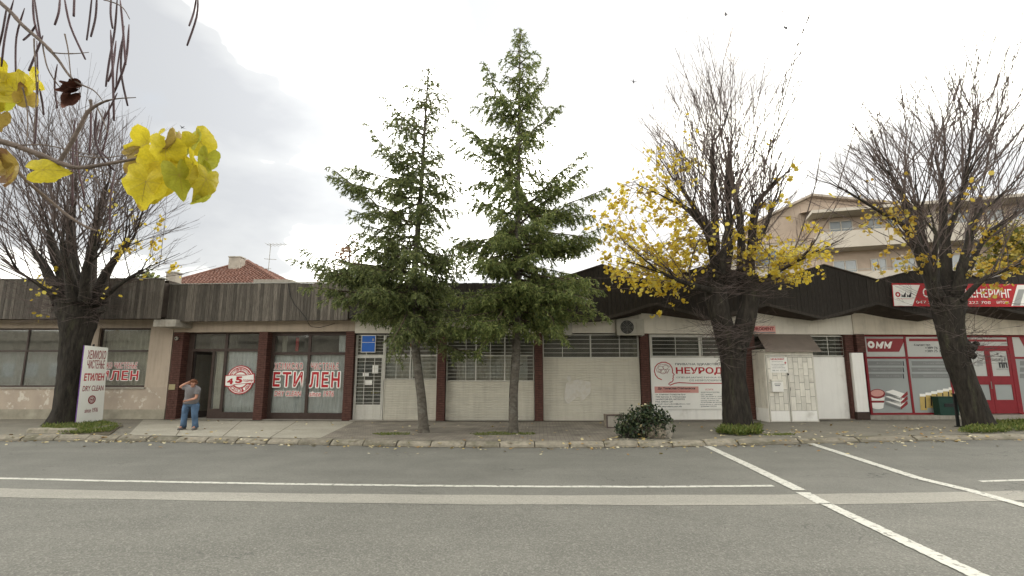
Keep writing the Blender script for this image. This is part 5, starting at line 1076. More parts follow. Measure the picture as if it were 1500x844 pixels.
pollard(1083, 630, 14.6,
    [[(1082, 634, 46, 0), (1079, 600, 40, 0), (1075, 560, 36, 0), (1073, 525, 38, 0), (1073, 498, 46, 0)],
     [(1068, 505, 34, 0), (1060, 480, 32, 0), (1052, 455, 32, -.1), (1048, 430, 34, 0), (1050, 400, 30, 0)],
     [(1082, 505, 32, 0), (1090, 480, 30, 0), (1095, 455, 30, 0), (1097, 430, 32, 0), (1096, 402, 28, 0)]],
    [[(1050, 410, 20, 0), (1048, 370, 17, 0), (1047, 320, 15, .1), (1045, 270, 11, .1), (1043, 220, 7, .1)], [(1060, 410, 18, .2), (1068, 370, 15, .3), (1068, 320, 12, .4), (1066, 280, 10, .4), (1066, 240, 6, .4)],
     [(1085, 415, 18, .0), (1086, 380, 15, -.1), (1085, 330, 12, -.2), (1080, 300, 11, -.3), (1074, 270, 8, -.3)], [(1098, 410, 19, 0), (1100, 370, 16, 0), (1104, 320, 14, 0), (1110, 296, 10, 0), (1126, 278, 7, 0)],
     [(1048, 400, 15, -.2), (1038, 345, 13, -.5), (1020, 318, 11, -.7), (1002, 303, 8, -.8)], [(1050, 390, 13, .3), (1036, 335, 12, .6), (1014, 300, 9, .8), (998, 276, 6, .9)],
     [(1058, 400, 12, -.5), (1062, 350, 10, -.9), (1072, 320, 8, -1.1)], [(1040, 425, 12, -.3), (1005, 415, 8, -.8), (970, 400, 5, -1.2)], [(1105, 420, 12, .2), (1135, 400, 8, -.3), (1165, 385, 5, -.6)], [(1098, 380, 12, .5), (1122, 330, 9, .8), (1132, 300, 6, 1)]],
    [(885, 470), (868, 420), (868, 375), (885, 330), (905, 285), (940, 240), (940, 185), (958, 125), (982, 95), (1025, 80), (1065, 80), (1108, 98), (1145, 130), (1165, 175), (1195, 215), (1205, 270), (1195, 340), (1222, 390), (1200, 430), (1130, 460), (1080, 480), (980, 480)],
    'lime tree with the forked trunk and yellow leaves between the clinic banner and kiosk', 5, 310,
    [(868, 265, 1000, 430, 950), (890, 380, 985, 432, 330), (940, 205, 1010, 300, 130), (940, 330, 1040, 420, 180), (955, 400, 1000, 470, 80), (1000, 420, 1020, 462, 8), (1095, 320, 1180, 410, 480), (1060, 300, 1110, 400, 45), (1140, 370, 1215, 420, 220), (1060, 200, 1180, 300, 50), (1010, 190, 1060, 260, 20), (1000, 340, 1060, 395, 50), (920, 390, 980, 425, 70)],
    (1068, 420, 0), 420)
pollard(1432, 622, 15.2,
    [[(1438, 630, 56, 0), (1427, 600, 46, 0), (1414, 560, 40, 0), (1400, 520, 40, 0), (1392, 485, 46, 0), (1390, 460, 56, 0), (1390, 440, 58, 0)],
     [(1408, 530, 26, 0), (1418, 512, 22, -.15), (1424, 505, 20, -.25)]],
    [[(1378, 450, 34, 0), (1366, 415, 28, 0), (1350, 380, 22, 0), (1340, 350, 19, 0), (1334, 320, 16, .1), (1325, 292, 9, .1)], [(1390, 440, 32, .1), (1386, 400, 26, .2), (1384, 360, 22, .2), (1382, 320, 17, .2), (1380, 262, 10, .2)],
     [(1400, 445, 28, -.1), (1408, 400, 20, -.2), (1418, 360, 17, -.2), (1424, 330, 14, -.1), (1438, 308, 10, 0), (1455, 296, 7, 0)], [(1386, 350, 16, .2), (1400, 310, 12, .1), (1412, 270, 9, 0), (1418, 235, 7, 0)],
     [(1342, 362, 12, 0), (1322, 330, 9, -.1), (1292, 312, 7, -.2), (1240, 280, 4, -.3)], [(1376, 430, 16, .3), (1362, 390, 14, .5), (1352, 345, 11, .6), (1346, 305, 8, .6)], [(1370, 430, 14, -.5), (1368, 390, 12, -.8), (1372, 345, 9, -1)], [(1410, 420, 16, .4), (1430, 370, 13, .7), (1450, 340, 9, .9), (1480, 320, 6, 1)],
     [(1334, 320, 10, .1), (1318, 280, 8, 0), (1306, 258, 5, 0)], [(1410, 440, 14, -.4), (1440, 410, 9, -.8), (1475, 395, 6, -1)]],
    [(1205, 430), (1185, 380), (1165, 350), (1185, 290), (1205, 230), (1235, 175), (1255, 112), (1288, 78), (1330, 70), (1370, 50), (1410, 32), (1450, 48), (1510, 50), (1560, 90), (1600, 150), (1620, 220), (1620, 300), (1600, 380), (1560, 430), (1480, 470), (1400, 490), (1300, 470)],
    'lime tree with the thick leaning trunk in front of the red framed shop', 8, 320,
    [(1255, 310, 1345, 405, 240), (1240, 260, 1300, 300, 25), (1210, 340, 1260, 395, 25), (1430, 330, 1520, 430, 170), (1350, 290, 1400, 400, 30), (1405, 395, 1500, 450, 45), (1300, 240, 1400, 300, 20)],
    (1388, 430, 0), 130, 'ochre_leaf')
pollard(105, 620, 15.9,
    [[(92, 620, 50, 0), (97, 600, 43, 0), (102, 560, 42, 0), (108, 520, 45, 0), (112, 495, 51, 0), (116, 465, 64, 0), (116, 440, 76, 0)]],
    [[(90, 445, 34, 0), (76, 415, 24, 0), (62, 385, 15, 0), (50, 368, 9, 0)], [(100, 440, 36, .2), (92, 400, 26, .3), (78, 365, 18, .3), (72, 338, 10, .3)], [(112, 440, 38, 0), (106, 400, 26, 0), (104, 360, 20, 0), (106, 325, 12, .1), (108, 300, 8, .1)],
     [(128, 440, 34, .1), (132, 400, 24, .2), (136, 360, 18, .2), (142, 320, 11, .3), (150, 290, 7, .3)], [(140, 445, 28, 0), (154, 405, 18, -.1), (172, 375, 12, -.2), (190, 355, 8, -.3)], [(110, 440, 24, -.5), (100, 395, 17, -.9), (92, 355, 11, -1.1)], [(124, 440, 24, -.5), (128, 395, 16, -.9), (138, 360, 11, -1.2)],
     [(84, 440, 12, -.3), (58, 418, 7, -.7), (30, 400, 4, -1)], [(148, 440, 12, -.2), (178, 415, 7, -.6), (205, 398, 4, -.9)]],
    [(-90, 440), (-110, 380), (-100, 320), (-60, 240), (-10, 185), (30, 160), (80, 148), (130, 148), (185, 160), (232, 190), (255, 230), (280, 285), (300, 335), (280, 390), (250, 430), (200, 460), (110, 480), (20, 460)],
    'bare lime tree with the thickest trunk beside the white advertising board', 17, 320,
    [(150, 280, 230, 370, 50), (215, 320, 275, 400, 75), (20, 395, 75, 465, 40), (105, 400, 180, 450, 32), (60, 250, 110, 300, 6), (170, 400, 200, 440, 12)],
    (110, 425, 0), 230, top=.8)

# ---------------------------------------------------------------- the catalpa whose branches hang into the picture
cat = empty('catalpa_tree', (-5.2, 1.6, 0), label='nearby catalpa branches with big yellow leaves and long hanging pods, top left corner', cat='tree')
Yc = 2.15; co = Vector((-5.2, 1.6, 0))
def cp(x, y, dy=0.0): return P(x, y, Yc + dy) - co
tb = MB(); bark_tube(tb, [(0, 0, -.2), (.05, .02, 1.5), (.0, .1, 3.0), (-.1, .0, 4.6)], [.22, .17, .14, .09], 24, .08, .12, 3, .3); tb.build('trunk', 'bark', cat, smooth=True)
def near_limb(pts, rad, seed=0):
    path = smooth_path(pts, 5); rr = [lerpl(rad, i / (len(path) - 1)) * (1 + .15 * noise.noise(Vector((i * .6, seed, 0))) + (.25 if i % 9 == 0 else 0)) for i in range(len(path))]
    path = [p + Vector((noise.noise(p * 9), 0, noise.noise(p * 9 + Vector((5, 5, 5))))) * .004 for p in path]
    return MB().tube(path, rr, 8).build('limb', 'twig_near', cat, smooth=True)
near_limb([(.0, .1, 2.0), (1.3, .2, 2.25), cp(-260, 170, .1), cp(-60, 200), cp(0, 207), (cp(40, 220)), cp(87, 238), cp(121, 246), cp(181, 236), cp(228, 226)], [.05, .035, .022, .016, .013, .0115, .011, .0085, .0065, .005], 1)
near_limb([cp(87, 238), cp(98, 220), cp(109, 201), cp(124, 172), cp(133, 161), cp(150, 150), cp(169, 145), cp(199, 142)], [.0095, .009, .0085, .008, .0075, .005, .003, .0018], 2)
near_limb([cp(133, 161), cp(134, 155), cp(133, 147)], [.006, .0055, .006], 12)
near_limb([(-.05, .05, 3.9), cp(-330, -160, .1), cp(-120, -90), cp(0, 4), cp(32, 36), cp(64, 64), cp(85, 87), cp(107, 117), cp(137, 133), cp(151, 149)], [.04, .03, .014, .0085, .0078, .0070, .006, .0045, .0028, .0016], 3)
near_limb([cp(-200, 160, .05), cp(-80, 195, .05), cp(0, 231, .05), cp(40, 266, .05), cp(80, 300, .05), cp(117, 328, .05), cp(141, 338, .05)], [.013, .011, .0085, .0075, .0065, .0055, .004], 4)
for k, pts in enumerate(([(62, 62), (70, 100), (85, 125), (97, 135)], [(50, 57), (52, 100), (54, 130), (50, 200)], [(64, 64), (75, 76), (110, 78), (130, 77)], [(33, 128), (40, 160), (41, 190), (38, 214)], [(20, 215), (60, 212), (110, 222), (150, 230)], [(60, 228), (90, 245), (130, 260), (185, 272)], [(40, 220), (70, 240), (95, 258)], [(141, 155), (150, 175), (158, 195)], [(110, 228), (150, 232), (190, 226)], [(121, 246), (150, 252), (180, 270)], [(95, 50), (100, 75), (104, 118)], [(152, 0), (178, 10), (190, 28)])):
    near_limb([cp(x, y, random.uniform(-.04, .04)) for x, y in pts], [.0032, .0028, .0022, .0014], 20 + k)
POD = [[(20, 0), (12, 30), (6, 62), (2, 98)], [(36, 12), (24, 55), (23, 108)], [(50, -6), (55, 30), (60, 60)], [(88, -4), (86, 18), (80, 37)], [(94, -5), (103, 38), (125, 87)], [(109, -6), (108, 24)], [(135, -8), (131, 30), (127, 59)], [(142, -8), (140, 25), (133, 54)],
       [(163, -6), (162, 20), (165, 42)], [(172, -5), (168, 45), (160, 90), (155, 127)], [(162, 44), (165, 100), (167, 177)], [(189, 36), (184, 90), (167, 136)], [(182, 38), (177, 100), (187, 155)], [(170, 60), (165, 100), (158, 120)], [(178, 60), (172, 100), (170, 130)], [(176, 0), (180, 40), (184, 95)],
       [(288, -6), (284, 18), (277, 38)], [(290, -6), (288, 25), (274, 67)], [(84, 94), (80, 125), (84, 158)], [(133, 150), (133, 190), (131, 226)], [(142, 161), (139, 200), (150, 232), (168, 250)], [(155, 162), (148, 190), (144, 210)], [(168, 252), (162, 290), (161, 338)], [(110, 172), (107, 220), (106, 302)], [(114, 180), (112, 230), (124, 290)],
       [(63, 52), (52, 80), (42, 104)], [(53, 36), (44, 50), (34, 59)], [(58, 130), (62, 150), (64, 168)], [(54, 60), (55, 130), (52, 200), (49, 213)], [(48, -6), (50, 30), (58, 58)], [(172, 136), (160, 160), (150, 180)], [(10, 10), (4, 45), (-2, 70)], [(160, 150), (158, 190), (150, 222)], [(146, 175), (140, 210), (160, 235)]]
for k, pts in enumerate(POD):
    path = smooth_path([cp(x, y, random.uniform(-.02, .02) + (k % 5) * .03) for x, y in pts], 4); n = len(path); w = random.uniform(.0036, .005)
    MB().tube(path, [w * (.35 + .65 * min(1, 5 * min(i / n + .02, 1.03 - i / n))) for i in range(n)], 6).build('seed_pod', 'pod', cat, smooth=True)
def big_leaf(cx, cy, size, roll, tiltx, tilty, m='catalpa', asp=1.0, curl=.25, dy=0.0, seed=0, fold=.25):
    """heart-shaped leaf hanging from its stalk: size in pixels across"""
    S = size * .93 * Yc / FPX / .85; rs = random.Random(seed); n = 40; rings = 8; vs = [(0, 0, 0)]; fs = []; wv = rs.uniform(0, 6); sg = 1 if seed % 2 else -1
    def Y_(x, z):
        f = math.hypot(x, z); th = math.atan2(x, z)
        return curl * (x * x * 1.8 + .9 * z * z) * sg - fold * abs(x) + .10 * f * f * math.sin(4 * th + wv) + .09 * f * f * math.sin(9 * th + wv * 2) + .12 * f * noise.noise(Vector((x * 3.5, z * 3.5, seed)))
    for r in range(1, rings + 1):
        for j in range(n):
            th = 2 * PI * j / n; a = abs(math.remainder(th, 2 * PI)); R_ = .50 + .07 * math.exp(-((a - .95) / .5) ** 2); R_ *= 1 - .62 * math.exp(-(a / .30) ** 2); R_ *= 1 + .62 * math.exp(-((a - PI) / .30) ** 2) + .10 * math.exp(-((a - 2.2) / .5) ** 2)
            R_ *= 1 + .05 * noise.noise(Vector((math.cos(th) * 3, math.sin(th) * 3, seed * 7.3))) + .02 * math.sin(17 * th)
            f = r / rings * R_; x = math.sin(th) * f * asp; z = math.cos(th) * f; vs.append((x * S, Y_(x, z) * S, z * S))
    for j in range(n): fs.append((0, 1 + j, 1 + (j + 1) % n))
    for r in range(rings - 1):
        for j in range(n): a = 1 + r * n; fs.append((a + j, a + n + j, a + n + (j + 1) % n, a + (j + 1) % n))
    o = MB().add(vs, fs).build('leaf', m, cat, smooth=True); o.location = cp(cx, cy, dy); o.rotation_euler = (R(tiltx), R(roll), R(tilty))
    if m != 'dead_leaf':
        vn = MB()
        for (x1, z1, w_) in ((0, -.66, .009), (.30, -.34, .006), (-.30, -.34, .006), (.40, .04, .006), (-.40, .04, .006), (.24, .28, .004), (-.24, .28, .004)):
            vn.tube([(x1 * asp * g / 6 * S, (Y_(x1 * asp * g / 6, z1 * g / 6) - .006) * S, z1 * g / 6 * S) for g in range(7)], [w_ * S * (1 - .8 * g / 6) for g in range(7)], 4, False)
        for z0 in (-.2, -.38):
            for sd in (-1, 1): vn.tube([(sd * .22 * asp * g / 4 * S, (Y_(sd * .22 * asp * g / 4, z0 - .14 * g / 4) - .006) * S, (z0 - .14 * g / 4) * S) for g in range(5)], [.004 * S * (1 - .7 * g / 4) for g in range(5)], 4, False)
        vn.build('veins', 'leaf_vein', o)
    return o
LV = [(214, 266, 50, 12, 8, 8, 'catalpa', 1.1, .25, -.07), (240, 256, 47, -8, -12, -18, 'catalpa', 1.0, .3, -.02), (243, 218, 40, 10, 30, 15, 'catalpa', 1.1, .5, -.09), (276, 212, 40, -15, -25, 15, 'catalpa_green', 1.0, .4, .03), (262, 256, 46, -22, 10, 48, 'catalpa_green', .8, .5, -.05),
      (282, 240, 42, -14, 18, -20, 'catalpa', 1.0, .4, -.03), (293, 206, 44, -38, 5, 35, 'catalpa', .9, .5, .03), (303, 232, 34, 5, 10, 50, 'catalpa_green', .8, .4, .05), (302, 262, 42, 14, 0, 55, 'catalpa', .85, .6, -.02), (216, 210, 40, 75, 35, 10, 'catalpa', 1.0, .5, .03), (202, 236, 34, 60, 10, 20, 'catalpa_brown', 1.0, .7, .02),
      (228, 238, 42, 20, 0, 30, 'catalpa', .9, .4, .0), (257, 203, 30, 4, 15, 70, 'catalpa_brown', .6, 1.0, -.1), (288, 256, 42, -24, 10, 35, 'catalpa_green', .85, .5, .06), (232, 200, 30, 85, 20, -20, 'catalpa', .8, .7, .05), (238, 272, 38, 25, 0, 30, 'catalpa', .9, .5, .04),
      (300, 284, 26, 30, 10, 65, 'catalpa_green', .7, .8, .0), (222, 286, 28, 30, 10, 50, 'catalpa', .8, .7, .05), (196, 222, 26, 95, 20, 30, 'catalpa_brown', .9, .8, .03),
      (26, 136, 52, 130, 15, 20, 'catalpa', 1.0, .4, .03), (44, 116, 40, 105, 60, 0, 'catalpa', .9, .4, .05), (6, 112, 44, 60, 20, 10, 'catalpa', 1.0, .4, .05), (2, 146, 30, 20, 10, 30, 'catalpa_green', 1, .4, .02), (40, 150, 30, 160, 10, 35, 'catalpa_brown', .9, .7, .04), (0, 172, 26, 10, 20, 30, 'catalpa_brown', .8, .6, .02),
      (28, 247, 48, 70, 50, 10, 'catalpa_brown', 1.0, .5, -.03), (62, 249, 40, 250, 45, -15, 'catalpa', .9, .5, -.04), (12, 240, 34, 60, 40, 30, 'catalpa_brown', 1, .6, -.01), (-18, 140, 50, 10, 20, 0, 'catalpa', 1, .3, 0)]
for k, (x, y, s, ro, tx, ty, m, asp, cu, dy) in enumerate(LV): big_leaf(x, y, s, ro, tx, ty, m, asp, cu, dy, k + 1)
for (x, y, s, ro, ty) in ((100, 142, 26, 20, 60), (108, 132, 22, 60, 40), (116, 128, 20, 90, 20)): big_leaf(x, y, s, ro, 20, ty, 'dead_leaf', .7, 1.4, .02, 40 + x, .6)

# ---------------------------------------------------------------- small growth at the ground
def grass_patch(pts, n, hmin, hmax, seed, name, label, m='grass', wide=.012, mound=.0):
    np.random.seed(seed); A = np.array([[G(x, y, PAV).x, G(x, y, PAV).y] for x, y in pts]); c = A.mean(0); out = []; lo = A.min(0); hi = A.max(0)
    from mathutils.geometry import intersect_point_quad_2d
    def inside(p):
        s = False; j = len(A) - 1
        for i in range(len(A)):
            if (A[i][1] > p[1]) != (A[j][1] > p[1]) and p[0] < (A[j][0] - A[i][0]) * (p[1] - A[i][1]) / (A[j][1] - A[i][1]) + A[i][0]: s = not s
            j = i
        return s
    while len(out) < n:
        p = lo + (hi - lo) * np.random.rand(2)
        if inside(p) and noise.noise(Vector((p[0] * 3, p[1] * 3, seed))) > -.35: out.append(p)
    X = np.array(out); h = np.random.uniform(hmin, hmax, n) * (.7 + .6 * np.random.rand(n)); pos = np.column_stack([X, np.full(n, PAV + .0)]); d = np.column_stack([np.random.normal(0, .6, (n, 2)), np.random.uniform(.3, 1, n)])
    pos[:, 2] += np.random.rand(n) * mound
    return quads(name, sprays(pos, d, h, np.random.uniform(wide * .6, wide * 1.3, n)), m, None, kind='stuff', label=label, cat='grass')
MB().hprism([(p.x, p.y) for p in (G(64, 634, PAV), G(160, 638, PAV), G(176, 626, PAV), G(150, 620, PAV), G(70, 621, PAV))], PAV - .02, PAV + .02).build('tree_bed', 'soil', kind='structure')
grass_patch([(58, 633), (110, 637), (160, 634), (176, 625), (150, 620), (115, 623), (66, 624)], 5200, .05, .12, 1, 'grass_patch', 'grass and leaves in the kerbed bed round the leftmost lime trunk', mound=.06)
grass_patch([(1050, 636), (1060, 628), (1090, 625), (1114, 628), (1116, 637), (1085, 639)], 3600, .05, .16, 2, 'grass_patch', 'bright weeds round the foot of the forked lime trunk', mound=.10, wide=.018)
grass_patch([(1404, 634), (1420, 629), (1460, 622), (1530, 618), (1560, 624), (1500, 632), (1440, 636)], 6000, .05, .13, 3, 'grass_patch', 'grass patch round the foot of the leaning lime trunk', mound=.10, wide=.016)
for k, (pts, n, lab) in enumerate((([(545, 636), (560, 634), (600, 634), (600, 637), (560, 638)], 500, 'thin dry grass left of the leaning fir trunk'), ([(682, 636), (720, 633), (790, 634), (780, 637), (700, 638)], 900, 'thin dry grass round the straight fir trunk'), ([(1118, 636), (1160, 635), (1165, 638), (1120, 638)], 350, 'thin weeds in the pavement crack right of the forked trunk'))):
    grass_patch(pts, n, .02, .045, 30 + k, 'grass_patch', lab)
# kerb blocks of the left tree bed
for (a, c, w_, h_, lab) in (((38, 634.5), (106, 635.5), .16, .13, 'mossy stone edging block in front of the leftmost tree bed'), ((140, 631.5), (181, 625.5), .13, .10, 'slanting stone edging block right of the white advertising board')):
    p0 = G(*a, PAV); p1 = G(*c, PAV); d = (p1 - p0); L_ = d.length; vs = []; fs = []; n = 12
    for i in range(n + 1):
        x = L_ * i / n
        for (y, z) in ((0, 0), (.02, h_ * .7), (.05, h_), (w_ - .03, h_ * .97), (w_, h_ * .7), (w_, 0)):
            e_ = .86 if i in (0, n) else 1; q = .014 * noise.noise(Vector((x * 3, y * 9, z * 9))); vs.append((x, y + q, z * e_ + (q if z else 0)))
    for i in range(n):
        for j in range(5): fs.append((i * 6 + j, (i + 1) * 6 + j, (i + 1) * 6 + j + 1, i * 6 + j + 1))
    fs += [tuple(range(6)), tuple(n * 6 + j for j in range(5, -1, -1))]
    o = MB().add(vs, fs).build('edging_stone', 'kerb', label=lab, cat='edging stone'); o.location = p0; o.rotation_euler = (0, 0, math.atan2(d.y, d.x))
# fallen leaves
np.random.seed(77); rs = random.Random(77); Lp = []
for _ in range(700):
    x = rs.uniform(-13, 13); y = YK(x) + (rs.gauss(.0, .16) if rs.random() < .68 else rs.uniform(-1.3, 4.6)); z = PAV + .012 if y > YK(x) + .2 else (.012 if y < YK(x) else .09)
    if x > 4 and rs.random() < .3: x = rs.uniform(3, 12)
    Lp.append((x, y, z))
for (x, y, s, n) in ((7.0, 14, .7, 50), (-9.6, 13.0, .5, 40), (11.5, 15, .9, 60), (3.0, 12.5, .5, 30), (9, 13.1, 1.2, 60)):
    for _ in range(n): xx, yy = rs.gauss(x, s), rs.gauss(y, s * .5); yy = max(yy, YK(xx) - .3); Lp.append((xx, yy, PAV + .015 if yy > YK(xx) + .2 else (.012 if yy < YK(xx) else .09)))
Lp = np.array(Lp); quads('fallen_leaves', discs(Lp, np.random.uniform(.018, .045, len(Lp)), 6, (0, 0, 1), .25), 'litter', None, kind='stuff', label='fallen leaves scattered along the kerb and pavement', cat='leaves')
LFL = ['right below the foot of the white advertising board', 'between the mossy edging stone and the advertising board', 'at the kerb below the round bush', 'on the road between the two crossing lines', 'on the kerb just right of the round bush', 'on the kerb below the anniversary emblem', 'on the road left of the advertising board', 'on the road below the leftmost trunk', 'at the left edge of the weeds by the forked trunk', 'on the kerb below the wide roller shutter', 'on the kerb below the head profile banner', 'on the road below the leaning lime trunk']
for k, (x, y, s) in enumerate(((148, 634, .07), (131, 632, .06), (938, 652, .06), (1090, 653, .07), (960, 650, .05), (330, 650, .05), (112, 647, .05), (65, 650, .05), (1058, 640, .06), (860, 650, .055), (975, 648, .05), (1430, 642, .05))):
    p = G(x, y, PAV if y < 648 else .0); b = MB(); n = 10; vs = [(0, 0, .018)] + [(s * math.cos(2 * PI * i / n) * (1 + .3 * math.sin(i * 2.1 + k)), s * math.sin(2 * PI * i / n) * (1 + .3 * math.cos(i * 1.7 + k)), .01 + .03 * abs(math.sin(i * 1.3 + k))) for i in range(n)]
    o = b.add(vs, [(0, 1 + i, 1 + (i + 1) % n) for i in range(n)]).build('fallen_leaf', 'litter', label='pale dry curled leaf ' + LFL[k], cat='leaf', group='large dry leaves by the kerb'); o.location = p + Vector((0, 0, .01 if y >= 648 else .012))
# bush, stone, planter
bp_ = G(943, 643, PAV); bush = empty('holly_bush', bp_, label='low dark round bush with glossy leaves at the kerb', cat='bush')
np.random.seed(5); rs = random.Random(5); wd_ = MB(); pos = []; kx = bp_.y / FPX
def bz(px, py): q = P(px, py, bp_.y + .25); return q - bp_
cl = [(925, 628, 24), (945, 622, 27), (965, 622, 20), (975, 628, 13), (915, 620, 15), (935, 610, 17), (955, 608, 17), (948, 602, 10), (920, 636, 14), (958, 636, 11), (905 + 5, 630, 9), (970, 612, 12)]
for (x, y, r) in cl:
    c = bz(x, y); R_ = r * kx * 1.0; n = int(260 * (r / 16) ** 2); d = unit(np.random.normal(size=(n, 3))); rr = R_ * np.random.uniform(.55, 1.12, n)[:, None]; X = np.array(tuple(c)) + d * rr * np.array([1, .9, .95]); X = X[X[:, 2] > .02]; pos.append(X)
    for _ in range(6): wd_.tube([(0.05, .25, 0), tuple(c * .6), tuple(c + Vector((rs.gauss(0, .1), rs.gauss(0, .1), rs.gauss(0, .1))))], [.018, .01, .004], 4, False)
X = np.concatenate(pos); wd_.build('stems', 'twig', bush, kind='stuff'); quads('foliage', discs(X, np.random.uniform(.016, .034, len(X)), 5), 'bush_leaf', bush, kind='stuff')
np.random.seed(8); Y_ = X[np.random.randint(len(X), size=26)]; Y_ = Y_[Y_[:, 1] < .3]; quads('caught_leaves', discs(Y_ + [0, -.03, .02], np.random.uniform(.02, .045, len(Y_)), 6), 'litter', bush, kind='stuff')
def rock(x, y, w, h, name, label, cat_, m='stone', seed=1.0, dy=0.0):
    p = G(x, y, PAV); b = MB(); b.ell((0, 0, h * .42), (w / 2, w * .3, h * .62), 18, 12, lambda d: 1 + .30 * noise.noise(d * 1.7 + Vector((seed, 0, 0))) + .10 * noise.noise(d * 5 + Vector((seed, 3, 0)))); b.v = [(a, c, max(0, e)) for a, c, e in b.v]
    o = b.build(name, m, label=label, cat=cat_); o.location = p + Vector((0, dy, 0)); return o
rock(964, 641.5, .55, .34, 'boulder', 'rough broken stone half covered by the round bush', 'stone', seed=2.2); rock(979, 642, .22, .38, 'concrete_lump', 'narrow grey concrete stump at the right edge of the round bush', 'stone', 'concrete', 5.1)
A_ = G(889, 627, PAV); B_ = G(915, 627, PAV); w_ = B_.x - A_.x; pb = empty('planter_box', A_, label='old brown concrete planter box left of the round bush', cat='planter'); h_ = .36
MB().box(0, w_, 0, .035, 0, h_).build('panel', 'concrete', pb); MB().box(0, .035, .036, .5, 0, h_).build('panel', 'stone', pb); MB().box(w_ - .035, w_, .036, .5, 0, h_).build('panel', 'stone', pb); MB().box(.036, w_ - .036, .465, .5, 0, h_).build('panel', 'stone', pb); MB().box(.036, w_ - .036, .036, .464, .0, h_ - .08).build('soil', 'soil', pb)
MB().box(-.01, .03, -.012, -.001, 0, h_ + .01).box(.03, w_, -.012, -.001, h_ - .03, h_ + .01).box(.03, w_, -.012, -.001, 0, .03).build('rim', 'twig', pb)
# green bin and black post
A_ = G(1376, 609, .2); vq = .06; u0, z0 = Om.at(1375.5, 606, -.05); u1, z1 = Om.at(1400, 581, -.05); zs_ = Om.z(1388, 606, -.05)
gb = empty('green_bin', Om.w(u0, -.05, 0), Om.ang, label='dark green metal bin standing against the shop window left of the leaning trunk', cat='bin'); w_ = u1 - u0; h_ = z1; zs0 = Om.z(1330, 606.5, .2) - .03
b = MB().prism([(0, zs0), (w_, zs0), (w_ + .01, h_ - .03), (-.01, h_ - .03)], -.06, .20); b.build('body', 'green_bin', gb); MB().box(-.03, w_ + .03, -.085, .22, h_ - .03, h_).build('rim', 'green_bin', gb); MB().box(w_ * .25, w_ * .75, -.075, -.062, h_ * .55, h_ * .7).build('label_plate', 'black_metal', gb)
A_ = G(1404, 625, PAV); po = empty('metal_post', A_, label='short black metal post left of the leaning lime trunk', cat='post'); MB().box(-.04, .04, -.02, .02, 0, .92).build('upright', 'black_metal', po); MB().box(-.07, .07, -.03, .03, .92, .95).build('cap', 'black_metal', po); MB().box(-.09, .09, -.05, .05, 0, .02).build('foot', 'black_metal', po)

# ---------------------------------------------------------------- advertising board leaning on its post
pA = G(110.5, 623.5, PAV); pB = G(150, 619.2, PAV); d = pB - pA; d.z = 0; Lb = d.length; sb = empty('advertising_board', pA, math.atan2(d.y, d.x), label='tall white dry cleaning board with dark red lettering, slanting top edge', cat='sign board')
rz = math.atan2(d.y, d.x); nrm = Vector((-math.sin(rz), math.cos(rz), 0)); ex_ = Vector((math.cos(rz), math.sin(rz), 0))
def bpx(px, py): r = ray(px, py); C = Vector((0, 0, CZ)); t = -(C - pA).dot(nrm) / r.dot(nrm); p = C + r * t - pA; return p.dot(ex_), p.z
c4 = [bpx(110.5, 624), bpx(150, 618), bpx(158.5, 509.5), bpx(124, 506)]; c4[0] = (c4[0][0], .03); c4[1] = (c4[1][0], .03)
MB().prism(c4, 0, .022).build('board_face', 'board', sb); MB().prism([(c4[0][0] - .010, .03), (c4[0][0] - .001, .03), (c4[3][0] - .001, c4[3][1]), (c4[3][0] - .010, c4[3][1])], -.002, .024).build('edge_strip', 'print_purple', sb)
MB().box(c4[2][0] * .35, c4[2][0] * .35 + .04, .024, .06, 0, c4[3][1] + .05).build('support_post', 'black_metal', sb); MB().box(.02, c4[1][0] - .02, .01, .04, -.05, .03).build('foot', 'black_metal', sb)
def btext(s, xa, xb, yt, yb, m='darkred_print', off=.03, skew=0): a = bpx(xa, yb); c = bpx(xb, yt); o = text(s, a[0], c[0], a[1], c[1], -.002, m, sb, off=off); return o
btext('ХЕМИСКО', 127.5, 156, 514, 526, off=.012); btext('ЧИСТЕЊЕ', 127, 154, 528, 540, off=.012); btext('ЕТИЛЕН', 122.5, 153, 547, 558, 'red_print', .03); btext('DRY CLEAN', 120.5, 152, 564.5, 573.5, off=.01); btext('since 1976', 123.5, 143.5, 597, 605, off=.01)
o_ = bpx(134.5, 585.5)
class _F:
    o = sb
disc(_F, o_, .13, -.002, 'darkred_print', sb, 'emblem', r2=.09); disc(_F, o_, .075, -.002, 'darkred_print', sb, 'emblem', r2=.06); text('40', o_[0] - .06, o_[0] + .06, o_[1] - .035, o_[1] + .035, -.003, 'darkred_print', sb, off=.03)

# ================================================================== what stands behind the row
# house with the hipped red roof
Yh = 30.0
def H(px, py, Y): return P(px, py, Y)
ap0 = H(337, 388, Yh + 4); e1_ = H(232, 419, Yh); e2_ = H(412, 419, Yh); ap = H(352, 379, Yh + 4)
hs = empty('red_roofed_house', (e1_.x, Yh, 0), label='small house with weathered red tiled hip roof behind the dry cleaner', cat='house'); O = Vector((e1_.x, Yh, 0)); wd = (H(432, 414, Yh + 1).x - O.x); zz = H(330, 414, Yh).z - .25
MB().box(.4, wd - .4, .4, 9.6, 0, zz).build('wall', 'far_wall', hs)
Ax = ap.x - O.x; Az = ap.z; rf = MB(); cor = [(0, 0, zz), (wd, 0, zz), (wd, 10, zz), (0, 10, zz)]; apx = (Ax, 5, Az)
rf.add([cor[0], cor[1], cor[2], cor[3], apx], [(0, 1, 4), (1, 2, 4), (2, 3, 4), (3, 0, 4), (3, 2, 1, 0)]); roof = rf.build('roof', 'roof_tile', hs)
tl = MB()
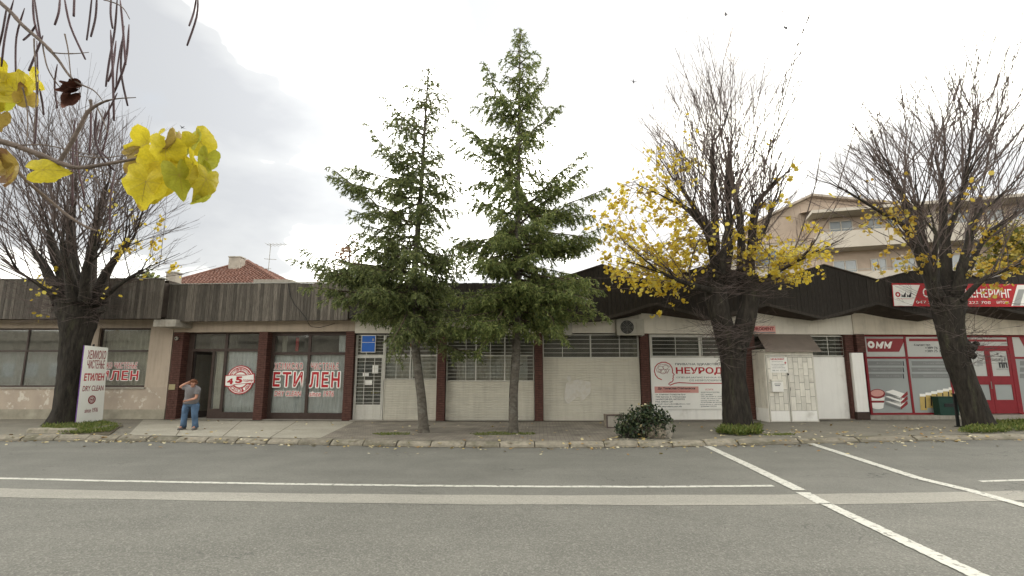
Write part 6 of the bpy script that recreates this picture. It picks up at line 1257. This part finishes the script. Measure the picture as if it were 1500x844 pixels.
def tiles(a, b, c, rows):
    a, b, c = Vector(a), Vector(b), Vector(c); nn = (b - a).cross(c - a).normalized()
    for r in range(rows):
        f0 = r / rows; f1 = (r + 1.25) / rows; p0 = a.lerp(c, f0); p1 = b.lerp(c, f0); L_ = (p1 - p0).length; n = max(1, int(L_ / .22)); up = (c - (a + b) / 2).normalized()
        g = 1 / rows * (c - (a + b) / 2).length * 1.15
        for i in range(n):
            x0 = p0.lerp(p1, i / n); x1 = p0.lerp(p1, (i + .93) / n); xm = (x0 + x1) / 2 + nn * .07; j = nn * (.05 + random.uniform(0, .03)); sh = up * random.uniform(-.02, .02)
            tl.add([x0 + j + sh, xm + j + sh, x1 + j + sh, x0 + up * g + nn * .015, xm + up * g, x1 + up * g + nn * .015, x0 + sh, x1 + sh], [(0, 1, 4, 3), (1, 2, 5, 4), (0, 6, 7, 2, 1)])
tiles(cor[0], cor[1], apx, 20); tiles(cor[1], cor[2], apx, 20)
tl.build('tiles', 'roof_tile', roof, kind='stuff')
rd = MB()
for cc in (cor[0], cor[1]):
    a = Vector(cc); b = Vector(apx); n = 22
    for i in range(n): rd.tube([a.lerp(b, i / n) + Vector((0, 0, .06)), a.lerp(b, (i + .95) / n) + Vector((0, 0, .09))], [.11, .09], 6)
rd.build('ridge_tiles', 'roof_tile', roof, kind='stuff')
ca = H(333.5, 398, Yh + 3.2) - O; cb = H(352.5, 377, Yh + 3.2) - O
ch = MB().box(ca.x, cb.x, 3.2, 3.2 + (cb.x - ca.x) * .8, ca.z - .8, cb.z).build('chimney', 'chimney', roof); MB().box(ca.x - .04, cb.x + .04, 3.16, 3.24 + (cb.x - ca.x) * .8, cb.z + .002, cb.z + .07).build('chimney_cap', 'concrete', hs)
p = H(408, 413, 24); MB().box(-1.2, .6, 0, 2, -1.5, .12).build('roof_vent', 'concrete', hs).location = Vector((p.x, 24, p.z)) - O
# antenna
pa = H(391, 415, 33); an = empty('tv_antenna', (pa.x, 33, pa.z - 1), label='thin television antenna on a mast above the red tiled roof', cat='antenna'); pt = H(391.5, 357, 33)
MB().tube([(0, 0, 0), (.05, 0, pt.z - pa.z + 1)], .022, 5).build('mast', 'metal_grey', an); hh = pt.z - pa.z + .92
MB().tube([(-.2, 0, hh), (1.2, 0, hh)], .016, 4).build('boom', 'metal_grey', an); el_ = MB()
for k in range(6): el_.tube([(-.1 + k * .24, -.5, hh), (-.1 + k * .24, .5, hh)], .011, 4)
el_.tube([(-.3, 0, hh - .95), (.5, 0, hh - 1.0)], .02, 4); el_.tube([(-.45, 0, hh - 1.6), (.2, 0, hh - 1.62)], .02, 4); el_.build('elements', 'metal_grey', an)
# single chimney left
pc = H(249, 415, 26); chn = empty('chimney_stack', (pc.x, 26, 0), label='squat pale chimney poking above the left plank fascia', cat='chimney'); zt_ = H(249, 398, 26).z; MB().box(-.25, .25, 0, .5, 0, zt_ - .06).build('stack', 'chimney', chn); MB().box(-.29, .29, -.04, .54, zt_ - .058, zt_).build('cap', 'concrete', chn)
# distant trees
def far_tree(px, py_top, Y, w, h, n, m, label, name, seed, cw=.25, trunk=True, k=(1, 1)):
    np.random.seed(seed); p = H(px, py_top, Y); t = empty(name, (p.x, Y, 0), label=label, cat='tree'); b = MB(); b.tube([(0, 0, 0), (.1, 0, p.z - h * .5), (0, 0, p.z - .1)], [.2, .12, .02], 6); rs = random.Random(seed)
    for _ in range(26): z = p.z - h * rs.random() * .9; q = rs.uniform(0, 2 * PI); L_ = w * .5 * (.3 + .7 * min(1, (p.z - z) / h * 1.6)); b.tube([(0, 0, z - .3), (L_ * .5 * math.cos(q), L_ * .5 * math.sin(q), z + .1), (L_ * math.cos(q), L_ * math.sin(q), z + .25)], [.04, .025, .008], 3, False)
    b.build('trunk', 'twig', t); c = np.random.rand(n // 28, 3); cz_ = p.z - h * c[:, 0] ** .8; rr = w * .5 * (.12 + .88 * np.minimum(1, (p.z - cz_) / h * 1.5)) * np.sqrt(c[:, 1]); q = c[:, 2] * 2 * PI
    cc = np.stack([rr * np.cos(q), rr * np.sin(q), cz_], 1); X = cc[np.random.randint(len(cc), size=n)] + np.random.normal(scale=(cw, cw, cw), size=(n, 3)); quads('crown', discs(X, np.random.uniform(.05, .11, n) * k[0], 5), m, t, kind='stuff')
far_tree(216, 396, 30, 1.0, 2.2, 900, 'needles', 'dark conifer tip just showing above the left plank fascia', 'conifer_tree', 3)
far_tree(512, 352, 34, 4.2, 5, 1500, 'rust_far', 'thin rusty brown birch crown behind the lower left fir branches', 'birch_tree', 4, .22)
far_tree(1475, 338, 24, 6.5, 7, 9000, 'green_far', 'dense yellow green tree above the banner right of the leaning trunk', 'broadleaf_tree', 5, .3); far_tree(1530, 325, 25, 6, 7, 6000, 'green_far', 'dense yellow green tree at the right edge of the picture', 'broadleaf_tree', 6, .3)
# long apartment house on the right
Yb = 34.0; ang_b = R(-20); pb0 = H(1192, 320, Yb)
ab = empty('apartment_building', (pb0.x, Yb, 0), R(-17), label='large beige apartment building with balconies and low gable roof behind the lime trees', cat='building')
class PL:                      # planes of that building: front face (x along, y=0), local to ab
    rz = R(-17); e = Vector((math.cos(rz), math.sin(rz), 0)); n = Vector((-math.sin(rz), math.cos(rz), 0)); A = Vector((pb0.x, Yb, 0))
    @classmethod
    def at(s, px, py, v=0.0): r = ray(px, py); C = Vector((0, 0, CZ)); t = (v - (C - s.A).dot(s.n)) / r.dot(s.n); p = C + r * t - s.A; return p.dot(s.e), p.z
z_e = PL.at(1192, 318)[1]; Lr = 17.0; z_pk = H(1187, 285, Yb + 3).z
MB().box(0, Lr, .3, 12, 0, z_e - .1).build('wall', 'far_wall', ab)
# lower side wing running left
Lw = 5.6; MB().box(-Lw, -.01, 2.2, 12, 0, z_e - 1.0).build('wall', 'far_white', ab)
g0 = PL.at(1130, 314, 2.1); g1 = PL.at(1187, 290, 2.1); g2 = PL.at(1275, 299, 2.1)
MB().prism([(g0[0] - 1.5, z_e - 1.2), (g2[0] + 1.5, z_e - .9), (g2[0] + 1.5, g2[1] - .3), g2, g1, (g0[0] - 1.5, g0[1] - .8)], 2.1, 11.9).build('gable', 'far_wall', ab)
b = MB(); tk = .18
for (a, c) in (((g0[0] - 1.7, g0[1] - .9), g1), (g1, (g2[0] + 1.7, g2[1] - .35))): b.add([(a[0], 1.6, a[1] + .02), (c[0], 1.6, c[1] + .02), (c[0], 12.3, c[1] + .02), (a[0], 12.3, a[1] + .02), (a[0], 1.6, a[1] + tk), (c[0], 1.6, c[1] + tk), (c[0], 12.3, c[1] + tk), (a[0], 12.3, a[1] + tk)], [(0, 3, 2, 1), (4, 5, 6, 7), (0, 1, 5, 4), (1, 2, 6, 5), (2, 3, 7, 6), (3, 0, 4, 7)])
b.build('roof', 'far_roof', ab)
MB().box(-.4, Lr + .4, -1.3, .6, z_e - .08, z_e + .12).build('eave', 'far_white', ab); MB().add([(-.4, -1.2, z_e + .13), (Lr + .4, -1.2, z_e + .13), (Lr + .4, 5, z_e + 1.6), (-.4, 5, z_e + 1.6)], [(0, 1, 2, 3)]).build('roof_slope', 'far_roof', ab)
st = 2.75
for k in range(2):
    zb_ = z_e - 2.25 - k * st
    bl = MB().box(0, 6.2, -1.15, .3, zb_ - .25, zb_).box(0, 6.2, -1.15, -1.02, zb_ + .001, zb_ + .85).box(0, .12, -1.02, .3, zb_ + .001, zb_ + .85).build('balcony', 'far_white', ab); bl2 = MB().box(6.9, 13, -1.15, .3, zb_ - .25, zb_).box(6.9, 13, -1.15, -1.02, zb_ + .001, zb_ + .85).build('balcony', 'far_white', ab)
    MB().tube([(0, -1.1, zb_ + 1.0), (6.2, -1.1, zb_ + 1.0)], .03, 4).build('rail', 'metal_grey', bl)
    for x0, x1 in ((1.0, 2.3), (3.2, 4.0), (4.4, 5.6), (7.6, 8.9), (9.8, 10.6), (11.2, 12.4), (13.6, 14.8)):
        w_ = MB().box(x0 - .06, x1 + .06, .23, .299, zb_ + .55, zb_ + .61).box(x0 - .06, x1 + .06, .23, .299, zb_ + 1.85, zb_ + 1.91).box(x0 - .06, x0, .23, .299, zb_ + .61, zb_ + 1.85).box(x1, x1 + .06, .23, .299, zb_ + .61, zb_ + 1.85).box((x0 + x1) / 2 - .03, (x0 + x1) / 2 + .03, .23, .299, zb_ + .61, zb_ + 1.85).build('window', 'far_white', ab); MB().box(x0, x1, .27, .29, zb_ + .61, zb_ + 1.85).build('pane', 'far_glass', w_)
MB().box(6.35, 6.75, -.6, .3, 0, z_e - .1).build('pier', 'far_roof', ab)
for k in range(2):
    zb_ = z_e - 2.9 - k * st; w_ = MB().box(-3.6, -2.0, 2.12, 2.19, zb_, zb_ + 1.3).build('window', 'far_white', ab); MB().box(-3.5, -2.1, 2.10, 2.115, zb_ + .1, zb_ + 1.2).build('pane', 'far_glass', w_)
# neighbours across the road, seen only mirrored in the shop glass
for k, (x0, w_, h_, m_) in enumerate(((-64, 36, 4.9, 'mirror_wall'), (-27.2, 40.4, 5.1, 'mirror_wall'), (14, 50, 4.7, 'mirror_wall'))):
    t = empty('opposite_house', (x0, -17, 0), label=('low grey brown house across the road mirrored in the left shop glass', 'low grey brown house across the road mirrored in the middle windows', 'low grey brown house across the road mirrored in the right shop glass')[k], cat='house')
    MB().box(0, w_, -8, 0, 0, h_).build('wall', m_, t); MB().prism([(-.4, h_), (w_ + .4, h_), (w_ - 3, h_ + 1.1), (3, h_ + 1.1)], -8.4, .4).build('roof', 'mirror_wall', t)
    wm = MB().box(0, 1.3, 0, .06, 0, 1.4).mesh('window', 'far_glass'); copies('window', wm, [(1.2 + i * 2.6, .01, 1.2 + j * 2.8) for i in range(int(w_ / 2.6)) for j in range(int(h_ / 2.8))], t)
# birds
for (x, y, Y, roll, s, lab) in ((1063, 21, 22, 25, .36, 'swift bird gliding high above the right lime trees, leftmost of the top pair'), (1151, 41, 24, -15, .36, 'dark bird high above the right lime trees, lower of the top pair'), (928, 120, 40, 10, .45, 'tiny distant bird left of the forked lime crown'), (267, 187, 30, 30, .22, 'tiny bird just above the yellow catalpa leaf cluster')):
    p = H(x, y, Y); t = empty('bird', p, label=lab, cat='bird'); t.rotation_euler = (R(62), R(roll), R(roll * .6)); MB().ell((0, 0, 0), (s * .16, s * .55, s * .15), 8, 6).build('body', 'bird', t)
    for sg in (-1, 1): MB().add([(0, -s * .2, 0), (sg * s * .5, -s * .1, s * .16), (sg * s, s * .35, s * .02), (sg * s * .45, s * .12, s * .12), (0, s * .2, 0), (0, 0, -.01)], [(0, 1, 3, 4), (1, 2, 3), (0, 5, 4)]).build('wing', 'bird', t)
    MB().add([(-s * .06, s * .5, 0), (s * .06, s * .5, 0), (s * .12, s * .85, 0), (-s * .12, s * .85, 0)], [(0, 1, 2, 3)]).build('tail', 'bird', t)
# ================================================================== the person on the apron
def skinned(name, nodes, edges, m, parent, sub=2, root=0):
    me = bpy.data.meshes.new(name); me.from_pydata([n[0] for n in nodes], edges, []); o = bpy.data.objects.new(name, me); COL.objects.link(o)
    md = o.modifiers.new('skin', 'SKIN'); md.use_smooth_shade = True
    for i, n in enumerate(nodes):
        r = n[1] if hasattr(n[1], '__len__') else (n[1], n[1]); me.skin_vertices[0].data[i].radius = r; me.skin_vertices[0].data[i].use_root = (i == root)
    o.modifiers.new('sub', 'SUBSURF').render_levels = sub; o.modifiers['sub'].levels = sub; bpy.context.view_layer.update()
    me2 = bpy.data.meshes.new_from_object(o.evaluated_get(bpy.context.evaluated_depsgraph_get())); bpy.data.objects.remove(o); me2.materials.clear(); me2.materials.append(M[m]); me2.polygons.foreach_set('use_smooth', [True] * len(me2.polygons))
    q = bpy.data.objects.new(name, me2); link(q, parent); return q
pp = G(277, 629.5, PAV); pe = empty('person', pp, label='person in grey t-shirt and blue jeans bending forward with one hand at the head', cat='person')
# x: to the right in the picture, y: away, z: up
Hp = (.0, .0, .80); J = dict(
    pelvis=(-.02, .02, .80), belly=(.02, -.03, .93), chest=(.08, -.14, 1.07), neckb=(.135, -.24, 1.18), neck=(.155, -.28, 1.22), skull=(.19, -.33, 1.275), crown=(.20, -.36, 1.34),
    shL=(-.08, -.15, 1.15), elL=(-.265, -.18, 1.17), wrL=(-.03, -.30, 1.27), shR=(.25, -.20, 1.10), elR=(.24, -.22, .86), wrR=(.09, -.30, .82),
    hipL=(-.13, .02, .76), knL=(-.165, .0, .43), anL=(-.195, .04, .09), hipR=(.10, .02, .76), knR=(.12, -.02, .43), anR=(.145, .03, .09), toL=(-.22, -.10, .045), toR=(.165, -.11, .045))
names = list(J); idx = {n: i for i, n in enumerate(names)}
rad = dict(pelvis=(.13, .10), belly=(.13, .10), chest=(.14, .10), neckb=.055, neck=.05, skull=(.078, .088), crown=.055, shL=.055, elL=.038, wrL=.026, shR=.055, elR=.038, wrR=.026, hipL=.085, knL=.058, anL=.036, hipR=.085, knR=.058, anR=.036, toL=(.035, .025), toR=(.035, .025))
ed = [('pelvis', 'belly'), ('belly', 'chest'), ('chest', 'neckb'), ('neckb', 'neck'), ('neck', 'skull'), ('skull', 'crown'), ('chest', 'shL'), ('shL', 'elL'), ('elL', 'wrL'), ('chest', 'shR'), ('shR', 'elR'), ('elR', 'wrR'), ('pelvis', 'hipL'), ('hipL', 'knL'), ('knL', 'anL'), ('anL', 'toL'), ('pelvis', 'hipR'), ('hipR', 'knR'), ('knR', 'anR'), ('anR', 'toR')]
nodes = [(J[n], rad[n]) for n in names]; edges = [(idx[a], idx[b]) for a, b in ed]
def hand(w, d, s):                               # palm and five fingers grown from the wrist
    wv = Vector(J[w]); d = Vector(d).normalized(); s = Vector(s).normalized(); up = d.cross(s).normalized(); pi = len(nodes); nodes.append((tuple(wv + d * .05), (.030, .016))); edges.append((idx[w], pi))
    for k, (o_, L_) in enumerate(((-.024, .062), (-.008, .072), (.009, .068), (.024, .052))):
        a = wv + d * .075 + s * o_; i = len(nodes); nodes.append((tuple(a), .0095)); nodes.append((tuple(a + d * L_ * .55 - up * .008), .0085)); nodes.append((tuple(a + d * L_ * .9 - up * .026), .007)); edges.extend([(pi, i), (i, i + 1), (i + 1, i + 2)])
    a = wv + d * .03 - s * .030; i = len(nodes); nodes.append((tuple(a), .011)); nodes.append((tuple(a + d * .035 - s * .02), .009)); edges.extend([(idx[w], i), (i, i + 1)])
hand('wrL', (1, -.2, .25), (0, -.6, .8)); hand('wrR', (-1, -.25, -.25), (0, -.8, .5))
body = skinned('body', nodes, edges, 'skin', pe)
# face
fc = Vector(J['skull']); fdir = Vector((.42, -.62, -.66)).normalized(); fs_ = fdir.cross(Vector((0, 0, 1))).normalized(); fu = fs_.cross(fdir)
fb = MB(); fb.ell(fc + fdir * .074 - fu * .01, (.013, .014, .018), 8, 6); fb.build('nose', 'skin', pe, smooth=True)
for s in (-1, 1): MB().ell(fc + fdir * .078 + fs_ * s * .030 + fu * .018 - fdir * .012, (.011, .009, .008), 8, 6).build('eye', 'black_print', pe, smooth=True); MB().ell(fc + fs_ * s * .08 - fu * .005, (.014, .02, .028), 8, 6).build('ear', 'skin', pe, smooth=True)
MB().ell(fc + fdir * .066 - fu * .042, (.022, .010, .006), 8, 6).build('mouth', 'pink_print', pe, smooth=True)
# hair: a shaggy cap of locks
hc = fc - fdir * .012 + fu * .028; cap = MB(); cap.ell(hc, (.082, .088, .085), 16, 12, lambda d: (1 + .10 * noise.noise(d * 5)) if d.dot(fdir) < .35 else .72); hair = cap.build('hair', 'hair', pe, smooth=True)
lk = MB(); rs = random.Random(4)
for _ in range(110):
    d = Vector((rs.gauss(0, 1), rs.gauss(0, 1), rs.gauss(0, 1))).normalized()
    if d.dot(fdir) > .45: continue
    p = hc + Vector((d.x * .076, d.y * .08, d.z * .078)); t_d = (Vector((.35, -.25, -.8)) + d * .5 + Vector((rs.gauss(0, .25), rs.gauss(0, .25), 0))).normalized(); lk.tube([p, p + t_d * .025 + d * .008, p + t_d * .05], [.010, .008, .002], 4)
lk.build('locks', 'hair', hair, kind='stuff')
JJ = {k: Vector(v) for k, v in J.items()}
def loft(mb, rings, n=20, seed=0.0, wob=.03):    # rings: (centre, side vector, depth vector)
    k = len(mb.v)
    for q, (c, a, b) in enumerate(rings):
        for i in range(n):
            w = 2 * PI * i / n; f = 1 + wob * noise.noise(Vector((math.cos(w) * 2, math.sin(w) * 2, q * .7 + seed))); p = Vector(c) + Vector(a) * math.cos(w) * f + Vector(b) * math.sin(w) * f; mb.v.append(tuple(p))
    for q in range(len(rings) - 1):
        for i in range(n): j2 = (i + 1) % n; mb.f.append((k + q * n + i, k + q * n + j2, k + (q + 1) * n + j2, k + (q + 1) * n + i))
    mb.f.append(tuple(k + i for i in range(n - 1, -1, -1))); mb.f.append(tuple(k + (len(rings) - 1) * n + i for i in range(n)))
sl_ = JJ['shL'].lerp(JJ['elL'], .52); sr_ = JJ['shR'].lerp(JJ['elR'], .55); side = (JJ['shR'] - JJ['shL']).normalized(); sh = MB()
def tr_(a, b, f): return a.lerp(b, f)
rg = [((-.03, .0, .70), (.195, 0, 0), (0, .15, 0)), ((-.02, .0, .78), (.195, 0, -.01), (0, .15, .01)), ((.015, -.03, .90), (.190, 0, -.02), (0, .15, .02)), ((.05, -.09, 1.0), (.195, 0, -.03), (0, .145, .05)), ((.08, -.14, 1.08), (.205, 0, -.035), (0, .135, .06)), ((.10, -.19, 1.15), (.185, 0, -.035), (0, .105, .06)), ((.125, -.225, 1.185), (.10, 0, -.02), (0, .075, .05)), ((.137, -.24, 1.195), (.062, 0, -.01), (0, .058, .04))]
loft(sh, rg, 24, 1, .06)
for a, b in ((JJ['shL'], sl_), (JJ['shR'], sr_)):
    ins = tr_(a, JJ['chest'], .35); path = [ins, a, tr_(a, b, .5), b]; sh.tube(smooth_path(path, 3), [.085, .086, .084, .082, .08, .078, .076, .075, .074, .074][:10], 14)
sh.build('shirt', 'shirt', pe, smooth=True)
jn = MB(); loft(jn, [((-.02, .015, .83), (.165, 0, 0), (0, .12, 0)), ((-.02, .02, .76), (.185, 0, 0), (0, .135, 0)), ((-.015, .02, .68), (.195, 0, 0), (0, .135, 0)), ((-.01, .02, .62), (.18, 0, 0), (0, .11, 0))], 20, 3, .04)
for h, k_, a in (('hipL', 'knL', 'anL'), ('hipR', 'knR', 'anR')):
    H_, K_, A_ = JJ[h] + Vector((0, 0, -.06)), JJ[k_], JJ[a]; sx = 1 if h == 'hipR' else -1
    jn_r = [(H_ + Vector((-sx * .01, 0, 0)), .112), (tr_(H_, K_, .35), .106), (tr_(H_, K_, .7), .092), (K_, .082), (tr_(K_, A_, .3), .080), (tr_(K_, A_, .6), .078), (tr_(K_, A_, .85), .080), (A_ + Vector((0, 0, -.035)), .084)]
    loft(jn, [(c, (r, 0, 0), (0, r * .98, 0)) for c, r in jn_r], 18, 5 + sx, .10)
jn.build('jeans', 'jeans', pe, smooth=True)
for a, b in (('anL', 'toL'), ('anR', 'toR')):
    p = JJ[a]; q = JJ[b]; sb_ = MB(); d = (q - p); d.z = 0; d.normalize(); s = Vector((-d.y, d.x, 0)); c0 = Vector((p.x, p.y, 0)) - d * .05; n = 14; vs = []
    for (k, hgt) in ((1.0, 0.0), (1.02, .03), (.95, .06), (.6, .09)):
        for i in range(n): w = 2 * PI * i / n; e_ = c0 + d * (.10 + .145 * k * math.cos(w)) + s * .048 * k * math.sin(w); vs.append((e_.x, e_.y, hgt * (1 if math.cos(w) < .2 else .72)))
    fs = [(r * n + i, r * n + (i + 1) % n, (r + 1) * n + (i + 1) % n, (r + 1) * n + i) for r in range(3) for i in range(n)] + [tuple(range(n))[::-1], tuple(3 * n + i for i in range(n))]; sb_.add(vs, fs).build('shoe', 'shoe', pe, smooth=True)
# faded print on the shirt front
pr = MB(); cc = JJ['chest'].lerp(JJ['belly'], .35) + Vector((0, -.118, .0)); vs = []; 
for i in range(5):
    for j in range(5): x = (i - 2) * .035; z = (j - 2) * .03; vs.append((cc.x + x + z * .35, cc.y - .035 + x * x * 2.2 + z * (-.55), cc.z + z - x * .25))
pr.add(vs, [(i * 5 + j, (i + 1) * 5 + j, (i + 1) * 5 + j + 1, i * 5 + j + 1) for i in range(4) for j in range(4)]); pr.build('shirt_print', 'print_purple', pe)
